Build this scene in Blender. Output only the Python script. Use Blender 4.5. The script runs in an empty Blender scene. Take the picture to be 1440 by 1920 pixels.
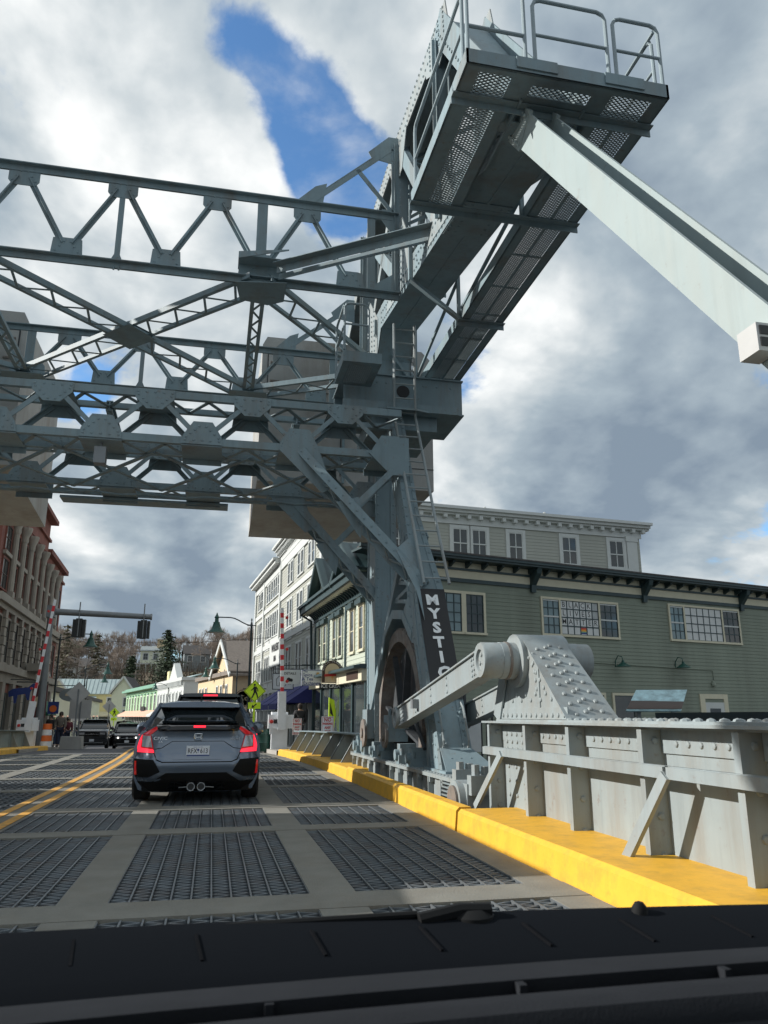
import bpy, math, random
from mathutils import Vector, Matrix
R = math.radians
scene = bpy.context.scene
COL = scene.collection
# ---------------------------------------------------------------- camera
cam = bpy.data.cameras.new("camera"); camo = bpy.data.objects.new("camera", cam); COL.objects.link(camo)
camo.location = (0, 0, 1.2)
camo.rotation_euler = (R(90 + 14.837), 0, R(-12.217))
cam.sensor_fit = 'VERTICAL'; cam.sensor_height = 24; cam.lens = 24 * 1442 / 1920
cam.clip_start = 0.02; cam.clip_end = 3000
cam.dof.use_dof = True; cam.dof.focus_distance = 14; cam.dof.aperture_fstop = 7
scene.camera = camo
# ---------------------------------------------------------------- sun + sky
SUN_AZ, SUN_EL = -80.0, 26.0        # azimuth from +Y, negative = towards -X
sd = Vector((math.sin(R(SUN_AZ)) * math.cos(R(SUN_EL)), math.cos(R(SUN_AZ)) * math.cos(R(SUN_EL)), math.sin(R(SUN_EL))))
sun = bpy.data.lights.new("sun", 'SUN'); sun.energy = 5.0; sun.angle = R(0.55); sun.color = (1, .965, .91)
suno = bpy.data.objects.new("sun", sun); COL.objects.link(suno); suno.location = (-40, 0, 60)
suno.rotation_euler = sd.to_track_quat('Z', 'Y').to_euler()
scene.view_settings.view_transform = 'Standard'; scene.view_settings.look = 'None'
scene.view_settings.exposure = 0.22; scene.view_settings.gamma = 1
world = bpy.data.worlds.new("World"); scene.world = world; world.use_nodes = True
wt = world.node_tree; wt.nodes.clear()
class NG:                                    # tiny node helper
    def __init__(s, t): s.t = t
    def n(s, typ, **k):
        nd = s.t.nodes.new(typ)
        ins = k.pop('i', {})
        for a, b in k.items(): setattr(nd, a, b)
        for a, b in ins.items():
            if hasattr(b, 'links') or isinstance(b, bpy.types.NodeSocket): s.t.links.new(b, nd.inputs[a])
            else: nd.inputs[a].default_value = b
        return nd
    def m(s, op, a, b=0.0, c=0.0, clamp=False):
        return s.n('ShaderNodeMath', operation=op, use_clamp=clamp, i={0: a, 1: b, 2: c}).outputs[0]
    def ramp(s, fac, stops, interp='LINEAR'):
        r = s.n('ShaderNodeValToRGB', i={0: fac}); cr = r.color_ramp; cr.interpolation = interp
        while len(cr.elements) < len(stops): cr.elements.new(0.5)
        for e, (p, c) in zip(cr.elements, stops):
            e.position = p; e.color = (c, c, c, 1) if isinstance(c, (int, float)) else (*c, 1)
        return r.outputs[0]
    def mix(s, f, a, b, typ='MIX'):
        nd = s.n('ShaderNodeMix', data_type='RGBA', blend_type=typ)
        for key, val in ((0, f), (6, a), (7, b)):
            if isinstance(val, bpy.types.NodeSocket): s.t.links.new(val, nd.inputs[key])
            else: nd.inputs[key].default_value = val if key == 0 else (*val, 1)
        return nd.outputs[2]
def pixdir(x, y):
    v = Vector(((x - 720) / 1442, (960 - y) / 1442, -1)).normalized()
    return camo.rotation_euler.to_matrix() @ v
W = NG(wt)
sky = W.n('ShaderNodeTexSky', sky_type='NISHITA', sun_disc=False, sun_elevation=R(SUN_EL), sun_rotation=R(SUN_AZ),
          air_density=1.0, dust_density=0.6, ozone_density=2.0)
tc = W.n('ShaderNodeTexCoord')
sep = W.n('ShaderNodeSeparateXYZ', i={0: tc.outputs['Generated']})
den = W.m('ADD', W.m('MAXIMUM', sep.outputs[2], 0.0), 0.42)
pv = W.n('ShaderNodeCombineXYZ', i={0: W.m('DIVIDE', sep.outputs[0], den), 1: W.m('DIVIDE', sep.outputs[1], den), 2: 0.0})
def fbm(off, scale, det, rough, dist=0.2):
    v = W.n('ShaderNodeVectorMath', operation='ADD', i={0: pv.outputs[0], 1: off}).outputs[0]
    return W.n('ShaderNodeTexNoise', i={'Vector': v, 'Scale': scale, 'Detail': det, 'Roughness': rough, 'Distortion': dist}).outputs[0]
n1 = fbm((0, 0, 0), 2.7, 13.0, .56); n1b = fbm((-.06, .04, 0), 2.7, 5.0, .5)
n2 = fbm((3.3, 1.7, 0), 6.5, 10.0, .55); n2b = fbm((3.3 - .025, 1.7 + .015, 0), 6.5, 5.0, .5)
n3 = fbm((7.1, 4.2, 0), 1.6, 4.0, .5)
def blobs(lst):
    acc = None
    for (x, y, r, w) in lst:
        d = W.n('ShaderNodeVectorMath', operation='DISTANCE', i={0: tc.outputs['Generated'], 1: pixdir(x, y)}).outputs['Value']
        g = W.n('ShaderNodeMapRange', interpolation_type='SMOOTHSTEP', i={0: d, 1: 0.0, 2: r / 1442.0, 3: w, 4: 0.0}).outputs[0]
        acc = g if acc is None else W.m('ADD', acc, g)
    return acc
gap = blobs([(425, 35, 140, .14), (520, 120, 130, .13), (580, 215, 170, .2), (625, 310, 150, .19), (650, 385, 120, .16), (680, 90, 70, .06), (150, 715, 120, .2), (110, 215, 110, .09),
             (900, 690, 120, .08), (770, 150, 150, -.16), (470, 270, 130, -.06), (1300, 200, 420, -.2), (1240, 930, 260, -.2), (330, 1080, 330, -.16), (1050, 560, 260, -.08), (60, 330, 200, -.08), (300, 240, 160, -.06)])
cl = W.m('SUBTRACT', W.m('ADD', W.m('ADD', n1, W.m('MULTIPLY', W.m('SUBTRACT', n2, .5), .35)), 0.10), gap)
mask = W.n('ShaderNodeMapRange', interpolation_type='SMOOTHSTEP', i={0: cl, 1: 0.435, 2: 0.525, 3: 0.0, 4: 1.0}).outputs[0]
wisp = W.n('ShaderNodeMapRange', interpolation_type='SMOOTHSTEP', i={0: W.m('ADD', W.m('MULTIPLY', n2, .7), W.m('MULTIPLY', n1b, .3)), 1: 0.47, 2: 0.68, 3: 0.0, 4: 0.6}).outputs[0]
mask = W.m('MAXIMUM', mask, wisp)
lowhaze = W.n('ShaderNodeMapRange', i={0: sep.outputs[2], 1: 0.0, 2: 0.22, 3: 0.5, 4: 0.0}).outputs[0]
mask = W.m('MAXIMUM', mask, lowhaze)
dark = blobs([(1290, 260, 420, .10), (1270, 800, 330, .17), (300, 1090, 300, .16), (1000, 980, 300, .16), (180, 120, 200, .1), (300, 1130, 160, .12)])
lit = blobs([(330, 230, 280, .19), (60, 60, 240, .15), (760, 100, 240, .22), (1050, 560, 230, .14), (200, 400, 260, .14), (560, 330, 160, .1), (200, 990, 160, .12), (520, 1010, 120, .12)])
relief = W.m('ADD', W.m('MULTIPLY', W.m('SUBTRACT', n1, n1b), 1.5), W.m('MULTIPLY', W.m('SUBTRACT', n2, n2b), .5))
shade = W.m('ADD', W.m('ADD', .5, relief), W.m('MULTIPLY', W.m('SUBTRACT', n3, .5), .55))
shade = W.m('SUBTRACT', shade, W.m('MULTIPLY', W.m('SUBTRACT', cl, .58), .45))
shade = W.m('SUBTRACT', W.m('ADD', shade, lit), dark)
ccol = W.ramp(shade, [(0.15, (2.1, 2.7, 3.4)), (0.38, (3.5, 4.2, 4.75)), (0.56, (5.6, 6.1, 6.35)), (0.78, (9.3, 9.4, 9.3))])
base = W.mix(1.0, sky.outputs[0], (1.15, 1.6, 1.9), 'MULTIPLY')
skyc = W.mix(mask, base, ccol)
bg = W.n('ShaderNodeBackground', i={0: skyc, 1: 0.1})
wo = W.n('ShaderNodeOutputWorld', i={0: bg.outputs[0]})
scene.render.engine = 'CYCLES'
# ---------------------------------------------------------------- materials
MATS = {}
def mat(name, col, rough=0.6, metal=0.0, var=0.12, scale=3.0, bump=0.0, bscale=40.0, dirt=None, dirt_amt=0.0, dscale=1.5, emit=None, estr=0.0, spec=0.5, coat=0.0, streak=False, rust=0.0, trans=0.0):
    m = bpy.data.materials.new(name); m.use_nodes = True; t = m.node_tree; t.nodes.clear(); G = NG(t)
    b = G.n('ShaderNodeBsdfPrincipled'); o = G.n('ShaderNodeOutputMaterial', i={0: b.outputs[0]})
    b.inputs['Roughness'].default_value = rough; b.inputs['Metallic'].default_value = metal
    b.inputs['Specular IOR Level'].default_value = spec
    if coat: b.inputs['Coat Weight'].default_value = coat; b.inputs['Coat Roughness'].default_value = 0.04
    if trans: b.inputs['Transmission Weight'].default_value = trans
    c = tuple(col)
    tcn = G.n('ShaderNodeTexCoord')
    vec = tcn.outputs['Object']
    if var > 0 or dirt:
        nz = G.n('ShaderNodeTexNoise', i={'Vector': vec, 'Scale': scale, 'Detail': 6.0, 'Roughness': 0.62})
        lo = tuple(x * (1 - var) for x in c); hi = tuple(min(1, x * (1 + var)) for x in c)
        cs = G.mix(G.ramp(nz.outputs[0], [(0.3, 0.0), (0.7, 1.0)]), lo, hi)
        if dirt:
            v2 = vec
            if streak:
                v2 = G.n('ShaderNodeMapping', i={0: vec, 3: (1.0, 1.0, 0.12)}).outputs[0]
            nd = G.n('ShaderNodeTexNoise', i={'Vector': v2, 'Scale': dscale, 'Detail': 8.0, 'Roughness': 0.7})
            f = G.ramp(nd.outputs[0], [(0.47, 0.0), (0.70, dirt_amt)])
            cs = G.mix(f, cs, dirt)
        if rust:
            nr = G.n('ShaderNodeTexNoise', i={'Vector': vec, 'Scale': 7.0, 'Detail': 9.0, 'Roughness': 0.72})
            cs = G.mix(G.ramp(nr.outputs[0], [(0.60, 0.0), (0.70, rust)]), cs, (.16, .075, .035))
            v3 = G.n('ShaderNodeMapping', i={0: vec, 3: (6.0, 6.0, .5)}).outputs[0]
            nw = G.n('ShaderNodeTexNoise', i={'Vector': v3, 'Scale': 1.2, 'Detail': 6.0, 'Roughness': 0.6})
            cs = G.mix(G.ramp(nw.outputs[0], [(0.52, 0.0), (0.75, rust * .8)]), cs, tuple(x * .55 for x in c))
        t.links.new(cs, b.inputs['Base Color'])
    else: b.inputs['Base Color'].default_value = (*c, 1)
    if bump > 0:
        nb = G.n('ShaderNodeTexNoise', i={'Vector': vec, 'Scale': bscale, 'Detail': 4.0, 'Roughness': 0.6})
        bp = G.n('ShaderNodeBump', i={'Strength': bump, 'Distance': 0.02, 'Height': nb.outputs[0]})
        t.links.new(bp.outputs[0], b.inputs['Normal'])
    if emit:
        b.inputs['Emission Color'].default_value = (*emit, 1); b.inputs['Emission Strength'].default_value = estr
    MATS[name] = m; return m
mat('steel', (.20, .268, .295), .55, spec=.3, rust=.5, var=.09, scale=1.6, bump=.10, bscale=9, dirt=(.17, .12, .08), dirt_amt=.5, dscale=1.8, streak=True)
mat('steel_light', (.27, .31, .317), .5, rust=.45, var=.07, scale=1.8, bump=.12, bscale=7, dirt=(.2, .15, .1), dirt_amt=.5, dscale=2.2, streak=True)
mat('steel_link', (.31, .37, .37), .5, rust=.3, var=.05, scale=1.2, bump=.05, bscale=6, dirt=(.42, .36, .28), dirt_amt=.2, dscale=1.2, streak=True)
mat('rail_pipe', (.25, .31, .335), .45, var=.08)
mat('mesh_steel', (.2, .24, .25), .55, var=.1)
mat('rust_steel', (.175, .16, .145), .75, var=.3, scale=6, bump=.3, bscale=30, dirt=(.16, .085, .05), dirt_amt=.6, dscale=4)
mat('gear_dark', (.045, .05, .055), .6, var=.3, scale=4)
mat('concrete', (.35, .35, .335), .9, var=.13, scale=1.2, bump=.25, bscale=25, dirt=(.2, .16, .12), dirt_amt=.55, dscale=.9, streak=True)
mat('deck_concrete', (.205, .2, .175), .85, var=.14, scale=2.5, bump=.3, bscale=60, dirt=(.17, .15, .12), dirt_amt=.6, dscale=1.6)
mat('grating', (.15, .172, .188), .55, .3, var=.25, scale=5, dirt=(.13, .08, .05), dirt_amt=.5, dscale=3)
mat('grating_bar', (.17, .185, .195), .45, .4, var=.15, scale=4)
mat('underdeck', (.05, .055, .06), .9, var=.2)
mat('kerb_yellow', (.76, .415, .032), .6, rust=.3, var=.07, scale=3, bump=.12, bscale=30, dirt=(.25, .15, .05), dirt_amt=.4, dscale=4.5)
mat('line_yellow', (.70, .36, .06), .7, var=.15, scale=8, dirt=(.2, .16, .1), dirt_amt=.6, dscale=6)
mat('asphalt', (.075, .078, .085), .9, var=.2, scale=2, bump=.3, bscale=80, dirt=(.14, .13, .12), dirt_amt=.4, dscale=.6)
mat('sidewalk', (.33, .31, .28), .9, var=.12, scale=1.5, bump=.2, bscale=50)
mat('ground', (.12, .11, .08), .95, var=.3, scale=.3)
mat('leaf_litter', (.16, .125, .085), .95, var=.4, scale=.12, bump=.5, bscale=2)
mat('water', (.02, .03, .035), .08, var=0, bump=.3, bscale=2)
mat('siding_green', (.222, .252, .2), .75, var=.09, scale=1.2, dirt=(.12, .125, .10), dirt_amt=.45, dscale=.5, streak=True)
mat('siding_light', (.37, .378, .335), .75, var=.05, scale=1.0)
mat('siding_sage', (.42, .46, .38), .75, var=.06)
mat('trim_cream', (.60, .56, .42), .65, var=.05)
mat('trim_green', (.025, .05, .055), .5, var=.15)
mat('trim_white', (.54, .56, .545), .6, var=.04)
mat('shingle', (.075, .07, .068), .9, var=.35, scale=8, bump=.4, bscale=40)
mat('shingle_brown', (.20, .17, .145), .9, var=.2, scale=5, bump=.4, bscale=30)
mat('metal_roof', (.36, .44, .44), .5, var=.1, scale=.4)
mat('glass_dark', (.035, .045, .05), .05, var=.5, scale=.6, spec=.6)
mat('glass_blue', (.14, .21, .23), .08, var=.25, scale=.8, spec=.6)
mat('paper', (.62, .63, .62), .8, var=.06, scale=6)
mat('curtain', (.42, .44, .44), .85, var=.15, scale=9)
mat('ink', (.02, .02, .022), .6, var=0)
mat('brick', (.185, .066, .048), .85, var=.3, scale=1.2, bump=.3, bscale=20)
mat('stone', (.29, .265, .225), .85, var=.12, scale=1.5, dirt=(.26, .23, .2), dirt_amt=.5, dscale=1)
mat('awning_blue', (.03, .035, .17), .8, var=.1)
mat('awning_pink', (.66, .40, .30), .8, var=.08)
mat('awning_green', (.02, .10, .06), .8, var=.1)
mat('interior', (.035, .03, .028), .8, var=.4, scale=1)
mat('warm_glow', (.5, .3, .15), .8, var=.3, emit=(1, .75, .45), estr=.5)
mat('lamp_green', (.012, .07, .055), .4, var=.1)
mat('pole_dark', (.018, .03, .035), .45, var=.1)
mat('galv', (.2, .215, .225), .5, .4, var=.12, scale=2)
mat('black', (.012, .013, .015), .5, var=0)
mat('signal_black', (.015, .018, .018), .5, var=0)
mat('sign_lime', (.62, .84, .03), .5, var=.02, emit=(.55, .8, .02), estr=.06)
mat('sign_white', (.72, .74, .74), .5, var=.03)
mat('sign_back', (.45, .45, .44), .5, .3, var=.06)
mat('sign_red', (.52, .035, .03), .5, var=.05)
mat('gate_red', (.60, .03, .04), .5, var=.06)
mat('gate_white', (.74, .76, .78), .5, var=.05)
mat('maroon', (.11, .03, .035), .5, var=.1)
mat('sign_blue', (.02, .045, .20), .5, var=.05)
mat('brown_sign', (.055, .03, .02), .5, var=.1)
mat('tan_sign', (.62, .50, .33), .6, var=.05)
mat('cone_tan', (.66, .38, .12), .6, var=.1)
mat('barrel_green', (.008, .05, .035), .45, var=.15)
mat('orange', (.75, .16, .03), .5, var=.08)
mat('bag_black', (.01, .01, .011), .3, var=0)
mat('paint_yellow', (.62, .56, .30), .8, var=.05)
mat('paint_pale', (.62, .64, .50), .8, var=.05)
mat('paint_green', (.32, .48, .30), .75, var=.06)
mat('paint_tan', (.62, .48, .30), .8, var=.05)
mat('paint_brown', (.36, .29, .20), .8, var=.06)
mat('cornice_green', (.16, .32, .24), .7, var=.08)
mat('grey_house', (.22, .25, .26), .8, var=.08)
mat('bark', (.16, .135, .115), .95, var=.25, scale=2)
mat('twig', (.25, .205, .17), .95, var=.25, scale=.4)
mat('needles', (.06, .085, .05), .8, var=.5, scale=.5)
mat('needles_brown', (.13, .12, .08), .85, var=.4, scale=.5)
mat('brush', (.13, .105, .08), .95, var=.4, scale=.3)
mat('car_grey', (.13, .165, .215), .25, .55, var=.03, coat=1.0)
mat('car_black', (.012, .014, .017), .22, .2, var=0, coat=1.0)
mat('car_dark', (.03, .035, .042), .25, .4, var=0, coat=1.0)
mat('car_silver', (.28, .30, .32), .3, .6, var=0, coat=1.0)
mat('car_glass', (.012, .016, .018), .04, var=0, spec=.8)
mat('plastic_black', (.008, .0085, .009), .75, var=.1, spec=.2)
mat('gloss_black', (.006, .006, .007), .08, var=0)
mat('rubber', (.014, .014, .015), .85, var=.15)
mat('chrome', (.72, .74, .76), .15, 1.0, var=0)
mat('lens_red', (.42, .008, .01), .12, var=0, emit=(1, .02, .03), estr=.12)
mat('brake_red', (.7, .01, .02), .2, var=0, emit=(1, .03, .06), estr=1.25)
mat('lens_clear', (.42, .42, .44), .12, .4, var=.1, scale=30)
mat('headlight', (.8, .8, .8), .1, var=0, emit=(1, .96, .88), estr=2.2)
mat('plate_white', (.70, .74, .80), .45, var=.03)
mat('plate_blue', (.04, .07, .22), .45, var=0)
mat('dash', (.008, .0085, .01), .9, spec=.02, var=.12, scale=8, bump=.1, bscale=300)
mat('dash_light', (.026, .028, .032), .9, spec=.02, var=.1, scale=8, bump=.12, bscale=300)
mat('dash_dark', (.008, .0095, .012), .9, var=0, spec=.02)
mat('steel_dirty', (.13, .118, .10), .7, var=.25, scale=4)
mat('skin', (.45, .28, .2), .6, var=.05)
mat('hair', (.03, .02, .015), .6, var=.1)
mat('picture_sky', (.35, .52, .55), .3, var=.4, scale=5)
mat('rainbow', (.7, .25, .1), .7, var=.3, scale=30)
mat('letter_white', (.78, .80, .80), .5, var=0)
CLOTH = []
for i, c in enumerate([(.02, .025, .05), (.10, .02, .03), (.03, .03, .032), (.16, .14, .12), (.03, .05, .10), (.25, .25, .24)]):
    mat('cloth_%d' % i, c, .9, var=.1); CLOTH.append('cloth_%d' % i)
# ---------------------------------------------------------------- mesh helpers
V = Vector
class MB:
    def __init__(s): s.v = []; s.f = []
    def add(s, vs, fs):
        n = len(s.v); s.v += [tuple(x) for x in vs]; s.f += [tuple(i + n for i in q) for q in fs]; return s
    def box(s, x0, x1, y0, y1, z0, z1):
        return s.add([(x0, y0, z0), (x1, y0, z0), (x1, y1, z0), (x0, y1, z0), (x0, y0, z1), (x1, y0, z1), (x1, y1, z1), (x0, y1, z1)],
                     [(3, 2, 1, 0), (4, 5, 6, 7), (0, 1, 5, 4), (1, 2, 6, 5), (2, 3, 7, 6), (3, 0, 4, 7)])
    def frame(s, p0, p1, up):
        p0 = V(p0); p1 = V(p1); d = (p1 - p0).normalized(); u = V(up); sd_ = d.cross(u)
        if sd_.length < 1e-4: u = V((1, 0, 0)) if abs(d.x) < .9 else V((0, 1, 0)); sd_ = d.cross(u)
        sd_.normalize(); u = sd_.cross(d).normalized(); return p0, p1, d, sd_, u
    def beam(s, p0, p1, w, h, up=(0, 0, 1), ow=0.0, oh=0.0, w1=None, h1=None):
        p0, p1, d, a, u = s.frame(p0, p1, up); p0 = p0 + a * ow + u * oh; p1 = p1 + a * ow + u * oh
        w1 = w if w1 is None else w1; h1 = h if h1 is None else h1
        vs = []
        for p, ww, hh in ((p0, w, h), (p1, w1, h1)):
            for sx, sy in ((-1, -1), (1, -1), (1, 1), (-1, 1)): vs.append(p + a * (sx * ww / 2) + u * (sy * hh / 2))
        return s.add(vs, [(3, 2, 1, 0), (4, 5, 6, 7), (0, 1, 5, 4), (1, 2, 6, 5), (2, 3, 7, 6), (3, 0, 4, 7)])
    def ibeam(s, p0, p1, w, h, t=.025, up=(0, 0, 1)):
        s.beam(p0, p1, w, t, up, 0, h / 2 - t / 2); s.beam(p0, p1, w, t, up, 0, -h / 2 + t / 2); return s.beam(p0, p1, t, h - 2 * t, up)
    def tee(s, p0, p1, w, h, t=.03, up=(0, 0, 1)):      # web along -up below a flange
        s.beam(p0, p1, w, t, up, 0, 0); return s.beam(p0, p1, t, h, up, 0, -h / 2 - t / 2)
    def lbeam(s, p0, p1, a, b, t=.02, up=(0, 0, 1), sg=1):
        s.beam(p0, p1, a, t, up, sg * (a - t) / 2, 0); return s.beam(p0, p1, t, b, up, 0, -b / 2 - t / 2)
    def prism(s, pts, ext):
        n = len(pts); e = V(ext); a = [V(p) for p in pts]; b = [p + e for p in a]
        return s.add(a + b, [tuple(range(n - 1, -1, -1)), tuple(range(n, 2 * n))] + [(i, (i + 1) % n, n + (i + 1) % n, n + i) for i in range(n)])
    def cyl(s, p0, p1, r0, r1=None, n=12, caps=True):
        r1 = r0 if r1 is None else r1
        p0, p1, d, a, u = s.frame(p0, p1, (0, 0, 1) if abs((V(p1) - V(p0)).normalized().z) < .95 else (0, 1, 0))
        vs = []
        for p, r in ((p0, r0), (p1, r1)):
            for k in range(n):
                t = 2 * math.pi * k / n; vs.append(p + a * (math.cos(t) * r) + u * (math.sin(t) * r))
        fs = [(i, (i + 1) % n, n + (i + 1) % n, n + i) for i in range(n)]
        if caps: fs += [tuple(range(n - 1, -1, -1)), tuple(range(n, 2 * n))]
        return s.add(vs, fs)
    def tube(s, pts, r, n=8):
        pts = [V(p) for p in pts]; rings = []; up = V((0.123, 0.377, 1)).normalized(); N = len(pts); vs = []
        for i, p in enumerate(pts):
            d = (pts[min(i + 1, N - 1)] - pts[max(i - 1, 0)]).normalized()
            a = d.cross(up).normalized(); u = a.cross(d)
            rr = r[i] if isinstance(r, (list, tuple)) else r
            for k in range(n):
                t = 2 * math.pi * k / n; vs.append(p + a * (math.cos(t) * rr) + u * (math.sin(t) * rr))
        fs = []
        for i in range(N - 1):
            for k in range(n): fs.append((i * n + k, i * n + (k + 1) % n, (i + 1) * n + (k + 1) % n, (i + 1) * n + k))
        fs += [tuple(range(n - 1, -1, -1)), tuple(range((N - 1) * n, N * n))]
        return s.add(vs, fs)
    def lathe(s, o, axis, prof, n=16):
        o = V(o); ax = V(axis).normalized(); a = ax.cross(V((0, 0, 1)) if abs(ax.z) < .9 else V((1, 0, 0))).normalized(); u = ax.cross(a); vs = []
        for (r, h) in prof:
            for k in range(n):
                t = 2 * math.pi * k / n; vs.append(o + ax * h + a * (math.cos(t) * r) + u * (math.sin(t) * r))
        fs = [(j * n + k, j * n + (k + 1) % n, (j + 1) * n + (k + 1) % n, (j + 1) * n + k) for j in range(len(prof) - 1) for k in range(n)]
        fs += [tuple(range(n - 1, -1, -1)), tuple(range((len(prof) - 1) * n, len(prof) * n))]
        return s.add(vs, fs)
    def dome(s, c, nrm, r, n=6, h=.7):
        c = V(c); ax = V(nrm).normalized(); a = ax.cross(V((0, 0, 1)) if abs(ax.z) < .9 else V((1, 0, 0))).normalized(); u = ax.cross(a); vs = []
        for rr, hh in ((r, 0), (r * .8, h * .6 * r)):
            for k in range(n):
                t = 2 * math.pi * k / n; vs.append(c + ax * hh + a * (math.cos(t) * rr) + u * (math.sin(t) * rr))
        vs.append(c + ax * (h * r))
        return s.add(vs, [(k, (k + 1) % n, n + (k + 1) % n, n + k) for k in range(n)] + [(n + k, n + (k + 1) % n, 2 * n) for k in range(n)])
    def rivets(s, p0, p1, nrm, r, step, inset=0.0):
        p0 = V(p0); p1 = V(p1); L = (p1 - p0).length; n = max(2, int((L - 2 * inset) / step) + 1); d = (p1 - p0) / L
        for i in range(n): s.dome(p0 + d * (inset + (L - 2 * inset) * i / (n - 1)), nrm, r)
        return s
    def lace(s, a0, a1, b0, b1, n, w, t, nrm):              # zigzag bars between two edges
        a0, a1, b0, b1 = V(a0), V(a1), V(b0), V(b1)
        for i in range(n):
            f0, f1 = i / n, (i + 1) / n
            p = a0.lerp(a1, f0) if i % 2 == 0 else b0.lerp(b1, f0)
            q = b0.lerp(b1, f1) if i % 2 == 0 else a0.lerp(a1, f1)
            s.beam(p, q, w, t, nrm)
        return s
OFF = {}
def mk(name, mb, m, parent=None, label=None, kind=None, smooth=True, ang=.6):
    me = bpy.data.meshes.new(name); me.from_pydata(mb.v, [], mb.f); me.update()
    if smooth:
        me.shade_smooth(); me.set_sharp_from_angle(angle=ang)
    me.materials.append(MATS[m] if isinstance(m, str) else m)
    o = bpy.data.objects.new(name, me); COL.objects.link(o)
    if parent is not None:
        o.parent = parent
        if parent.name in OFF: o.location = -OFF[parent.name]
    if label: o['label'] = label
    if kind: o['kind'] = kind
    return o
def thing(name, label, cat, base=(0, 0, 0), group=None, local=False, rz=0):
    o = bpy.data.objects.new(name, None); COL.objects.link(o); o.location = base; o.rotation_euler = (0, 0, rz)
    o.empty_display_size = .2
    o['label'] = label; o['category'] = cat
    if group: o['group'] = group
    OFF[o.name] = V((0, 0, 0)) if local else V(base)
    return o
def tag(o, label, cat, group=None):
    o['label'] = label; o['category'] = cat
    if group: o['group'] = group
    return o
def struct(name, mb, m, **k):
    o = mk(name, mb, m, **k)
    o['kind'] = 'structure'; return o
def dup(root, loc, rz=None, label=None, scale=None):
    r = root.copy(); COL.objects.link(r); r.location = loc
    if rz is not None: r.rotation_euler = (0, 0, rz)
    if label: r['label'] = label
    if scale: r.scale = scale
    def rec(a, b):
        for ch in list(a.children):
            c = ch.copy(); COL.objects.link(c); c.parent = b; rec(ch, c)
    rec(root, r); return r
XC = -2.18
def mirror_part(o, suffix_label=None):                    # copy of a part on the far side of the bridge axis
    c = o.copy(); COL.objects.link(c); c.parent = o.parent
    c.scale = (-1, 1, 1); c.location = (o.location.x + 2 * XC, o.location.y, o.location.z)
    if o.parent and o.parent.name in OFF: c.location = V((2 * XC, 0, 0)) - OFF[o.parent.name]
    for ch in o.children:
        d = ch.copy(); COL.objects.link(d); d.parent = c
    if suffix_label: c['label'] = suffix_label
    return c
def copy_mesh(o, parent, loc):
    c = o.copy(); COL.objects.link(c); c.parent = parent; c.location = loc; return c
def text_mesh(txt, size, bold=0.0, depth=.004, align='CENTER', space=1.0):
    cu = bpy.data.curves.new('t', 'FONT'); cu.body = txt; cu.size = size; cu.align_x = align; cu.align_y = 'CENTER'
    cu.offset = bold; cu.extrude = depth; cu.space_character = space; cu.resolution_u = 2
    o = bpy.data.objects.new('t', cu); COL.objects.link(o)
    dg = bpy.context.evaluated_depsgraph_get()
    me = bpy.data.meshes.new_from_object(o.evaluated_get(dg)); bpy.data.objects.remove(o)
    return me
def text(name, txt, size, m, parent, pos, right, up, bold=0.0, sx=1.0, depth=.004, align='CENTER', space=1.0):
    me = text_mesh(txt, size, bold, depth, align, space); r = V(right).normalized(); u = V(up).normalized(); n = r.cross(u)
    me.transform(Matrix(((r.x * sx, u.x, n.x, pos[0]), (r.y * sx, u.y, n.y, pos[1]), (r.z * sx, u.z, n.z, pos[2]), (0, 0, 0, 1))))
    me.materials.clear(); me.materials.append(MATS[m])
    o = bpy.data.objects.new(name, me); COL.objects.link(o); o.parent = parent
    if parent.name in OFF: o.location = -OFF[parent.name]
    return o
def zroad(Y): return 0.0 if Y < 13 else -0.0005 * (min(Y, 60) - 13) ** 2
def sx(Y): return 0.0 if Y < 15 else (-.07 * (Y - 15) ** 2 / 32 if Y < 31 else -.07 * (Y - 23))
random.seed(7)
# ================================================================ SETTING
def leftk(Y): return -7.35 if Y < 36 else -7.35 - .07 * (Y - 36)
def rightk(Y): return 2.63 + sx(Y)
YS = [17, 19, 21, 23, 25, 28, 31, 34, 38, 42, 46, 50, 55, 60, 70, 80, 100, 130, 170, 220]
def ribbon(f0, f1, ys, dz, th=0.0, df=zroad):
    mb = MB()
    for a, b in zip(ys[:-1], ys[1:]):
        n = len(mb.v)
        mb.v += [(f0(a), a, df(a) + dz), (f1(a), a, df(a) + dz), (f1(b), b, df(b) + dz), (f0(b), b, df(b) + dz)]
        mb.f.append((n, n + 1, n + 2, n + 3))
        if th:
            mb.v += [(f0(a), a, df(a) + dz - th), (f1(a), a, df(a) + dz - th), (f1(b), b, df(b) + dz - th), (f0(b), b, df(b) + dz - th)]
            mb.f += [(n + 4, n, n + 3, n + 7), (n + 1, n + 5, n + 6, n + 2)]
    return mb
struct('river_water', MB().add([(-400, -300, -3), (400, -300, -3), (400, 26, -3), (-400, 26, -3)], [(0, 1, 2, 3)]), 'water')
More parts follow.
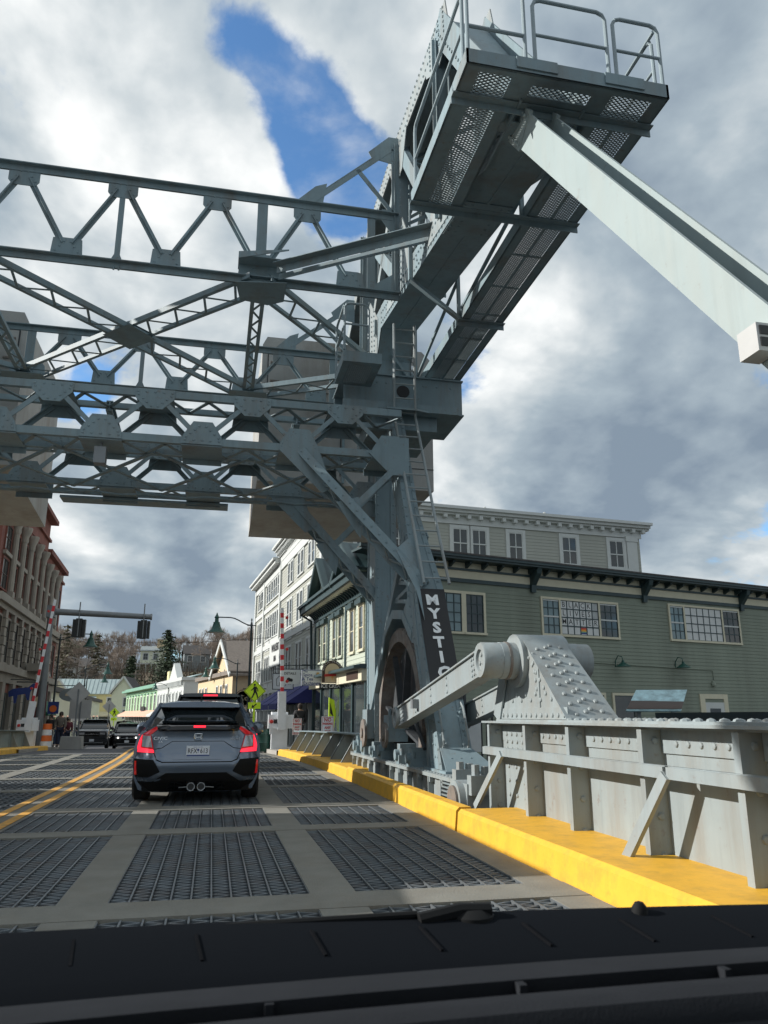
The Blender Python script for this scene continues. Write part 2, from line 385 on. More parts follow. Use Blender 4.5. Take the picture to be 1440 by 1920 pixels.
# ground sheet with the hill behind the town
def hill(X, Y):
    h = 0.0
    if Y > 178: h = 21 * (1 - math.exp(-((Y - 178) / 40.0)))
    h *= .75 + .25 * math.sin(X * .017 + 1.2)
    h += max(0, (Y - 260)) * .01
    return zroad(Y) - .14 + h
gx = [-900, -500, -300, -200, -140, -100, -80, -60, -45, -30, -15, 0, 15, 30, 45, 60, 80, 110, 160, 250, 400, 800]
gy = [30.5, 32, 35, 40, 50, 60, 100, 150, 176, 182, 190, 200, 210, 222, 236, 255, 280, 330, 420, 700, 1500]
mb = MB()
for y in gy:
    for x in gx: mb.v.append((x, y, hill(x, y)))
for j in range(len(gy) - 1):
    for i in range(len(gx) - 1): mb.f.append((j * len(gx) + i, j * len(gx) + i + 1, (j + 1) * len(gx) + i + 1, (j + 1) * len(gx) + i))
struct('ground', mb, 'leaf_litter')
struct('river_bank', MB().add([(3.9, 22, -1.2), (90, 22, -1.2), (90, 31, -.5), (3.9, 31, -.5), (3.9, 22, -3.2), (90, 22, -3.2)], [(0, 1, 2, 3), (4, 5, 1, 0)]), 'ground')
struct('river_bank', MB().add([(-90, 24, -.35), (-7.6, 24, -.35), (-7.6, 31, -.4), (-90, 31, -.4), (-90, 24, -3.2), (-7.6, 24, -3.2)], [(0, 1, 2, 3), (4, 5, 1, 0)]), 'ground')
struct('street', ribbon(leftk, rightk, [y for y in YS if y >= 31], 0.0), 'asphalt')
struct('sidewalk', ribbon(rightk, lambda Y: rightk(Y) + 4.2, [y for y in YS if y >= 28], .14, .3), 'sidewalk')
struct('sidewalk', ribbon(lambda Y: leftk(Y) - 4.5, leftk, [y for y in YS if y >= 34], .13, .3), 'sidewalk')
# painted lines
for off, nm in ((-.135, 0), (.135, 1)):
    f = lambda Y, o=off: -2.37 + o + sx(Y)
    struct('centre_line', ribbon(lambda Y: f(Y) - .06, lambda Y: f(Y) + .06, [-3, 2, 6, 10, 13, 15, 17, 20, 23, 27, 31, 34, 38, 42, 46, 50, 55, 60, 80, 110], .0085), 'line_yellow')
struct('stop_line', MB().add([(-2.0 + sx(37), 37, zroad(37) + .005), (1.3, 37, zroad(37) + .005), (1.3, 37.5, zroad(37.5) + .005), (-2 + sx(37), 37.5, zroad(37.5) + .005)], [(0, 1, 2, 3)]), 'sign_white')
# ---------------------------------------------------------------- bridge deck: concrete filled strips and open steel gratings
CROSS = [(-2.2, -1.8), (1.75, 2.15), (5.39, 5.83), (8.96, 9.33), (11.13, 11.58), (14.25, 14.62), (17.0, 17.35), (19.8, 20.15), (22.7, 23.05), (25.6, 25.95), (28.3, 28.65), (31.0, 31.3)]
LONG = [(-7.35, -7.27), (-5.94, -5.62), (-4.27, -3.95), (-2.60, -2.14), (-.93, -.61), (.74, 1.06), (2.33, 2.63)]
deck = MB()
ys = [-4.2] + [v for c in CROSS for v in c]
for (a, b) in LONG:
    for y0, y1 in zip(ys[:-1], ys[1:]):
        for q0, q1 in (((y0, y1),) if not (y0 < 13 < y1) else ((y0, 13), (13, y1))):
            s0, s1, z0, z1 = sx(q0), sx(q1), zroad(q0), zroad(q1)
            deck.add([(a + s0, q0, z0 - .1), (b + s0, q0, z0 - .1), (b + s1, q1, z1 - .1), (a + s1, q1, z1 - .1), (a + s0, q0, z0), (b + s0, q0, z0), (b + s1, q1, z1), (a + s1, q1, z1)],
                     [(4, 5, 6, 7), (0, 1, 5, 4), (1, 2, 6, 5), (3, 0, 4, 7)])
dk = struct('bridge_deck', deck, 'deck_concrete', smooth=False)
for (c0, c1) in CROSS:
    m_ = MB(); s0, s1, z0, z1 = sx(c0), sx(c1), zroad(c0), zroad(c1)
    m_.add([(-7.35 + s0, c0, z0 - .1), (2.63 + s0, c0, z0 - .1), (2.63 + s1, c1, z1 - .1), (-7.35 + s1, c1, z1 - .1), (-7.35 + s0, c0, z0 + .004), (2.63 + s0, c0, z0 + .004), (2.63 + s1, c1, z1 + .004), (-7.35 + s1, c1, z1 + .004)],
           [(4, 5, 6, 7), (0, 1, 5, 4), (2, 3, 7, 6)])
    mk('cross_strip', m_, 'deck_concrete', dk, smooth=False)
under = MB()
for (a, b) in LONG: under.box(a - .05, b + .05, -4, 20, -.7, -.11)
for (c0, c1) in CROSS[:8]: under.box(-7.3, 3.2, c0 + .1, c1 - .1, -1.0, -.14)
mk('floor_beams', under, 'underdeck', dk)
def fshear(mb, y0, y1):
    mb.v = [(x + sx(y), y, z + zroad(y)) for (x, y, z) in mb.v]; return mb
for i in range(len(CROSS) - 1):
    y0, y1 = CROSS[i][1], CROSS[i + 1][0]
    if y1 < 3: continue
    for (a, b) in zip(LONG[:-1], LONG[1:]):
        x0, x1 = a[1], b[0]; far = y0 > 14 or x1 < -2.3; vfar = y0 > 19
        bars = MB(); zz = MB(); n = round((x1 - x0) / (.135)); dx = (x1 - x0) / n
        for k in range(n + 1):
            x = x0 + k * dx; w = .006
            bars.box(x - w, x + w, y0, y1, -.07, -.004)
        if not vfar:
            pitch = .13 if far else .05
            ny = int((y1 - y0) / pitch)
            for k in range(n):
                xa, xb = x0 + k * dx + .006, x0 + (k + 1) * dx - .006
                for j in range(ny):
                    ya, yb = y0 + j * (y1 - y0) / ny, y0 + (j + 1) * (y1 - y0) / ny
                    if (j + k) % 2: p, q = (xa, ya), (xb, yb)
                    else: p, q = (xb, ya), (xa, yb)
                    dx_, dy_ = q[0] - p[0], q[1] - p[1]; L = math.hypot(dx_, dy_); nx, ny_ = -dy_ / L * .009, dx_ / L * .009
                    zt = -.012
                    zz.add([(p[0] - nx, p[1] - ny_, zt), (q[0] - nx, q[1] - ny_, zt), (q[0] + nx, q[1] + ny_, zt), (p[0] + nx, p[1] + ny_, zt),
                            (p[0] - nx, p[1] - ny_, -.06), (q[0] - nx, q[1] - ny_, -.06), (q[0] + nx, q[1] + ny_, -.06), (p[0] + nx, p[1] + ny_, -.06)],
                           [(0, 1, 2, 3), (4, 5, 1, 0), (6, 7, 3, 2)])
        else:
            ny = int((y1 - y0) / .16)
            for j in range(ny): zz.box(x0, x1, y0 + j * .16, y0 + j * .16 + .02, -.06, -.012)
        g = mk('grating_panel', fshear(zz, y0, y1), 'grating', dk, smooth=False)
        mk('bearing_bars', fshear(bars, y0, y1), 'grating_bar', g, smooth=False)
# ---------------------------------------------------------------- yellow kerbs
def kerb_piece(ys, f_in, width, h, name='kerb', z=zroad, flip=1):
    prof = [(0, -.12), (.03, h - .035), (.065, h), (width, h), (width, -.12)]
    mb = MB(); n = len(prof)
    for y in ys:
        for (a, b) in prof: mb.v.append((f_in(y) + flip * a, y, z(y) + b))
    for j in range(len(ys) - 1):
        for k in range(n - 1): mb.f.append((j * n + k, j * n + k + 1, (j + 1) * n + k + 1, (j + 1) * n + k))
    mb.f += [tuple(range(n)), tuple(range((len(ys) - 1) * n, len(ys) * n))]
    return struct(name, mb, 'kerb_yellow', ang=.3)
kerb_piece([-4, -1, 2, 5, 8.5], lambda Y: 2.63, .72, .225)
kerb_piece([8.57, 11, 13, 15.75], lambda Y: 2.63, .2, .235)
kerb_piece([15.8, 18, 20, 22, 24.5, 28], lambda Y: 2.66 + sx(Y), 1.0, .19)
kerb_piece([-4, 8.5], lambda Y: -6.99, .72, .225, flip=-1)
kerb_piece([8.57, 15.75], lambda Y: -6.99, .2, .235, flip=-1)
kerb_piece([15.8, 22, 28, 34, 41], lambda Y: -7.05 - .02 * (Y - 16), 1.2, .2, flip=-1)

# ================================================================ BRIDGE LEAF: side girders
leaf = thing('bridge_leaf', 'low grey riveted steel plate girder along the yellow kerb', 'bridge girder', (3.33, 3, .22))
GY0, GY1, ZB, ZT = -4.0, 8.85, .12, 1.12
o = [mk('web_plate', MB().box(3.33, 3.36, GY0, GY1, -.6, ZT), 'steel_light', leaf)]
fl = MB().box(3.12, 3.66, GY0, GY1 + .12, ZT, ZT + .022).box(3.15, 3.63, GY0, GY1 - .3, ZT + .022, ZT + .042).box(3.2, 3.33, GY0, GY1, ZT - .018, ZT)
o.append(mk('top_flange', fl, 'steel_light', leaf))
ang = MB()
SY = [8.82, 7.74, 6.72, 5.47, 4.34, 3.2, 2.0, .8, -.5, -2]
for a, b in zip(SY[1:], SY[:-1]):                                   # flange angles broken between stiffeners, proud panels
    ang.box(3.312, 3.33, a + .1, b - .02, ZT - .19, ZT - .02)
    ang.box(3.318, 3.33, a + .02, a + .24, ZB, ZT - .18)
ang.box(3.316, 3.33, 7.8, 8.8, ZT - .42, ZT - .172)
o.append(mk('flange_angle', ang, 'steel_light', leaf))
rv0 = None
def big_rivet(mesh_owner, parent, p):
    global rv0
    if rv0 is None:
        rv0 = MB().dome((0, 0, 0), (-1, 0, 0), .026, n=8, h=.75)
        rv0 = mk('rivet', rv0, 'steel_light', parent); rv0.location = V(p) - OFF[parent.name]; return rv0
    return copy_mesh(rv0, parent, V(p) - OFF[parent.name])
for i, y in enumerate(SY):
    st = MB().box(3.17, 3.33, y - .012, y + .012, ZB, ZT - .02).box(3.155, 3.17, y - .012, y + .055, ZB, ZT - .02)
    
    o.append(mk('stiffener', st, 'steel_light', leaf))
rl = MB()
for (a, b) in ((5.12, 8.9), (GY0, 5.08)):
    rl.box(3.10, 3.12, a, b, .775, .855).box(3.12, 3.17, a, b, .848, .86).box(3.12, 3.16, a, b, .77, .78)
rail = mk('rub_rail', rl, 'steel_light', leaf); o.append(rail)
for y, b in ((5.08, 5.5), (8.28, 8.86), (1.6, 2.05)):
    o.append(mk('raking_strut', MB().beam((3.09, y, .80), (2.975, b, .2), .085, .022, (1, 0, 0)).beam((3.105, y, .80), (2.99, b, .2), .02, .09, (0, 1, 0)), 'steel_light', leaf))
nr = 0
for a, b in zip(SY[1:5], SY[:4]):                                   # the big rivets nearest the camera, one by one
    y = a + .16
    while y < b - .08: big_rivet(None, leaf, (3.312, y, ZT - .12)); y += .15; nr += 1
    z = ZB + .09
    while z < ZT - .24:
        for yy in (a + .07, a + .16): big_rivet(None, leaf, (3.318, yy, z + (.03 if yy > a + .1 else 0)))
        z += .135
for zz_ in (ZT - .2, ZT - .28, ZT - .36):
    for k in range(6): big_rivet(None, leaf, (3.316, 7.9 + k * .15, zz_))
for zz_ in (.35, .5, .65):
    for k in range(4): big_rivet(None, leaf, (3.33, 8.0 + k * .22, zz_))
rv = MB()
for y in SY: rv.rivets((3.26, y - .013, ZB + .1), (3.26, y - .013, ZT - .1), (0, -1, 0), .03, .2)
y = GY0 + .1
while y < 6.9: rv.dome((3.2, y, ZT + .042), (0, 0, 1), .033); rv.dome((3.55, y + .06, ZT + .042), (0, 0, 1), .033); y += .15
for a, b in zip(SY[5:], SY[4:-1]): rv.rivets((3.312, a + .16, ZT - .12), (3.312, b - .08, ZT - .12), (-1, 0, 0), .031, .15)
o.append(mk('flange_rivets', rv, 'steel_light', leaf, kind='stuff'))
# horn (bearing bracket) standing on the girder end
HX0, HX1 = 3.30, 3.74
side = [(HX0, 8.83, ZT + .045), (HX0, 6.95, ZT + .045), (HX0, 7.98, 1.97), (HX0, 8.25, 2.06), (HX0, 8.45, 1.95)]
horn = MB().prism(side, (.02, 0, 0)).prism([(x + HX1 - HX0 - .02, y, z) for x, y, z in side], (.02, 0, 0))
hb = mk('bearing_bracket', horn, 'steel_light', leaf); o.append(hb)
fp = MB().prism([(HX0 - .05, 6.93, ZT + .046), (HX1 + .05, 6.93, ZT + .046), (HX1 + .02, 7.96, 1.985), (HX0 - .02, 7.96, 1.985)], (0, .012, .016))
fp.beam((HX0 - .02, 8.86, ZT + .05), (HX0 - .02, 8.46, 1.93), .02, .2, (0, 1, 0)).prism([(HX0, 8.86, ZT + .05), (HX1, 8.86, ZT + .05), (HX1, 8.5, 1.9), (HX0, 8.5, 1.9)], (0, .02, .01))
fp.box(HX0 - .012, HX0, 6.98, 8.8, ZT + .045, ZT + .16).box(HX0 - .012, HX0, 7.62, 7.66, ZT + .16, 1.7)
o.append(mk('cover_plate', fp, 'steel_light', hb if False else leaf))
nn = V((0, -1.0, .985)).normalized() * 1.0
p0 = V((0, 6.93, ZT + .046)); p1 = V((0, 7.96, 1.985)); dd = p1 - p0; nrm = V((0, -dd.z, dd.y)).normalized()
big2 = None
for fx in (.18, .82):
    for k in range(8):
        f = .05 + k * .118 + (.03 if fx > .5 else 0)
        for off in (0, .11):
            p = p0.lerp(p1, min(f + off * .25, .97)); p.x = HX0 + (HX1 - HX0) * fx + (off if fx < .5 else -off); p += nrm * .008
            if big2 is None: big2 = mk('rivet', MB().dome((0, 0, 0), nrm, .027, n=8, h=.85), 'steel_light', leaf); big2.location = p - OFF[leaf.name]
            else: copy_mesh(big2, leaf, p - OFF[leaf.name])
for k in range(13): big_rivet(None, leaf, (HX0 - .012, 7.05 + k * .135, ZT + .085))
for k in range(9): big_rivet(None, leaf, (HX0, 7.35 + k * .13, ZT + .24 + (k % 2) * .06))
for k in range(5): big_rivet(None, leaf, (HX0, 7.62 + k * .02 + .08, ZT + .35 + k * .09)); big_rivet(None, leaf, (HX0, 7.52 - .0 + k * .09, ZT + .36 + k * .08))
o.append(mk('pin_boss', MB().cyl((3.06, 8.17, 1.79), (3.98, 8.17, 1.79), .2, n=28).cyl((3.24, 8.17, 1.79), (3.8, 8.17, 1.79), .29, n=28), 'steel_light', leaf))
o.append(mk('pin_collar', MB().cyl((3.13, 8.17, 1.79), (3.16, 8.17, 1.79), .207, n=28), 'rust_steel', leaf))
for q in list(o): mirror_part(q)
# ---------------------------------------------------------------- operating struts from the bracket pin to the big gear
for X, lab in ((2.97, 'near operating strut of pale riveted steel running from girder bracket to big gear'), (3.99, 'far operating strut of pale steel behind the near one at big gear')):
    A = V((X, 8.17, 1.79)); B = V((X, 12.35, 1.17))
    t = thing('operating_strut', lab, 'strut', (X, 12.35, 1.17), group='operating struts')
    d = (B - A).normalized(); a2 = A + d * .1; b2 = B - d * .1
    mb = MB().beam(a2, b2, .018, .26, (0, 0, 1), -.07).beam(a2, b2, .018, .26, (0, 0, 1), .07).beam(a2, b2, .22, .02, (0, 0, 1), 0, .14).beam(a2, b2, .20, .02, (0, 0, 1), 0, -.14)
    mk('strut_body', mb, 'steel_light', t)
    mk('pin_head', MB().lathe(A + V((-.13, 0, 0)), (1, 0, 0), [(.0, 0.03), (.11, .03), (.12, 0), (.185, 0), (.195, .02), (.195, .25), (0, .25)], 28), 'steel_light', t)
    mk('crank_end', MB().lathe(B + V((-.13, 0, 0)), (1, 0, 0), [(.0, 0.03), (.09, .03), (.1, 0), (.16, 0), (.17, .02), (.17, .22), (0, .22)], 24), 'steel_light', t)
    rr = MB(); up = V((1, 0, 0)).cross(d) * -1
    up = V((0, -d.z, d.y)); up = up if up.z > 0 else -up
    xf = X - .08
    for f, cnt in ((.34, 1), (.52, 1), (.72, 1)):
        for q in (-.09, 0, .09): rr.dome(A.lerp(B, f) + V((xf - X, 0, 0)) + up * q, (-1, 0, 0), .024)
    for e, s_ in ((A, 1), (B, -1)):
        for i in range(3):
            for q in (-.09, -.03, .03, .09): rr.dome(e + d * (s_ * (.26 + i * .075)) + V((xf - X, 0, 0)) + up * q, (-1, 0, 0), .024)
    for k in range(3): rr.dome(A + V((-.1, math.sin(k * 2.1) * .06, math.cos(k * 2.1) * .06)), (-1, 0, 0), .03)
    mk('rivets', rr, 'steel_light', t, kind='stuff')
    if X < 3.5: mk('junction_box', MB().box(X - .17, X - .08, 11.0, 11.12, 1.36 - .06, 1.36 + .07), 'galv', t)
# ================================================================ TOWERS
tw = thing('bridge_tower', 'grey riveted steel A-frame towers with laced portal bracing over the road', 'bridge tower', (3.5, 13, 0))
P = []
def tp(name, mb, m='steel', both=True, **k):
    q = mk(name, mb, m, tw, **k)
    if both: P.append(q)
    return q
# front leg -------------------------------------------------
def yl(z): return 10.98 + .5 * (z - .3)
LX0, LX1, LD = 3.25, 3.72, .56
z0, z1 = .42, 7.3
def lk(z): return 1.0 if z <= 3.3 else max(.55, 1 - .45 * (z - 3.3) / 1.5)
def legpt(x, z, d=0): return V((LX0 + (x - LX0) * lk(z), yl(z) + d, z))
ZS = [.42, 3.3, 4.8, 7.3]
def legstrip(mb, xa, xb, da, db, ext):
    for a, b in zip(ZS[:-1], ZS[1:]): mb.prism([legpt(xa, a, da), legpt(xb, a, db), legpt(xb, b, db), legpt(xa, b, da)], ext)
mb = MB()
legstrip(mb, LX0 + .03, LX1 - .03, 0, 0, (0, .02, 0)); legstrip(mb, LX0 + .03, LX1 - .03, LD, LD, (0, .02, 0))
for x in (LX0, LX1 - .02): legstrip(mb, x, x, .02, LD, (.02, 0, 0))
tp('front_leg', mb)
mb = MB()
for x in (LX0 - .012, LX1 - .008):
    for dd_ in (.0, LD - .11): legstrip(mb, x, x, dd_, dd_ + .13, (.02, 0, 0))
for x in (LX0 - .012, LX1 - .11): legstrip(mb, x, x + .12, -.015, -.015, (0, .014, 0))
tp('corner_angle', mb)
mb = MB()
for a, b in zip(ZS[:-1], ZS[1:]):
    a += .12
    for x in (LX0 + .05, LX1 - .05): mb.rivets(legpt(x, a, -.016), legpt(x, b - .08, -.016), (0, -1, .3), .026, .2)
    for dd_ in (.05, LD - .05): mb.rivets(legpt(LX0 - .012, a, dd_), legpt(LX0 - .012, b - .08, dd_), (-1, 0, 0), .026, .2)
for dd_ in (.17, .3): mb.rivets(legpt(LX0 - .0, z0 + .2, dd_), legpt(LX0 - .0, 1.5, dd_), (-1, 0, 0), .026, .17)
tp('leg_rivets', mb, kind='stuff')
# flared shoe
mb = MB().prism([(LX0 - .06, 10.72, .42), (LX1 + .28, 10.72, .42), (LX1 + .28, 11.9, .42), (LX0 - .06, 11.9, .42)], (0, 0, .035))
mb2 = MB().prism([legpt(LX0 - .0, .75, -.03), legpt(LX1, .75, -.03), (LX1 + .26, 10.74, .455), (LX0 - .04, 10.74, .455)], (0, .025, 0))
tp('shoe_plate', mb2)
tp('leg_shoe', mb)
mb = MB()
for (x, z) in ((3.36, .6), (3.5, .6), (3.65, .6), (3.35, .8), (3.62, .8), (3.33, 1.0), (3.64, 1.0), (3.33, 1.25), (3.64, 1.25)): mb.dome(legpt(x, z, -.05 - (.10 if z < .7 else 0)), (0, -1, .4), .028, 8)
tp('shoe_rivets', mb, kind='stuff')
for x in (3.30, 3.68):                                             # step-off brackets
    tp('ladder_foot', MB().tube([legpt(x, 1.4, -.02), legpt(x, 1.32, -.10), legpt(x, .85, -.10), legpt(x, .75, -.02)], .018, 6), 'steel_light')
# base girder ------------------------------------------------
mb = MB().box(3.05, 3.95, 9.75, 17.6, .37, .42).box(3.12, 3.15, 9.8, 17.6, -.3, .37).box(3.82, 3.85, 9.8, 17.6, -.3, .37)
for y in [9.85 + k * .62 for k in range(13)]: mb.box(3.04, 3.12, y, y + .02, -.3, .37).box(3.05, 3.11, y - .05, y + .07, .3, .368)
tp('base_girder', mb, 'steel_light')
mb = MB()
for k in range(13):
    y = 9.85 + k * .62
    for z in (-.05, .08, .2, .3): mb.dome((3.12, y + .1, z), (-1, 0, 0), .027)
    for yy in (.05, .2, .35, .5): mb.dome((3.1, y + yy, .42), (0, 0, 1), .027)
tp('base_rivets', mb, 'steel_light', kind='stuff')
# shaft bearings along the base
def bearing(y, x0, big):
    mb = MB().box(x0, x0 + .34, y - .16 * big, y + .16 * big, .42, .42 + .16 * big).box(x0 + .03, x0 + .31, y - .12 * big, y + .12 * big, .42 + .16 * big, .42 + .36 * big)
    for a in (-1, 1):
        for b in (.06, .28): mb.cyl((x0 + b, y + a * .12 * big, .42 + .16 * big), (x0 + b, y + a * .12 * big, .42 + .28 * big), .028, n=6)
    mb.cyl((x0 - .04, y, .42 + .16 * big), (x0 + .38, y, .42 + .16 * big), .10 * big, n=16)
    tp('shaft_bearing', mb)
for y, b in ((12.4, .8), (13.2, .9), (14.6, 1.0), (15.4, .8), (16.3, 1.1), (17.2, 1.0)): bearing(y, 3.08, b)
for y, s_, lab in ((14.15, 1.0, 0), (16.2, 1.25, 1)):               # brake drums with rusty rims
    tp('brake_housing', MB().box(3.1, 3.46, y - .2 * s_, y + .2 * s_, .75, .75 + .46 * s_).box(3.08, 3.48, y - .21 * s_, y + .21 * s_, .75 + .2 * s_, .75 + .23 * s_)
       .cyl((3.15, y - .1, .75 + .46 * s_), (3.15, y - .1, .86 + .46 * s_), .03, n=6).cyl((3.38, y + .1, .75 + .46 * s_), (3.38, y + .1, .86 + .46 * s_), .03, n=6), 'steel')
    tp('brake_drum', MB().cyl((3.05, y, .86), (3.1, y, .86), .22 * s_, n=24).cyl((3.02, y, .86), (3.06, y, .86), .1, n=12), 'rust_steel')
# big trunnion at the leaf hinge
mb = MB().box(2.98, 3.3, 9.15, 9.75, .05, .42).cyl((2.9, 9.42, .2), (3.4, 9.42, .2), .25, n=24).box(3.0, 3.28, 9.05, 9.2, .3, .52).box(3.0, 3.28, 9.64, 9.8, .3, .55)
for y in (9.12, 9.72): mb.cyl((3.08, y, .5), (3.08, y, .64), .05, n=6).cyl((3.2, y, .5), (3.2, y, .62), .05, n=6)
tp('hinge_bearing', mb, 'steel_light')
tp('hinge_pin', MB().cyl((2.87, 9.42, .2), (2.91, 9.42, .2), .19, n=24), 'rust_steel')
mb = MB().box(3.06, 3.1, 10.0, 10.04, .05, .36).box(3.06, 3.1, 10.5, 10.54, .05, .36)
for k in range(6): mb.box(3.05, 3.075, 10.04, 10.5, .08 + k * .05, .1 + k * .05)
tp('vent_grille', mb, 'steel')
# inner rear strut, arch and lattice over the gear -----------
A = V((3.48, 13.25, 4.42)); B = V((3.48, 17.25, .45))
mb = MB()
for x in (3.25, 3.68): mb.beam((x, A.y, A.z), (x, B.y, B.z), .022, .17, (0, 0, 1))
mb.beam((3.465, A.y, A.z), (3.465, B.y, B.z), .45, .02, (0, 0, 1), 0, -.08)
tp('rear_strut', mb)
mb = MB()
for x in (3.24, 3.69):
    pts = [(x, 15.2, 2.3), (x, 14.9, 2.75), (x, 14.2, 3.05), (x, 13.4, 2.95), (x, 12.75, 2.5)]
    for a, b in zip(pts[:-1], pts[1:]): mb.beam(a, b, .025, .16, (0, 0, 1))
    mb.prism([(x, 12.3, 2.3), (x, 12.75, 2.4), (x, 13.35, 3.0), (x, 12.9, 3.3), (x, 12.6, 3.2)], (.02, 0, 0))
    mb.prism([(x, 15.3, 2.1), (x, 14.85, 2.75), (x, 14.5, 3.0), (x, 14.7, 3.1)], (.02, 0, 0))
tp('arch_plate', mb)
tp('lattice', MB().lace((3.3, 12.75, 3.1), (3.3, 13.2, 4.25), (3.3, 14.4, 3.15), (3.3, 13.35, 4.25), 7, .07, .02, (1, 0, 0)).lace((3.62, 12.75, 3.1), (3.62, 13.2, 4.25), (3.62, 14.4, 3.15), (3.62, 13.35, 4.25), 6, .07, .02, (1, 0, 0)))
# rear column -------------------------------------------------
mb = MB().box(3.27, 3.70, 15.92, 15.95, .42, 7.6).box(3.27, 3.7, 16.85, 16.88, .42, 7.6).box(3.29, 3.31, 15.95, 16.85, .42, 7.6).box(3.66, 3.68, 15.95, 16.85, .42, 7.6)
tp('rear_column', mb)
mb = MB()
for y in (15.9, 16.77):
    mb.box(3.275, 3.29, y, y + .13, .42, 7.6)
for x in (3.25, 3.59): mb.box(x, x + .13, 15.905, 15.92, .42, 7.6)
tp('column_angle', mb, 'steel')
mb = MB()
for y in (15.97, 16.83): mb.rivets((3.275, y, .6), (3.275, y, 7.5), (-1, 0, 0), .027, .2)
mb.rivets((3.31, 15.905, .6), (3.31, 15.905, 7.5), (0, -1, 0), .026, .2); mb.rivets((3.66, 15.905, .6), (3.66, 15.905, 7.5), (0, -1, 0), .026, .2)
tp('column_rivets', mb, kind='stuff')
# tower cap girder with pivot bearing -------------------------
mb = MB().box(2.3, 4.85, 14.55, 14.58, 7.35, 8.1).box(2.3, 4.85, 15.9, 15.93, 7.35, 8.1).box(2.28, 4.87, 14.5, 16.0, 8.1, 8.13).box(2.28, 4.87, 14.5, 16.0, 7.32, 7.35)
mb.prism([(3.1, 14.0, 7.15), (3.7, 14.0, 7.15), (4.3, 14.5, 7.3), (2.9, 14.5, 7.3)], (0, 0, .04))
mb.box(2.9, 4.3, 14.6, 16.3, 6.95, 7.3)
tp('cap_girder', mb)
tp('cap_ledge', MB().box(2.25, 4.7, 14.3, 14.36, 7.28, 7.42).box(2.25, 4.7, 14.3, 14.55, 7.25, 7.28))
tp('access_hole', MB().cyl((3.56, 14.545, 7.78), (3.56, 14.56, 7.78), .14, n=20), 'black')
mb = MB()
for x in (2.5, 3.0, 3.2, 4.0, 4.3, 4.6):
    for z in (7.5, 7.95): mb.dome((x, 14.55, z), (0, -1, 0), .027)
tp('cap_rivets', mb, kind='stuff')
tp('pivot_bearing', MB().box(3.3, 3.95, 15.4, 16.6, 8.13, 8.5).cyl((3.15, 16.0, 8.62), (4.1, 16.0, 8.62), .3, n=24))
# small service platform left of the tower head
def expanded(mb, x0, x1, y0, y1, z, cw=.07, cl=.042, w=.0062, t=.012):
    nx = max(1, int((x1 - x0) / cw)); ny = max(1, int((y1 - y0) / cl)); dx = (x1 - x0) / nx; dy = (y1 - y0) / ny
    for i in range(nx):
        for j in range(ny):
            for (a, b) in (((0, .5), (.5, 0)), ((.5, 0), (1, .5)), ((1, .5), (.5, 1)), ((.5, 1), (0, .5))):
                p = V((x0 + (i + a[0]) * dx, y0 + (j + a[1]) * dy, z)); q = V((x0 + (i + b[0]) * dx, y0 + (j + b[1]) * dy, z))
                d = (q - p).normalized(); n = V((-d.y, d.x, 0)) * w
                k = len(mb.v); mb.v += [tuple(p - n), tuple(q - n), tuple(q + n), tuple(p + n), tuple(p - n + V((0, 0, t))), tuple(q - n + V((0, 0, t))), tuple(q + n + V((0, 0, t))), tuple(p + n + V((0, 0, t)))]
                mb.f += [(k + 3, k + 2, k + 1, k), (k, k + 1, k + 5, k + 4), (k + 2, k + 3, k + 7, k + 6)]
    return mb
mb = MB().box(2.1, 2.86, 13.4, 13.44, 7.8, 8.02).box(2.1, 2.14, 13.44, 14.5, 7.8, 8.02).box(2.82, 2.86, 13.44, 14.5, 7.8, 8.02).box(2.14, 2.24, 13.44, 14.5, 7.8, 7.83).box(2.72, 2.82, 13.44, 14.5, 7.8, 7.83)
mb.box(2.24, 2.72, 13.44, 13.55, 7.8, 7.83).box(2.24, 2.72, 14.4, 14.5, 7.8, 7.83)
tp('service_platform', mb)
tp('platform_mesh', expanded(MB(), 2.24, 2.72, 13.55, 14.4, 7.81), 'mesh_steel', kind='stuff')
def rail_loop(x0, y0, x1, y1, z, h=1.05, mid=.55):
    a, b = V((x0, y0, z)), V((x1, y1, z)); d = (b - a).normalized() * .1; u = V((0, 0, 1))
    mb = MB().tube([a, a + u * (h - .1), a + u * (h - .03) + d * .3, a + u * h + d, b + u * h - d, b + u * (h - .03) - d * .3, b + u * (h - .1), b], .024, 8)
    mb.tube([a + u * mid, b + u * mid], .02, 8); return mb
tp('platform_railing', rail_loop(2.12, 13.42, 2.12, 14.45, 8.05, 1.0), 'rail_pipe')
tp('platform_railing', rail_loop(2.12, 13.42, 2.6, 13.42, 8.05, 1.0), 'rail_pipe')
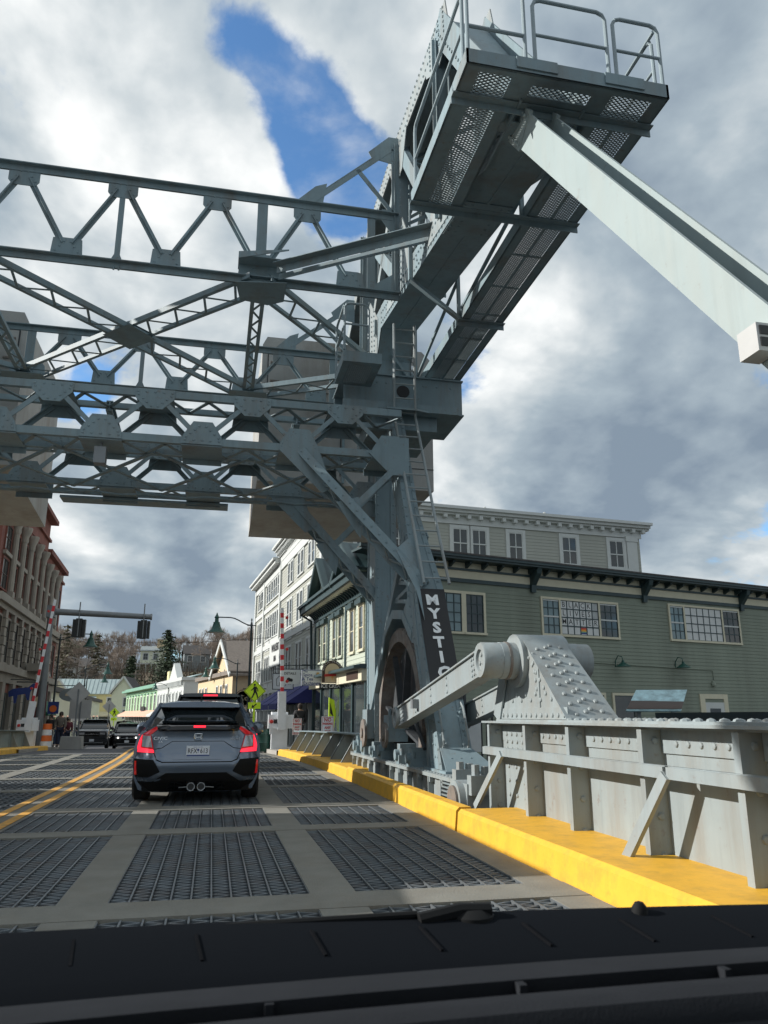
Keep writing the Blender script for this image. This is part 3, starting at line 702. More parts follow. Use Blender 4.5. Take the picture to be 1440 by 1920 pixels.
# portals -----------------------------------------------------
def gusset(mb, pts, y, th=.018): mb.prism([(p[0], y, p[1]) for p in pts], (0, th, 0))
def portal(y0, y1, zt, zb, name, knee, rivet=True):
    xs_b = [XC + k * 1.74 for k in (-3, -2, -1, 0, 1, 2, 3)]; xs_t = [XC + k * 1.74 for k in (-2.5, -1.5, -.5, .5, 1.5, 2.5)]
    XL, XR = XC - 5.45, XC + 5.45
    for zc, nm in ((zt, 'top_chord'), (zb, 'bottom_chord')):
        mb = MB()
        for y, s_ in ((y0, 1), (y1, -1)):
            mb.box(XL, XR, y, y + .02, zc - .06, zc + .06).box(XL, XR, y if s_ > 0 else y - .08, y + .1 if s_ > 0 else y + .02, zc - .078, zc - .06)
        tp(nm, mb, both=False)
        tp('chord_lacing', MB().lace((XL, y0 + .1, zc - .07), (XR, y0 + .1, zc - .07), (XL, y1 - .08, zc - .07), (XR, y1 - .08, zc - .07), 30, .075, .016, (0, 0, 1)), both=False)
    for x in xs_b:
        m_ = MB(); gusset(m_, [(x - .36, zb - .2), (x - .36, zb + .2), (x + .36, zb + .2), (x + .36, zb - .2)], y1 + .02); tp('gusset_plate', m_, both=False)
        for y in (y0 - .02,):
            m_ = MB(); gusset(m_, [(x - .36, zb - .07), (x - .34, zb + .09), (x - .17, zb + .36), (x + .17, zb + .36), (x + .34, zb + .09), (x + .36, zb - .07)], y); tp('gusset_plate', m_, both=False)
        tp('gusset_plate', MB().box(x - .36, x + .36, y0, y1, zb - .1, zb - .085), both=False)
    for x in xs_t:
        m_ = MB(); gusset(m_, [(x - .36, zt - .32), (x - .32, zt + .06), (x + .32, zt + .06), (x + .36, zt - .32)], y1 + .02); tp('gusset_plate', m_, both=False)
        for y in (y0 - .02,):
            m_ = MB(); gusset(m_, [(x - .34, zt + .06), (x + .34, zt + .06), (x + .34, zt - .12), (x + .14, zt - .32), (x - .14, zt - .32), (x - .34, zt - .12)], y); tp('gusset_plate', m_, both=False)
        tp('gusset_plate', MB().box(x - .33, x + .33, y0, y1, zt - .1, zt - .085), both=False)
    dg = []
    for i in range(6):
        dg += [((xs_b[i], zb), (xs_t[i], zt)), ((xs_t[i], zt), (xs_b[i + 1], zb))]
    for (a, b) in dg:
        f = .14
        p = V((a[0] + (b[0] - a[0]) * f, 0, a[1] + (b[1] - a[1]) * f)); q = V((b[0] + (a[0] - b[0]) * f, 0, b[1] + (a[1] - b[1]) * f))
        for y, s_ in ((y0, 1), (y1, -1)):
            m_ = MB(); m_.beam(p + V((0, y, 0)), q + V((0, y, 0)), .02, .085, (0, 0, 1)); m_.beam(p + V((0, y + s_ * .04, 0)), q + V((0, y + s_ * .04, 0)), .08, .014, (0, 0, 1), 0, .035)
            tp('diagonal', m_, both=False)
    m_ = MB()
    for x in xs_b + xs_t:
        lo = x in xs_b; zc = zb if lo else zt; s_ = 1 if lo else -1
        for k in range(4):
            for sg in (-1, 1): m_.dome((x + sg * (.06 + k * .075), y0 - .021, zc + s_ * (.27 - k * .07)), (0, -1, 0), .024)
        for k in range(5): m_.dome((x - .3 + k * .15, y0 - .021, zc), (0, -1, 0), .024)
    tp('portal_rivets', m_, both=False, kind='stuff')
portal(13.5, 14.28, 6.86, 6.0, 'front', True)
portal(16.05, 16.8, 6.75, 5.85, 'rear', True)
# knee braces
def knee(xa, za, ya, xb, zb_, yb, dy):
    a, b = V((xa, ya, za)), V((xb, yb, zb_)); mb = MB()
    for off in (0, dy):
        o_ = V((0, off, 0)); mb.beam(a + o_, b + o_, .16, .02, (0, 1, 0))
        mb.beam(a + o_, b + o_, .02, .1, (0, 1, 0), .08, .05 if off == 0 else -.05)
    tp('knee_brace', mb)
    d = (b - a); pn = V((-d.z, 0, d.x)).normalized() * .05
    tp('knee_lacing', MB().lace(a + V((0, .06, 0)) - pn, b + V((0, .06, 0)) - pn, a + V((0, dy - .06, 0)) - pn, b + V((0, dy - .06, 0)) - pn, 14, .06, .014, (d.z, 0, -d.x)))
    tp('web_plate', MB().prism([a.lerp(b, .25), a.lerp(b, .40), a.lerp(b, .40) + V((0, dy, 0)), a.lerp(b, .25) + V((0, dy, 0))], (.02, 0, .02)))
    m_ = MB(); m_.rivets(a.lerp(b, .03) + V((0, -.012, 0)), b + V((0, -.012, 0)), (0, -1, 0), .025, .2); tp('knee_rivets', m_, kind='stuff')
knee(1.30, 6.0, 13.5, 3.4, 3.35, 12.42, .5)
knee(1.35, 5.85, 16.08, 3.4, 3.55, 15.95, .6)
for (ya, dy) in ((13.5, .0), (16.1, 0)):
    z_ = 6.0 if ya < 15 else 5.85
    m_ = MB(); y = ya - .03
    gusset(m_, [(.95, z_ - .07), (1.02, z_ + .1), (1.12, z_ + .36), (1.5, z_ + .36), (1.65, z_ + .05), (1.95, z_ - .75), (1.75, z_ - .85)], y); tp('gusset_plate', m_)
    m_ = MB(); gusset(m_, [(2.62, z_), (3.0, z_ + .3), (3.4, z_ + .34), (3.4, z_ - .42), (3.05, z_ - .42)], y - .005); tp('gusset_plate', m_)
    tp('sub_strut', MB().beam((3.1, ya - .02, z_ - .32), (2.28, ya - .35 if ya < 15 else ya, z_ - 1.2), .02, .12, (0, 0, 1)).beam((3.1, ya + .5, z_ - .32), (2.28, ya + .2, z_ - 1.2), .02, .12, (0, 0, 1)))
    m_ = MB(); gusset(m_, [(1.98, z_ - 1.1), (2.38, z_ - .98), (2.48, z_ - 1.45), (2.42, z_ - 1.75), (2.2, z_ - 1.45)], ya - .36 if ya < 15 else ya - .05); tp('gusset_plate', m_)
# leg foot gusset of the knee
tp('gusset_plate', MB().prism([(2.95, 12.65, 3.98), (3.3, 12.88, 4.3), (3.3, 12.1, 2.7), (3.22, 12.3, 3.2)], (0, .02, 0)))
# horizontal bracing between the portals
for i in range(-2, 3):
    x0, x1 = XC + (i - .5) * 1.74, XC + (i + .5) * 1.74
    tp('cross_tie', MB().beam((x0, 14.1, 5.95), (x1, 16.15, 5.8), .08, .03), both=False); tp('cross_tie', MB().beam((x1, 14.1, 5.92), (x0, 16.15, 5.77), .08, .03), both=False)
for x in (XC - 3.5, XC, XC + 3.5): tp('cross_tie', MB().ibeam((x, 14.15, 6.8), (x, 16.1, 6.7), .12, .2), both=False)
tp('maintenance_walk', MB().box(-3.4, .1, 16.75, 17.2, 5.68, 5.73), both=False)
tp('cable_conduit', MB().tube([(XC - 5.3, 16.05, 5.66)] + [(XC - 5.3 + k * .6, 16.05, 5.66 - .05 * (k % 2)) for k in range(1, 18)], .022, 6), both=False)
tp('floodlight', MB().box(XC - .1, XC + .1, 13.6, 13.8, 5.5, 5.8).beam((XC, 13.7, 5.8), (XC, 13.7, 6.0), .03, .03), 'galv', both=False)
# access ladder up the front of the leg
lad = MB(); rung = MB(); LZ0, LZ1 = 3.35, 9.15
def lp(x, z):
    q = x - .07 * max(0, min(1, (z - 3.3) / 2.5)); return V((q, yl(min(z, 7.1)) - .17, z))
for x in (3.36, 3.80): lad.tube([lp(x, LZ0), lp(x, 4.0), lp(x, 4.8), lp(x, 7.1), lp(x, 7.9), lp(x, LZ1)], .027, 6)
ld = tp('ladder_rails', lad, 'steel_light', both=False)
z = LZ0 + .1; r0 = None
while z < LZ1 + .02:
    p = ((lp(3.36, z) + lp(3.80, z)) / 2)
    if r0 is None: r0 = mk('rung', MB().cyl((-.22, 0, 0), (.22, 0, 0), .016, n=6), 'steel_light', ld); r0.location = p
    else: copy_mesh(r0, ld, p).scale = ((lp(3.80, z).x - lp(3.36, z).x) / .44, 1, 1)
    z += .31
for q in list(P):
    mirror_part(q)
# name board on the leg
sg = thing('name_board', 'tall black board with white letters MYSTIC on the sloping tower leg', 'sign', legpt(3.48, 1.5, -.06))
za, zb2 = 1.45, 3.27
mk('board', MB().prism([legpt(LX0 - .0, za, -.045), legpt(LX1 + .01, za, -.045), legpt(LX1 + .01, zb2, -.045), legpt(LX0 - .0, zb2, -.045)], (0, .025, .0)), 'black', sg)
upv = (V(legpt(0, 3, 0)) - V(legpt(0, 2, 0))).normalized()
for i, ch in enumerate('MYSTIC'):
    text('letter', ch, .27, 'letter_white', sg, legpt(3.49, 3.06 - i * .243, -.052), (1, 0, 0), upv, bold=.012, sx=1.05)
# large gear wheels
def gear(label, X, mir=False):
    c = V((X, 14.25, 1.02)); g = thing('bull_gear', label, 'gear', (X, 14.25, -.7), group='bridge drive gears')
    mb = MB(); N = 64; r0_, r1_ = 1.52, 1.74
    for k in range(N):
        t = 2 * math.pi * k / N
        for (r, x) in ((r0_, -.14), (r1_, -.14), (r1_, .14), (r0_, .14)): mb.v.append((c.x + x, c.y + math.cos(t) * r, c.z + math.sin(t) * r))
    for k in range(N):
        for j in range(4): mb.f.append((k * 4 + j, k * 4 + (j + 1) % 4, ((k + 1) % N) * 4 + (j + 1) % 4, ((k + 1) % N) * 4 + j))
    mk('rim', mb, 'rust_steel', g)
    mb = MB()
    for k in range(72):
        t = 2 * math.pi * k / 72; d = V((0, math.cos(t), math.sin(t)))
        mb.beam(c + d * 1.74 + V((-.12, 0, 0)), c + d * 1.74 + V((.12, 0, 0)), .07, .07, d)
    mk('teeth', mb, 'rust_steel', g, kind='stuff')
    for k in range(8):
        t = 2 * math.pi * (k + .3) / 8; d = V((0, math.cos(t), math.sin(t)))
        mk('spoke', MB().beam(c + d * .2, c + d * 1.53, .16, .05, d.cross(V((1, 0, 0))), w1=.09), 'gear_dark', g)
    mk('hub', MB().cyl(c + V((-.2, 0, 0)), c + V((.2, 0, 0)), .3, n=24), 'gear_dark', g)
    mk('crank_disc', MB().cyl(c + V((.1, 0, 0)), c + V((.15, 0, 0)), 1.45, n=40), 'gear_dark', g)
gear('large dark spoked gear wheel with worn rim inside the right tower', 3.48)
gear('large dark spoked gear wheel inside the left tower, mostly out of frame', 2 * XC - 3.48)
mk_pit = thing('gear_pit', 'dark machinery recess behind the spoked gear wheel', 'machinery', (3.85, 14, -.5))
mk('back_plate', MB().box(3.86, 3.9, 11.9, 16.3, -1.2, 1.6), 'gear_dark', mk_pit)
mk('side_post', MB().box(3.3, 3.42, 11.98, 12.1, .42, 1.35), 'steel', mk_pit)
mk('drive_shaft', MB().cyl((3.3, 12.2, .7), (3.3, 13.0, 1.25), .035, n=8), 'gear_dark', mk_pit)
# ================================================================ BALANCE FRAME: overhead beams, portals, counterweights, walkways
bf = thing('balance_frame', 'overhead grey steel balance frame with concrete counterweights, trusses and mesh walkways', 'bridge frame', (3.6, 16, 8.62))
Q = []
def bp(name, mb, m='steel', both=True, **k):
    q = mk(name, mb, m, bf, **k)
    if both: Q.append(q)
    return q
BX0, BX1 = 3.2, 4.0
def zbot(Y): return 8.22 + (Y - 7.3) * .168
# bottom chord: box with cover plate, side plates, riveted
mb = MB()
ya, yb = 7.35, 15.1
for x in (BX0, BX1 - .025): mb.prism([(x, ya, zbot(ya)), (x, yb, zbot(yb)), (x, yb, zbot(yb) + .5), (x, ya, zbot(ya) + .42)], (.025, 0, 0))
mb.prism([(BX0 - .0, ya, zbot(ya)), (BX1, ya, zbot(ya)), (BX1, yb, zbot(yb)), (BX0, yb, zbot(yb))], (0, 0, -.02))
mb.prism([(BX0, ya, zbot(ya) + .42), (BX1, ya, zbot(ya) + .42), (BX1, yb, zbot(yb) + .5), (BX0, yb, zbot(yb) + .5)], (0, 0, .02))
bp('bottom_chord', mb, 'steel')
mb = MB().prism([(3.58, 7.6, zbot(7.6) - .035), (3.62, 7.6, zbot(7.6) - .035), (3.62, 15, zbot(15) - .035), (3.58, 15, zbot(15) - .035)], (0, 0, .014))
mb.prism([(BX0 + .02, 9.3, zbot(9.3) - .034), (BX1 - .02, 9.3, zbot(9.3) - .034), (BX1 - .02, 10.4, zbot(10.4) - .034), (BX0 + .02, 10.4, zbot(10.4) - .034)], (0, 0, .013))
bp('splice_plate', mb)
# heel: chord drops to the pivot
mb = MB()
heel = [(15.1, zbot(15.1)), (15.55, 8.95), (15.6, 8.2), (16.5, 8.2), (16.6, 9.2), (16.6, 10.2), (15.1, zbot(15.1) + .5)]
for x in (BX0, BX1 - .025): mb.prism([(x, y, z) for y, z in heel], (.025, 0, 0))
for (a, b) in zip(heel[:4], heel[1:5]): mb.prism([(BX0, a[0], a[1]), (BX1, a[0], a[1]), (BX1, b[0], b[1]), (BX0, b[0], b[1])], (0, .015, 0))
bp('heel_post', mb)
# top chord, end post
top = [(10.3, 12.45), (13.3, 12.75), (16.7, 12.75), (20.4, 11.0)]
mb = MB()
for x0, x1 in ((BX0, BX0 + .03), (BX1 - .03, BX1)):
    for (a, b) in zip(top[:-1], top[1:]): mb.prism([(x0, a[0], a[1]), (x0, b[0], b[1]), (x0, b[0], b[1] + .42), (x0, a[0], a[1] + .42)], (x1 - x0, 0, 0))
for (a, b) in zip(top[:-1], top[1:]): mb.prism([(BX0 + .03, a[0], a[1] + .36), (BX1 - .03, a[0], a[1] + .36), (BX1 - .03, b[0], b[1] + .36), (BX0 + .03, b[0], b[1] + .36)], (0, 0, .02))
bp('top_chord', mb, 'steel_light')
E0, E1 = (10.35, 12.85), (7.45, 8.55)
mb = MB()
for x in (BX0 - .02, BX1 - .01): mb.beam((x + .015, E0[0], E0[1]), (x + .015, E1[0], E1[1]), .03, .5, (0, 0, 1))
mb.beam((3.6, E0[0] - .2, E0[1] - .1), (3.6, E1[0] + .05, E1[1]), .74, .02, (0, -1, .6))
bp('end_post', mb, 'steel')
def side_plate(name, pts, both_x=True, m='steel'):
    for x in (BX0 - .012, BX1 - .008): bp(name, MB().prism([(x, y, z) for y, z in pts], (.02, 0, 0)), m)
def sdiag(a, b, w=.32, name='web_diagonal', m='steel'):
    mb = MB()
    for x in (BX0 + .01, BX1 - .01):
        mb.beam((x, a[0], a[1]), (x, b[0], b[1]), .02, w, (0, 0, 1))
        for s_ in (-1, 1): mb.beam((x + (.05 if x < 3.5 else -.05), a[0], a[1]), (x + (.05 if x < 3.5 else -.05), b[0], b[1]), .1, .016, (0, 0, 1), 0, s_ * (w / 2 - .01))
    d = V((0, b[0] - a[0], b[1] - a[1]))
    mb.lace((BX0 + .1, a[0], a[1]), (BX0 + .1, b[0], b[1]), (BX1 - .1, a[0], a[1]), (BX1 - .1, b[0], b[1]), 9, .07, .014, (0, -d.z, d.y))
    return bp(name, mb, m)
sdiag((13.3, 9.35), (13.3, 12.8), .34, 'web_post', 'steel')
sdiag((16.62, 8.6), (16.62, 12.8), .42, 'web_post', 'steel')
sdiag((10.35, 8.95), (10.35, 12.5), .26, 'web_post')
sdiag((10.6, 9.0), (13.15, 12.5), .28)
sdiag((13.45, 9.7), (16.4, 12.5), .3)
sdiag((16.4, 9.9), (13.5, 12.5), .22, m='steel_light')
sdiag((16.8, 9.6), (20.2, 10.9), .3)
side_plate('gusset_plate', [(12.3, zbot(12.3) + .1), (14.5, zbot(14.5) + .1), (14.2, 10.0), (13.55, 10.9), (13.05, 10.9), (12.5, 10.1)], m='steel_light')
side_plate('gusset_plate', [(9.6, zbot(9.6) + .1), (11.2, zbot(11.2) + .1), (10.9, 9.6), (10.1, 9.7)], m='steel_light')
side_plate('gusset_plate', [(9.7, 12.1), (9.9, 12.9), (11.2, 13.0), (11.1, 12.4), (10.4, 11.9)], m='steel_light')
side_plate('gusset_plate', [(12.6, 12.7), (14.1, 12.7), (13.7, 12.0), (13.0, 12.0)], m='steel_light')
side_plate('gusset_plate', [(15.5, 9.0), (16.95, 8.8), (16.95, 10.6), (16.3, 10.8), (15.4, 9.9)], m='steel_light')
side_plate('pin_plate', [(7.05, 8.25), (7.2, 8.85), (7.7, 9.1), (8.6, 8.95), (8.8, 8.5), (8.3, 8.28)])
mb = MB(); X_ = BX0 - .013
for dz in (.08, .2, .32): mb.rivets((X_, 7.8, zbot(7.8) + dz), (X_, 15, zbot(15) + dz), (-1, 0, 0), .026, .16 if dz != .2 else .5)
for dz in (.06, .36): mb.rivets((X_, 10.2, 12.5 + dz), (X_, 13.3, 12.75 + dz), (-1, 0, 0), .026, .15); mb.rivets((X_, 13.3, 12.75 + dz), (X_, 16.7, 12.75 + dz), (-1, 0, 0), .026, .15)
for k in range(5): mb.rivets((X_ - .012, 12.9 + k * .2, 9.5), (X_ - .012, 12.95 + k * .17, 10.6), (-1, 0, 0), .026, .13)
for k in range(4): mb.rivets((X_ - .01, 9.95 + k * .28, 12.3), (X_ - .01, 10.0 + k * .28, 12.85), (-1, 0, 0), .026, .11)
for k in range(4): mb.rivets((X_ - .01, 15.7 + k * .3, 9.0), (X_ - .01, 15.8 + k * .28, 10.3), (-1, 0, 0), .026, .12)
for y in (13.18, 13.42, 16.46, 16.78): mb.rivets((X_ + .01, y, 9.8), (X_ + .01, y, 12.7), (-1, 0, 0), .025, .18)
for k in range(6):
    for x in (BX0 + .06, BX0 + .18, BX1 - .18, BX1 - .06): mb.dome((x, 9.4 + k * .17, zbot(9.4 + k * .17) - .034), (0, 0, -1), .026); 
for y in (E0[0],): mb.rivets((BX0 - .025, E0[0] + .1, E0[1]), (BX0 - .025, E1[0] + .2, E1[1]), (-1, 0, 0), .026, .18)
bp('beam_rivets', mb, 'steel', kind='stuff')
# counterweight ------------------------------------------------
WX0, WX1, WY0, WY1, WZ0, WZ1 = .82, 5.62, 19.5, 24.0, 7.15, 11.3
pr = [(WX0, 7.15), (WX0, WZ1 - .25), (WX0 + .12, WZ1), (WX1 - .3, WZ1), (WX1, WZ1 - .3), (WX1, WZ0 + .1), (WX1 - .5, WZ0 - .55), (WX0 + .0, WZ0 - .55)]
mb = MB(); n = len(pr)
def ring(y, pts): return [(x, y, z) for x, z in pts]
pr1 = [(x, (z if i not in (6, 7, 0, 5) else (7.15 if i in (0, 5) else 7.15))) for i, (x, z) in enumerate(pr)]
pr0 = [(x, z) for x, z in pr1]
mb.v = ring(WY0, pr0) + ring(WY1, [(x, z - (.5 if i in (6, 7) else 0)) for i, (x, z) in enumerate(pr1)])
mb.f = [tuple(range(n - 1, -1, -1)), tuple(range(n, 2 * n))] + [(i, (i + 1) % n, n + (i + 1) % n, n + i) for i in range(n)]
cw = mk('counterweight', mb, 'concrete', bf, label='right weathered concrete counterweight block with hatches', smooth=False)
def cwsub(name, mb, m): return mk(name, mb, m, cw, smooth=True)
cwsub('form_seam', MB().box(WX0 - .004, WX1 + .004, WY0 - .012, WY0, 7.75, 7.77).box(3.0, 3.02, WY0 - .01, WY0, 7.4, 11.2), 'underdeck')
for (x0, x1, zA, zB) in ((1.0, 3.0, 9.75, 10.75), (4.2, 5.1, 8.3, 9.5), (4.25, 5.05, 10.1, 10.9)):
    d_ = cwsub('hatch_door', MB().box(x0, x1, WY0 - .05, WY0, zA, zB), 'concrete')
    cwsub('hatch_frame', MB().box(x0 - .03, x1 + .03, WY0 - .035, WY0, zB, zB + .03).box(x1, x1 + .03, WY0 - .035, WY0, zA, zB).box(x0 - .03, x0, WY0 - .035, WY0, zA, zB), 'underdeck')
    for zz_ in (zA + .15, (zA + zB) / 2, zB - .15): cwsub('hinge', MB().box(x1 - .12, x1 + .1, WY0 - .07, WY0 - .03, zz_ - .06, zz_ + .06), 'gate_white')
    cwsub('latch', MB().box(x0 + .05, x0 + .3, WY0 - .08, WY0 - .04, zA + .2, zA + .25).box(x0 + .05, x0 + .3, WY0 - .08, WY0 - .04, zB - .25, zB - .2), 'rust_steel')
cwsub('support_angle', MB().box(3.05, 3.12, WY0 - .06, WY0, 7.2, 11.3).box(4.0, 4.07, WY0 - .06, WY0, 7.2, 11.3), 'steel')
mirror_part(cw, 'left weathered concrete counterweight block')
# portal trusses between the two beams --------------------------
def top_portal(Y, zt, zb, zk, flip):
    XL, XR = 2 * XC - 3.18, 3.18
    for zc, nm in ((zt, 'portal_top_chord'), (zb, 'portal_bottom_chord')):
        sg = 1 if zc == zt else -1
        bp(nm, MB().box(XL, XR, Y - .1, Y + .1, zc - .02, zc).box(XL, XR, Y - .012, Y - .0, zc - .14, zc - .02).box(XL, XR, Y + .02, Y + .032, zc - .14, zc - .02), both=False)
    tn = [XC + k * 1.75 for k in (-2, -1, 0, 1, 2)]; bn = [XC + k * 1.75 for k in (-2.5, -1.5, -.5, .5, 1.5, 2.5)]
    H = zt - zb
    def gp(pts): 
        m_ = MB(); gusset(m_, pts, Y + .0, .018); return bp('gusset_plate', m_, both=False)
    rvt = MB()
    for x in tn:
        gp([(x - .27, zt - .03), (x + .27, zt - .03), (x + .27, zt - .34), (x + .2, zt - .43), (x - .2, zt - .43), (x - .27, zt - .34)])
        for k in range(3):
            for s_ in (-1, 1): rvt.dome((x + s_ * (.06 + k * .07), Y - .001, zt - .14 - k * .1), (0, -1, 0), .022)
    for x in bn:
        big = abs(abs(x - XC) - 2.625) < .1
        w = .42 if big else .28
        gp([(x - w, zb + .0), (x - w * .9, zb + .36), (x - w * .55, zb + .38 + (.14 if big else 0)), (x + w * .55, zb + .38 + (.14 if big else 0)), (x + w * .9, zb + .36), (x + w, zb)])
        for k in range(3):
            for s_ in (-1, 1): rvt.dome((x + s_ * (.2 - k * .07), Y - .001, zb + .1 + k * .1), (0, -1, 0), .022)
    bp('portal_rivets', rvt, both=False, kind='stuff')
    for i, x in enumerate(tn):
        for xb in (bn[i], bn[i + 1]):
            a = V((x, Y, zt - .1)); b = V((xb, Y, zb + .1)); f = .1
            bp('portal_diagonal', MB().beam(a.lerp(b, f), b.lerp(a, f), .12, .014, (0, 1, 0), 0, .03).beam(a.lerp(b, f), b.lerp(a, f), .014, .09, (0, 1, 0), 0, .0), both=False)
    for x in (XC, XC + 2.625, XC - 2.625):
        w = .10 if x == XC else .2
        bp('portal_post', MB().beam((x, Y + .02, zb + .1), (x, Y + .02, zt - .05), w, .03, (0, 1, 0)), both=False)
        if x == XC: bp('post_foot', MB().prism([(x - .12, Y, zb), (x + .12, Y, zb), (x + .04, Y, zb + .18), (x - .04, Y, zb + .18)], (0, .02, 0)), both=False)
    # end knees rising to the beam
    xk = XC + 3.5
    bp('knee_strut', MB().beam((xk, Y, zt - .02), (3.05, Y, zk - .06), .1, .02, (0, 1, 0)).beam((xk, Y + .05, zt), (3.05, Y + .05, zk - .03), .02, .11, (0, 1, 0), .05))
    bp('knee_strut', MB().beam(V((xk, Y, zt)).lerp(V((3.05, Y, zk)), .58), (3.1, Y, zt - .02), .09, .02, (0, 1, 0)))
    m_ = MB(); gusset(m_, [(xk - .25, zt), (xk + .15, zt + .42), (xk + .38, zt + .52), (xk + .3, zt)], Y - .004); bp('gusset_plate', m_)
    m_ = MB(); gusset(m_, [(3.19, zk - .45), (3.19, zk + .22), (2.98, zk + .22), (2.55, zk - .22), (2.62, zk - .36)], Y - .004); bp('gusset_plate', m_)
    m_ = MB(); gusset(m_, [(3.19, zt - .3), (3.19, zt + .1), (2.85, zt + .1), (2.65, zt - .06), (2.8, zt - .12), (3.0, zt - .4)], Y - .004); bp('gusset_plate', m_)
    m_ = MB(); gusset(m_, [(3.19, zb - .1), (3.19, zb + .42), (3.05, zb + .42), (2.55, zb + .05), (2.55, zb - .03)], Y - .004); bp('gusset_plate', m_)
    bp('portal_post', MB().beam((2.62, Y + .02, zb), (2.62, Y + .02, zt), .16, .02, (0, 1, 0)))
top_portal(13.3, 11.1, 9.3, 12.75, False)
top_portal(18.5, 10.45, 9.05, 11.9, True)
# horizontal laced bracing in the plane of the lower chords
def laced(a, b, w=.52, n=12, name='laced_brace', both=False, lm='steel'):
    a, b = V(a), V(b); d = (b - a).normalized(); s_ = d.cross(V((0, 0, 1))).normalized() * (w / 2); mb = MB()
    for sg in (-1, 1):
        mb.beam(a + s_ * sg, b + s_ * sg, .08, .012, (0, 0, 1)); mb.beam(a + s_ * sg * 1.08, b + s_ * sg * 1.08, .012, .12, (0, 0, 1), 0, .06)
    q = bp(name, mb, both=both)
    l = mk('lacing', MB().lace(a + s_ * .9, b + s_ * .9, a - s_ * .9, b - s_ * .9, n, .05, .01, (0, 0, 1)), lm, q)
    return q
zb_ = 9.2; BN = 2.625
laced((XC + BN, 13.35, zb_), (XC - BN, 18.45, zb_ - .12), n=18)
laced((XC - BN, 13.35, zb_ - .03), (XC + BN, 18.45, zb_ - .15), n=18)
bp('crossing_plate', MB().prism([(XC - .55, 15.9, zb_ - .1), (XC + .05, 15.3, zb_ - .1), (XC + .55, 15.9, zb_ - .1), (XC - .05, 16.5, zb_ - .1)], (0, 0, .012)).prism([(XC - .4, 15.9, zb_ + .06), (XC, 15.5, zb_ + .06), (XC + .4, 15.9, zb_ + .06), (XC, 16.3, zb_ + .06)], (0, 0, .012)), both=False)
laced((XC + BN, 13.35, zb_), (3.3, 16.6, zb_ - .05), n=10, both=True)
laced((XC + BN, 18.45, zb_ - .12), (3.3, 16.9, zb_ - .1), n=8, both=True)
laced((XC + BN, 13.35, zb_ - .02), (XC + BN, 18.45, zb_ - .15), w=.2, n=16, both=True)
bp('plan_gusset', MB().prism([(XC + BN - .45, 13.2, zb_ - .09), (XC + BN + .5, 13.05, zb_ - .09), (XC + BN + .5, 13.75, zb_ - .09), (XC + BN + .2, 13.95, zb_ - .09), (XC + BN - .35, 13.85, zb_ - .09)], (0, 0, .015)).box(XC + BN - .42, XC + BN + .5, 13.0, 13.5, zb_ + .36, zb_ + .375).prism([(XC + BN - .42, 13.0, zb_ + .3), (XC + BN + .5, 12.75, zb_ + .42), (XC + BN + .5, 12.75, zb_ + .44), (XC + BN - .42, 13.0, zb_ + .44)], (0, .02, 0)))
bp('plan_gusset', MB().prism([(XC + BN - .45, 18.0, zb_ - .22), (XC + BN + .45, 18.0, zb_ - .22), (XC + BN + .55, 18.7, zb_ - .22), (XC + BN - .55, 18.7, zb_ - .22)], (0, 0, .015)))
bp('forward_brace', MB().lbeam((XC + BN + .3, 12.95, zb_ + .18), (3.3, 10.95, zb_ + .05), .16, .14, .014, (0, 0, 1)).lbeam((XC + BN + .35, 13.1, zb_ + .1), (3.35, 11.1, zb_ - .0), .12, .1, .014, (0, 0, 1), -1), 'steel')
for q in (-.03, .06): bp('hanging_hook', MB().tube([(XC + q, 13.28, 9.2), (XC + q, 13.28, 9.12)], .02, 6), both=False)
# walkways and end platform -------------------------------------
PZ = 8.3
PX0, PX1, PY0 = 2.40, 4.93, 6.7
def walk_frame(mb, x0, x1, y0, y1, holes, h=.2, t=.012):          # solid underside with openings, edge channels
    mb.box(x0, x1, y0, y0 + .03, PZ, PZ + h).box(x0, x1, y1 - .03, y1, PZ, PZ + h * .6).box(x0, x0 + .03, y0, y1, PZ, PZ + h).box(x1 - .03, x1, y0, y1, PZ, PZ + h)
    return mb
mb = walk_frame(MB(), PX0, PX1, PY0, 7.22, None)
for a, b in ((PX0, 2.58), (2.98, 3.25), (4.0, 4.24), (4.75, PX1)): mb.box(a, b, PY0, 7.22, PZ + .0, PZ + .014)
for a, b in ((2.58, 2.98), (4.24, 4.75)): mb.box(a, b, PY0, 6.80, PZ + .0, PZ + .014).box(a, b, 7.12, 7.22, PZ, PZ + .014)
mb.box(3.25, 4.0, PY0, 6.86, PZ, PZ + .014).box(3.25, 4.0, 7.02, 7.22, PZ, PZ + .014)
for x in (3.0, 4.1): mb.box(x, x + .5, PY0 - .02, PY0, PZ + .05, PZ + .2)
bp('end_platform', mb)
mb = walk_frame(MB(), PX0, 3.14, 7.22, 9.25, None)
mb.box(PX0, 2.62, 7.22, 9.25, PZ, PZ + .012).box(2.96, 3.14, 7.22, 9.25, PZ, PZ + .012)
bp('walkway_frame', mb)
mb = walk_frame(MB(), 4.12, PX1, 7.22, 15.6, None)
mb.box(4.12, 4.27, 7.22, 15.6, PZ, PZ + .012).box(4.77, PX1, 7.22, 15.6, PZ, PZ + .012).box(4.5, 4.54, 7.22, 15.6, PZ, PZ + .02)
for y in [8.2 + k * .95 for k in range(8)]: mb.box(4.27, 4.77, y, y + .03, PZ, PZ + .025)
bp('walkway_frame', mb)
mb = MB()
expanded(mb, 2.62, 2.96, 7.25, 9.22, PZ + .016); expanded(mb, 4.27, 4.77, 7.25, 15.55, PZ + .016)
expanded(mb, 2.58, 2.98, 6.8, 7.12, PZ + .018); expanded(mb, 4.24, 4.75, 6.8, 7.12, PZ + .018); expanded(mb, 3.25, 4.0, 6.86, 7.02, PZ + .018)
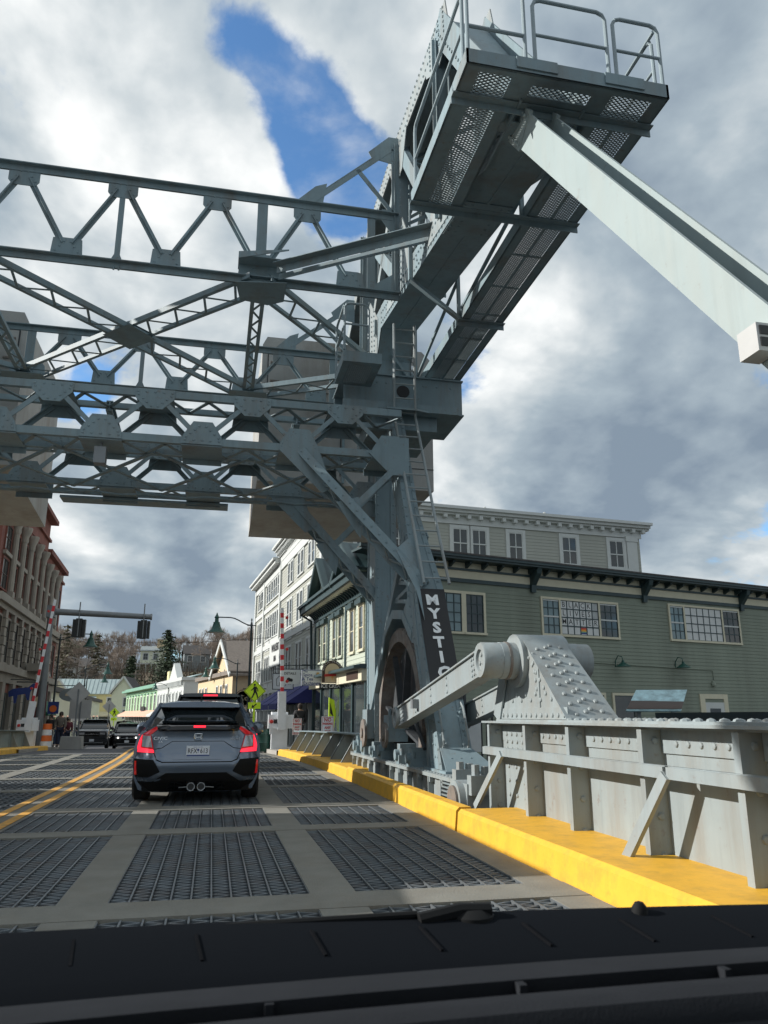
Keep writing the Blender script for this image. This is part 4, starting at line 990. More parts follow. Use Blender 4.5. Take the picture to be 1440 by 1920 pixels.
bp('walkway_mesh', mb, 'mesh_steel', kind='stuff')
for y in (7.2, 9.22): bp('cross_angle', MB().lbeam((PX0 - .03, y, PZ - .02), (PX1 + .03, y, PZ - .02), .1, .09, .014))
for y, zt_ in ((12.3, 9.75), (15.5, 9.9)):
    bp('cross_angle', MB().lbeam((4.05, y, PZ - .02), (PX1 + .03, y, PZ - .02), .1, .09, .014))
    bp('hanger_bracket', MB().beam((3.16, y, zt_), (3.16, y, zbot(y) - .05), .06, .09, (0, 1, 0)).beam((3.16, y, zbot(y) - .03), (4.12, y, PZ - .0), .06, .1, (0, 1, 0)))
    bp('hanger_post', MB().beam((4.1, y + .03, PZ), (4.1, y + .03, zbot(y) + .25), .06, .06))
bp('hanger_post', MB().beam((4.1, 9.25, PZ), (4.1, 9.25, zbot(9.3) + .2), .06, .06))
bp('walk_brace', MB().beam((4.12, 12.4, 9.2), (4.12, 15.45, PZ + .3), .05, .05).beam((4.12, 9.3, 8.75), (4.12, 12.2, PZ + .2), .05, .05))
Z0 = PZ + .1
def pole(x, y, z0, z1, r=.024): return MB().cyl((x, y, z0), (x, y, z1), r, n=8)
bp('railing', rail_loop(2.43, 6.73, 3.13, 6.73, Z0, 1.12, .45).tube([(2.43, 6.73, Z0 + .45), (3.13, 6.73, Z0 + .45)], .024), 'rail_pipe')
bp('railing', rail_loop(3.25, 6.73, 4.18, 6.73, Z0, 1.02, .5), 'rail_pipe')
bp('railing', rail_loop(4.28, 6.73, 4.88, 6.73, Z0, .98, .5).tube([(4.88, 6.8, Z0 + .98), (4.9, 7.6, Z0 + .98)], .024), 'rail_pipe')
bp('railing', rail_loop(4.9, 6.9, 4.9, 8.6, Z0, .98, .5), 'rail_pipe')
bp('railing', rail_loop(2.43, 6.9, 2.43, 9.1, Z0, 1.1, .55), 'rail_pipe')
for q in list(Q): mirror_part(q)
# ================================================================ HANGER LINKS
def hanger(label, mirror=False):
    f = (lambda x: 2 * XC - x) if mirror else (lambda x: x)
    t = thing('hanger_link', label, 'hanger', (f(3.62), 2.0, 1.0), group='hanger links')
    A = V((0, 7.55, 8.40)); B = V((0, 1.80, .9)); d = (B - A).normalized()
    def at(p, x): return V((f(x), p.y, p.z))
    for nm, x in (('side_plate', 3.32), ('side_plate', 3.67)):
        mk(nm, MB().beam(at(A, x), at(B, x), .03, .40, (0, -d.z, d.y), h1=.26), 'steel_link', t)
    mk('web_plate', MB().beam(at(A + d * .55, 3.495), at(B, 3.495), .32, .03, (0, -d.z, d.y)), 'steel', t)
    for x in (3.32, 3.67): mk('pin_plate', MB().beam(at(A - d * .05, x), at(A + d * .5, x), .05, .46, (0, -d.z, d.y)), 'steel_link', t)
    mk('pin', MB().cyl(at(A, 3.1), at(A, 4.1), .13, n=20), 'steel', t)
    if not mirror:
        mk('lamp_box', MB().box(3.16, 3.30, 3.72, 3.9, 3.37, 3.56), 'sign_back', t)
        for z_ in (3.40, 3.48): mk('lamp_socket', MB().box(3.18, 3.28, 3.714, 3.72, z_, z_ + .06), 'black', t)
    r_ = MB()
    u = V((0, -d.z, d.y))
    mk('edge_rivets', r_.rivets(at(A + d * .08 + u * .16, 3.265), at(A + d * .45 + u * .16, 3.265), (-1, 0, 0), .025, .08).rivets(at(A + d * .08 - u * .16, 3.265), at(A + d * .45 - u * .16, 3.265), (-1, 0, 0), .025, .08), 'steel_link', t, kind='stuff')
hanger('thick pale steel hanger link slanting down from platform at upper right')
hanger('pale steel hanger link of the left beam, outside the frame', True)
# ================================================================ BUILDINGS
class WF:
    def __init__(s, O, d):
        s.O = V((O[0], O[1], 0)); s.d = V((d[0], d[1], 0)).normalized(); s.n = V((s.d.y, -s.d.x, 0))
    def p(s, u, v, w=0): return s.O + s.d * u + V((0, 0, v)) + s.n * w
    def box(s, mb, u0, u1, v0, v1, w0, w1):
        return mb.prism([s.p(u0, v0, w0), s.p(u1, v0, w0), s.p(u1, v1, w0), s.p(u0, v1, w0)], s.n * (w1 - w0))
    def poly(s, mb, pts, w0, w1): return mb.prism([s.p(u, v, w0) for u, v in pts], s.n * (w1 - w0))
def window(par, F, u0, u1, v0, v1, glass='glass_dark', trim='trim_cream', tw=.1, rows=2, cols=2, sash='trim_white', w=.04, mw=.03, sill=True):
    mb = MB(); F.box(mb, u0 - tw, u1 + tw, v1, v1 + tw, 0, w + .03); F.box(mb, u0 - tw, u0, v0, v1, 0, w + .03); F.box(mb, u1, u1 + tw, v0, v1, 0, w + .03)
    F.box(mb, u0 - tw - .03, u1 + tw + .03, v0 - tw * .8, v0, 0, w + .06)
    f = mk('window', mb, trim, par, smooth=False)
    g = MB(); F.box(g, u0, u1, v0, v1, .0, w - .012); mk('pane', g, glass, f, smooth=False)
    if rows + cols > 2 or True:
        m_ = MB()
        for i in range(1, cols): u = u0 + (u1 - u0) * i / cols; F.box(m_, u - mw / 2, u + mw / 2, v0, v1, w - .012, w + .012)
        for j in range(1, rows): v = v0 + (v1 - v0) * j / rows; F.box(m_, u0, u1, v - mw / 2, v + mw / 2, w - .012, w + .01)
        F.box(m_, u0, u1, v1 - mw, v1, w - .012, w + .014); F.box(m_, u0, u1, v0, v0 + mw, w - .012, w + .014); F.box(m_, u0, u0 + mw, v0, v1, w - .012, w + .013); F.box(m_, u1 - mw, u1, v0, v1, w - .012, w + .013)
        mk('sash', m_, sash, f, smooth=False)
    return f
def boards(par, F, u0, u1, v0, v1, step, m, w=.022, single=True):
    mb = MB(); n = int((v1 - v0) / step); b0 = None
    if single:
        for k in range(n):
            v = v0 + k * step
            if b0 is None:
                q = [F.p(u0, v, w), F.p(u1, v, w), F.p(u1, v + step, .006), F.p(u0, v + step, .006)]
                q2 = [F.p(u0, v, 0), F.p(u1, v, 0), F.p(u1, v + step, 0), F.p(u0, v + step, 0)]
                b0 = mk('siding_board', MB().add(q + q2, [(0, 1, 2, 3), (4, 5, 1, 0), (1, 5, 6, 2), (4, 0, 3, 7)]), m, par, smooth=False); base = b0.location.copy()
            else:
                copy_mesh(b0, par, base + V((0, 0, k * step)))
        return
    for k in range(n):
        v = v0 + k * step
        mb.add([F.p(u0, v, w), F.p(u1, v, w), F.p(u1, v + step, .004), F.p(u0, v + step, .004), F.p(u0, v, 0), F.p(u1, v, 0)], [(0, 1, 2, 3), (4, 5, 1, 0)])
    mk('siding_boards', mb, m, par, smooth=False, kind='stuff')
# ---------------- grey-green waterfront building on the right
gb = thing('riverside_building', 'grey-green clapboard building with dark green eaves beside the bridge', 'building', (5.1, 26, -1))
a75 = R(75); F = WF((5.1, 26), (math.sin(a75), math.cos(a75)))
S = WF((4.5, 35.8), (.6, -9.8))
back = [F.p(0, 0, 0), F.p(27, 0, 0), F.p(27, 0, -9), V((4.5, 35.8, 0))]
mk('wall', MB().prism([V((p.x, p.y, -1.3)) - F.n * .0 for p in back], (0, 0, 7.8)), 'siding_green', gb, smooth=False)
boards(gb, F, 0, 27, -1.0, 5.95, .148, 'siding_green')
mb = MB(); F.box(mb, -.1, 27, 5.98, 6.12, 0, .07); F.box(mb, -.1, 27, 6.42, 6.5, 0, .1)
mk('frieze_trim', mb, 'trim_green', gb, smooth=False)
mb = MB(); F.box(mb, -.05, 27, 6.12, 6.42, 0, .045); mk('frieze', mb, 'trim_cream', gb, smooth=False)
mb = MB(); F.box(mb, -.05, 27, 6.5, 6.72, 0, .05); mk('frieze', mb, 'trim_cream', gb, smooth=False)
mb = MB(); F.box(mb, -.6, 27.4, 6.72, 6.8, -.2, .62); F.box(mb, -.65, 27.4, 6.8, 6.92, .5, .68); mk('eave', mb, 'trim_green', gb, smooth=False)
k0 = None
for k in range(37):
    u = .35 + k * .73
    m_ = MB(); F.poly(m_, [(0, 0)], 0, 0) if False else None
    q = [F.p(u - .05, 6.72, .05), F.p(u - .05, 6.72, .4), F.p(u - .05, 6.64, .4), F.p(u - .05, 6.52, .1), F.p(u - .05, 6.52, .05)]
    m_.prism(q, F.d * .1); mk('bracket', m_, 'trim_green', gb, smooth=False)
for u in (1.2, 7.05, 12.9, 18.9, 25.0):
    q = [F.p(u - .11, 6.74, .05), F.p(u - .11, 6.74, .58), F.p(u - .11, 6.5, .5), F.p(u - .11, 6.1, .16), F.p(u - .11, 5.82, .14), F.p(u - .11, 5.82, .05)]
    mk('long_bracket', MB().prism(q, F.d * .22), 'trim_green', gb, smooth=False)
rf = [F.p(-.6, 6.95, .7), F.p(27.4, 6.95, .7), F.p(27.4, 8.3, -5), F.p(4, 8.0, -4.8)]
mk('roof', MB().prism(rf, (0, 0, -.06)), 'shingle', gb, smooth=False)
mk('roof', MB().prism([F.p(-.6, 6.95, .7), F.p(4, 8.0, -4.8), V((4.6, 36.2, 6.9))], (0, 0, -.06)), 'shingle', gb, smooth=False)
mk('roof_vent', MB().box(F.p(8.5, 0, -2).x, F.p(8.5, 0, -2).x + .3, F.p(8.5, 0, -2).y, F.p(8.5, 0, -2).y + .3, 7.3, 7.62), 'trim_white', gb)
def triple(u0, a, b, u1, v0, v1, centre, sc=(5, 4)):
    mb = MB(); tw = .09
    F.box(mb, u0 - tw, u1 + tw, v1, v1 + tw, 0, .07); F.box(mb, u0 - tw, u1 + tw, v0 - tw, v0, 0, .085)
    for u in (u0 - tw, a, b, u1): F.box(mb, u, u + tw, v0, v1, 0, .07)
    f = mk('window', mb, 'trim_cream', gb, smooth=False)
    for (p, q, gl, cc, rr) in ((u0, a, 'glass_blue', 3, 4), (a + tw, b, centre, sc[0], sc[1]), (b + tw, u1, 'glass_dark', 3, 4)):
        m_ = MB(); F.box(m_, p, q, v0, v1, 0, .028); mk('pane', m_, gl, f, smooth=False)
        m_ = MB()
        for i in range(cc + 1): u = p + (q - p) * i / cc; F.box(m_, u - .02, u + .02, v0, v1, .028, .05 if i in (0, cc) else .042)
        for j in range(rr + 1): v = v0 + (v1 - v0) * j / rr; F.box(m_, p, q, v - .018, v + .018, .028, .046)
        mk('muntin', m_, 'trim_green', f, smooth=False)
        if cc == 3:
            m_ = MB(); F.box(m_, p + .03, q - .03, (v0 + v1) / 2 - .03, (v0 + v1) / 2 + .03, .028, .058); F.box(m_, p + .03, q - .03, v1 - .06, v1 - .02, .028, .058); mk('sash', m_, 'trim_white', f, smooth=False)
    return f
w2 = triple(7.5, 8.3, 10.32, 11.32, 4.28, 5.62, 'curtain', (6, 4))
w3 = triple(14.35, 15.15, 17.52, 18.62, 4.36, 5.78, 'paper', (6, 4))
words = ['BLACK', 'LIVES', 'MATTER']
pu0, pu1 = 8.39, 10.32
for r_, wd in enumerate(words):
    for c_, ch in enumerate(wd):
        u = pu0 + (pu1 - pu0) * (c_ + .5) / 6; v = 5.62 - (5.62 - 4.28) * (r_ + .5) / 4
        m_ = MB(); F.box(m_, u - .13, u + .13, v - .14, v + .14, .029, .033); pg = mk('paper_sheet', m_, 'paper', w2, smooth=False)
        text('letter', ch, .3, 'ink', w2, F.p(u, v, .034), F.d, (0, 0, 1), depth=.001, bold=.001)
for c_ in range(6):
    u = pu0 + (pu1 - pu0) * (c_ + .5) / 6; v = 4.28 + .165
    m_ = MB(); F.box(m_, u - .13, u + .13, v - .13, v + .13, .029, .033); mk('paper_sheet', m_, 'paper', w2, smooth=False)
for k, cc in enumerate(('sign_red', 'orange', 'kerb_yellow', 'cornice_green', 'sign_blue')):
    u = pu0 + (pu1 - pu0) * 3.5 / 6; v = 4.28 + .28 - k * .05
    m_ = MB(); F.box(m_, u - .13, u + .13, v - .025, v + .025, .0335, .036); mk('flag_stripe', m_, cc, w2, smooth=False)
f1 = window(gb, F, 2.5, 3.75, 4.15, 5.55, 'glass_blue', rows=4, cols=4, sash='trim_green'); window(gb, F, 3.95, 4.72, 4.15, 5.55, 'glass_dark', rows=4, cols=3, sash='trim_green')
for (a, b) in ((9.0, 10.3), (10.85, 11.9)): window(gb, F, a, b, .2, 1.98, 'glass_dark', rows=1, cols=1, sash='trim_green')
window(gb, F, 5.6, 6.4, .2, 1.98, 'glass_dark', rows=2, cols=2, sash='trim_green')
mb = MB(); F.box(mb, 15.65, 15.95, -.9, 1.9, 0, .06); F.box(mb, 17.1, 17.35, -.9, 1.9, 0, .06); F.box(mb, 15.65, 17.35, 1.9, 2.1, 0, .06)
dr = mk('door', mb, 'trim_cream', gb, smooth=False); mb = MB(); F.box(mb, 15.95, 17.1, -.9, 1.75, 0, .05); mk('door_leaf', mb, 'trim_white', dr, smooth=False)
mb = MB(); F.box(mb, 16.2, 16.85, .5, 1.5, .05, .056); mk('door_glass', mb, 'glass_dark', dr, smooth=False)
for u, v in ((11.05, 3.2), (14.4, 3.25)):
    l_ = thing('gooseneck_lamp', 'green gooseneck barn lamp on grey-green wall, %s of the two' % ('left' if u < 12 else 'right'), 'wall lamp', F.p(u, v, 0))
    mk('arm', MB().tube([F.p(u, v - .1, .03), F.p(u, v + .15, .05), F.p(u, v + .33, .2), F.p(u, v + .28, .42), F.p(u, v + .1, .46)], .02, 6), 'lamp_green', l_)
    mk('shade', MB().lathe(F.p(u, v - .12, .46), (0, 0, 1), [(.3, 0), (.28, .03), (.14, .12), (.06, .18), (.05, .26), (0, .27)], 18), 'lamp_green', l_)
mk('conduit', MB().tube([F.p(7.3, 3.28, .04), F.p(15.9, 3.12, .04), F.p(16.6, 3.1, .04), F.p(16.62, 2.7, .04)], .018, 6).lathe(F.p(16.55, 2.45, .06), (0, 0, 1), [(.12, 0), (.1, .12), (.05, .2), (0, .21)], 10), 'siding_green', gb)
# street face of the same building: sage siding, dark green cornice and shopfront
L = 9.82
boards(gb, S, 0, L, 2.7, 5.6, .16, 'siding_sage', single=True)
mb = MB()
for u in (.15, 3.2, 6.4, L - .15): S.box(mb, u - .12, u + .12, 2.6, 5.7, 0, .06)
S.box(mb, 0, L, 5.35, 5.5, 0, .1); mk('corner_board', mb, 'trim_green', gb, smooth=False)
mb = MB(); S.box(mb, -.3, L + .3, 5.75, 6.0, -.1, .7); S.box(mb, -.35, L + .3, 6.0, 6.12, .6, .8); mk('street_cornice', mb, 'trim_green', gb, smooth=False)
mb = MB(); S.box(mb, -.2, L, 5.7, 5.76, 0, .6); mk('soffit', mb, 'trim_cream', gb, smooth=False)
for k in range(26):
    u = .2 + k * .38; q = [S.p(u - .05, 5.72, .05), S.p(u - .05, 5.72, .45), S.p(u - .05, 5.55, .2), S.p(u - .05, 5.4, .08)]
    mk('bracket', MB().prism(q, S.d * .1), 'trim_green', gb, smooth=False)
for (u, h) in ((L - 1.2, 7.15), (3.8, 7.5)):
    mb = MB(); S.poly(mb, [(u - 1.6, 6.1), (u + 1.6, 6.1), (u, h)], -.6, .35); mk('gable', mb, 'siding_sage', gb, smooth=False)
    mb = MB()
    for s_ in (-1, 1):
        mb.beam(S.p(u + s_ * 1.8, 6.05, .1), S.p(u, h + .12, .1), 1.4, .1, (0, 0, 1)); mb.beam(S.p(u + s_ * 1.85, 6.02, .66), S.p(u, h + .08, .66), .22, .26, S.n)
    mk('gable_trim', mb, 'trim_green', gb, smooth=False)
for u in (1.0, 2.1, 4.1, 5.2, 7.2, 8.6):
    window(gb, S, u, u + .62, 3.45, 5.0, 'glass_dark', 'siding_sage' if u < 7 else 'trim_cream', rows=2, cols=1, sash='trim_cream', tw=.09)
    mb = MB(); S.box(mb, u - .14, u + .76, 5.05, 5.22, 0, .2); S.box(mb, u - .1, u + .72, 5.22, 5.3, 0, .12); mk('window_hood', mb, 'trim_green', gb, smooth=False)
mk('gutter', MB().tube([S.p(-.2, 6.0, .72), S.p(-.25, 5.75, .65), S.p(-.1, 5.45, .2), S.p(-.1, 2.5, .1)], .06, 8), 'trim_green', gb)
mb = MB(); S.box(mb, 0, L, 2.35, 2.75, 0, .25); mk('shop_sign_band', mb, 'trim_cream', gb, smooth=False)
mb = MB(); S.box(mb, -.1, L + .1, 2.75, 2.85, 0, .55); S.box(mb, -.1, L + .1, 2.85, 2.9, 0, .35); mk('shop_cornice', mb, 'trim_green', gb, smooth=False)
mb = MB(); S.box(mb, 0, L, -.6, 2.35, .0, .03); mk('shop_glass', mb, 'glass_dark', gb, smooth=False)
for k in range(6):
    u = .1 + k * 1.92; mb = MB(); S.box(mb, u - .09, u + .09, -.6, 2.35, .03, .1); mk('shop_post', mb, 'trim_green', gb, smooth=False)
mb = MB(); S.box(mb, 0, L, -.6, .1, .03, .1); mk('shop_stall', mb, 'trim_green', gb, smooth=False)
mb = MB(); S.box(mb, L - 2.2, L - .5, 2.42, 2.7, .25, .27); ss = mk('shop_nameplate', mb, 'brown_sign', gb, smooth=False)
# ---------------- long white hotel behind
wb = thing('white_hotel', 'long white four-storey clapboard building with cornices along the street', 'building', (4.84, 36, -1))
a84 = R(84); F2 = WF((4.84, 36), (math.sin(a84), math.cos(a84))); L2 = 24.2
far = V((2.95, 60.2, 0)); S2 = WF((far.x, far.y), (4.84 - far.x, 36 - far.y))
ln = (V((4.84, 36, 0)) - far).length
mk('wall', MB().prism([F2.p(0, -1.2, 0), F2.p(18.0, -1.2, 0), F2.p(18, -1.2, -12), V((8, 60, -1.2)), V((far.x, far.y, -1.2))], (0, 0, 12.3)), 'siding_light', wb, smooth=False)
boards(wb, F2, 0, 18, 6.0, 10.75, .17, 'siding_light', single=True)
boards(wb, S2, 0, ln, 2.9, 10.2, .17, 'siding_light', single=True)
mb = MB(); F2.box(mb, -.1, 18.1, 10.72, 11.15, 0, .08); mk('frieze', mb, 'trim_white', wb, smooth=False)
mb = MB(); F2.box(mb, -.4, 18.5, 11.25, 11.4, -.3, .45); F2.box(mb, -.45, 18.55, 11.4, 11.55, -.3, .6); F2.box(mb, -.4, 18.5, 11.15, 11.25, -.3, .3); mk('cornice', mb, 'trim_white', wb, smooth=False)
for k in range(28):
    mb = MB(); u = .2 + k * .66; F2.box(mb, u, u + .2, 10.98, 11.2, .08, .34); mk('bracket', mb, 'trim_white', wb, smooth=False)
for u in (.15, 17.4): 
    mb = MB(); F2.box(mb, u - .3, u + .35, -1, 10.75, 0, .12); F2.box(mb, u - .36, u + .41, 10.5, 10.8, 0, .16); mk('corner_pilaster', mb, 'trim_white', wb, smooth=False)
mb = MB(); F2.box(mb, 0, 18, 8.1, 8.35, 0, .06); mk('belt_course', mb, 'trim_white', wb, smooth=False)
for (a, b) in ((6.72, 7.55), (7.8, 8.6), (9.9, 10.7), (13.06, 13.95), (16.0, 16.9), (1.6, 2.4), (3.4, 4.2)):
    window(wb, F2, a, b, 9.0, 10.5, 'glass_dark', 'trim_white', rows=1, cols=2, tw=.17, mw=.05)
    mb = MB(); F2.box(mb, a, b, 9.7, 9.76, 0, .07); mk('sash_rail', mb, 'trim_white', wb, smooth=False)
    if a > 3.3: window(wb, F2, a, b, 6.3, 7.7, 'glass_dark', 'trim_white', rows=2, cols=2, tw=.17)
for u in (2, 5.5, 8.5, 12): mk('roof_light', MB().lathe(F2.p(u, 11.55, .2), (0, 0, 1), [(.05, 0), (.05, .1), (.08, .14), (0, .2)], 8), 'trim_white', wb)
H1 = 12.5
def band(v0, v1, w, u0=0, u1=None, m='trim_white', nm='belt_course'):
    mb = MB(); S2.box(mb, u0, ln if u1 is None else u1, v0, v1, 0, w); return mk(nm, mb, m, wb, smooth=False)
band(8.1, 8.4, .09); band(5.55, 5.85, .09); band(2.6, 2.95, .14); band(10.1, 10.6, .1, 0, ln)
band(10.6, 10.8, .45, -.2, ln - H1, nm='cornice'); band(10.8, 10.95, .6, -.3, ln - H1, nm='cornice')
band(10.6, 11.25, .12, ln - H1, ln); band(11.25, 11.4, .5, ln - H1 - .2, ln + .3, nm='cornice'); band(11.4, 11.55, .65, ln - H1 - .3, ln + .4, nm='cornice')
mb = MB(); S2.poly(mb, [(ln - H1 - .6, 10.95), (ln - H1 + 2.4, 10.95), (ln - H1 + .9, 11.9)], -.3, .2); mk('pediment', mb, 'trim_white', wb, smooth=False)
for k in range(30):
    mb = MB(); u = ln - H1 + k * .42; S2.box(mb, u, u + .16, 11.0, 11.22, .1, .4); mk('bracket', mb, 'trim_white', wb, smooth=False)
for u in (0.1, 4.6, ln - H1, ln - .2):
    mb = MB(); S2.box(mb, u - .22, u + .22, 2.9, 10.6, 0, .13); mk('pilaster', mb, 'trim_white', wb, smooth=False)
for (v0, v1) in ((8.75, 10.0), (6.2, 7.75), (3.4, 5.0)):
    for u in (ln - 3.6, ln - 6.6, ln - 9.8, ln - 14.6, ln - 16.4, 1.5, 3.2, 5.8):
        for q in (0, .95): window(wb, S2, u + q, u + q + .68, v0, v1, 'glass_dark', 'trim_white', rows=2, cols=1, tw=.1)
        if v0 < 8: 
            mb = MB(); S2.box(mb, u - .1, u + 1.73, v0 - .75, v0 - .1, 0, .05); mk('spandrel_panel', mb, 'trim_white', wb, smooth=False)
for i, (tx, sz, v) in enumerate((('WHALERS', .62, 5.32), ('INN', .45, 4.65))):
    text('lettering', tx, sz, 'ink', wb, S2.p(ln - 13.2, v, .18), S2.d, (0, 0, 1), bold=.02)
mb = MB(); S2.box(mb, ln - 15.6, ln - 10.9, 4.2, 5.75, .06, .15); mk('name_panel', mb, 'trim_white', wb, smooth=False)
mb = MB(); S2.box(mb, 0, ln, -.9, 2.6, -.01, .02); mk('shop_glass', mb, 'glass_dark', wb, smooth=False)
for k in range(15):
    u = .4 + k * 1.7; mb = MB(); S2.box(mb, u - .12, u + .12, -.9, 2.6, .02, .2); S2.box(mb, u - .18, u + .18, 1.5, 1.75, .02, .26); mk('shop_column', mb, 'trim_white', wb, smooth=False)
for k, u in enumerate((ln - 11.5, ln - 8.7, ln - 5.9, ln - 3.1)):
    mb = MB(); mb.prism([S2.p(u, 2.65, .15), S2.p(u + 2.5, 2.65, .15), S2.p(u + 2.5, 1.75, 1.5), S2.p(u, 1.75, 1.5)], (0, 0, .03)); mb.prism([S2.p(u, 1.75, 1.5), S2.p(u + 2.5, 1.75, 1.5), S2.p(u + 2.5, 1.5, 1.5), S2.p(u, 1.5, 1.5)], S2.n * .02)
    for q in (u, u + 2.48): mb.prism([S2.p(q, 2.65, .15), S2.p(q, 1.78, 1.48), S2.p(q, 1.78, .15)], S2.d * .02)
    mk('awning', mb, 'awning_blue', wb, smooth=False)
# ---------------- brick block on the left
bb = thing('brick_block', 'red brick three-storey block with stone pilasters on the left', 'building', (-10.9, 58, -1))
ub = V((-10.9 + 9.2, 0, 0)); B_ = WF((-9.865, 37.3), (-1.035, 20.7)); lb = math.hypot(1.035, 20.7)
mk('wall', MB().prism([B_.p(0, -1.2, 0), B_.p(lb, -1.2, 0), B_.p(lb, -1.2, -14), B_.p(0, -1.2, -14)], (0, 0, 12.1)), 'brick', bb, smooth=False)
def bbx(nm, u0, u1, v0, v1, w0, w1, m='stone'):
    mb = MB(); B_.box(mb, u0, u1, v0, v1, w0, w1); return mk(nm, mb, m, bb, smooth=False)
bbx('parapet', -.1, lb - 8, 10.9, 12.7, -.6, .05, 'brick'); bbx('cornice', -.1, lb - 7.9, 12.7, 12.95, -.7, .5, 'brick'); bbx('cornice', -.1, lb - 7.9, 11.6, 11.75, 0, .2, 'brick')
bbx('cornice', lb - 8, lb + .2, 10.9, 11.2, -.6, .3, 'brick'); bbx('cornice', lb - 8, lb + .1, 10.2, 10.35, 0, .14, 'brick')
bbx('stone_band', 0, lb, 6.3, 6.65, 0, .35); bbx('stone_band', 0, lb, 6.05, 6.3, 0, .18); bbx('stone_band', 0, lb, 3.2, 3.55, 0, .4); bbx('stone_band', 0, lb, 2.75, 3.2, 0, .2)
for k in range(15):
    u = lb - 3.6 - k * 2.1
    if u < .5: break
    top_ = 10.25 + (.35 if k > 2 else 0)
    mb = MB(); mb.cyl(B_.p(u, 6.75, .16), B_.p(u, top_ - .8, .16), .17, .15, n=10); B_.box(mb, u - .24, u + .24, 6.65, 6.95, 0, .36)
    mb.lathe(B_.p(u, top_ - .8, .16), (0, 0, 1), [(.17, 0), (.2, .1), (.19, .3), (.3, .55), (.34, .72), (.34, .8), (0, .8)], 10); mk('stone_column', mb, 'stone', bb)
    for j in range(6): bbx('stone_block', u - .26, u + .26, 3.6 + j * .42, 3.98 + j * .42, 0, .22 - .03 * (j % 2))
    if k < 14:
        wu = u - 2.1 + .42
        for (v0, v1) in ((6.95, 8.35), (8.75, 9.95), (3.7, 5.75)):
            window(bb, B_, wu, wu + 1.26, v0, v1, 'glass_dark', 'brick' if v0 > 5 else 'stone', rows=2, cols=2, sash='brown_sign', tw=.08)
        bbx('stone_sill', wu - .1, wu + 1.36, 8.5, 8.68, 0, .16)
for u in (lb - 2.2,):
    for (v0, v1) in ((6.9, 9.6), (3.7, 5.8)): window(bb, B_, u, u + 1.2, v0, v1, 'glass_dark', 'brick', rows=2, cols=2, sash='brown_sign', tw=.08)
for k in range(8):
    u = 1 + k * 2.6
    bbx('shop_pier', u - .35, u + .35, -1, 2.75, 0, .2); bbx('shop_glass', u + .4, u + 2.2, -.5, 2.3, .0, .03, 'glass_dark'); bbx('shop_door_frame', u + 1.25, u + 1.35, -.9, 2.3, .03, .08, 'trim_green')
    for j in range(5): bbx('stone_course', u - .36, u + .36, -.6 + j * .62, -.58 + j * .62, .2, .206, 'underdeck')
bbx('balcony', lb - 12.6, lb - 9.4, 3.55, 3.95, .35, 1.0)
def simple_house(name, label, cat, O, d, w, dep, zb, zt, wallm, roofm, ridge, roof='gable_side', group=None):
    F = WF(O, d); t = thing(name, label, cat, (O[0], O[1], zb), group=group)
    mk('wall', MB().prism([F.p(0, zb), F.p(w, zb), F.p(w, zb, -dep), F.p(0, zb, -dep)], (0, 0, zt - zb)), wallm, t, smooth=False)
    if roof == 'gable_side':
        mb = MB(); e = .35
        mb.prism([F.p(-e, zt - .12, e), F.p(w + e, zt - .12, e), F.p(w + e, ridge, -dep / 2), F.p(-e, ridge, -dep / 2)], (0, 0, .12)); mb.prism([F.p(-e, zt - .12, -dep - e), F.p(w + e, zt - .12, -dep - e), F.p(w + e, ridge, -dep / 2), F.p(-e, ridge, -dep / 2)], (0, 0, .12))
        for u in (0, w): mb.prism([F.p(u, zt, 0), F.p(u, ridge, -dep / 2), F.p(u, zt, -dep)], F.d * .02)
        mk('roof', mb, roofm, t, smooth=False)
    elif roof == 'gable_front':
        mb = MB(); e = .4
        for s_ in (0, 1):
            u0 = -e if s_ == 0 else w + e
            mb.prism([F.p(u0, zt - .15, e), F.p(w / 2, ridge, e), F.p(w / 2, ridge, -dep - e), F.p(u0, zt - .15, -dep - e)], (0, 0, .14))
        mk('roof', mb, roofm, t, smooth=False)
        mb = MB(); F.poly(mb, [(0, zt), (w, zt), (w / 2, ridge - .05)], -.2, 0); mk('gable', mb, wallm, t, smooth=False)
        mb = MB()
        for s_ in (0, 1): mb.beam(F.p(-e if s_ == 0 else w + e, zt - .1, e + .02), F.p(w / 2, ridge + .05, e + .02), .1, .35, (0, 0, 1))
        mk('bargeboard', mb, 'trim_white', t, smooth=False)
    elif roof == 'flat':
        mb = MB(); F.box(mb, -.2, w + .2, zt - .1, zt + .3, -dep, .35); mk('cornice', mb, roofm, t, smooth=False)
    return t, F
# ---------------- shops further down the street
def shopfront(t, F, w, v, awn, zb):
    mb = MB(); F.box(mb, .3, w - .3, zb + .1, zb + 2.2, 0, .04); mk('shop_glass', mb, 'glass_dark', t, smooth=False)
    for k in range(int(w / 2) + 1): mb = MB(); u = .2 + k * (w - .4) / int(w / 2); F.box(mb, u - .12, u + .12, zb, zb + 2.5, 0, .12); mk('shop_post', mb, 'trim_white', t, smooth=False)
    if awn:
        mb = MB().prism([F.p(.2, zb + 3.1, .05), F.p(w - .2, zb + 3.1, .05), F.p(w - .2, zb + 2.4, 1.4), F.p(.2, zb + 2.4, 1.4)], (0, 0, .04)); mb.prism([F.p(.2, zb + 2.4, 1.4), F.p(w - .2, zb + 2.4, 1.4), F.p(w - .2, zb + 2.15, 1.4), F.p(.2, zb + 2.15, 1.4)], F.n * .03); mk('awning', mb, awn, t, smooth=False)
ZB = -1.1
ts, Fs = simple_house('tan_shop', 'tan gabled shop with brown side wall and large slate roof, right of street', 'building', (-1.7, 92), (3.4, -18), 18.3, 9, ZB, 5.0, 'paint_tan', 'shingle_brown', 5.3, 'flat')
tg = WF((0.2, 82.5), (1.65, -8.6)); 
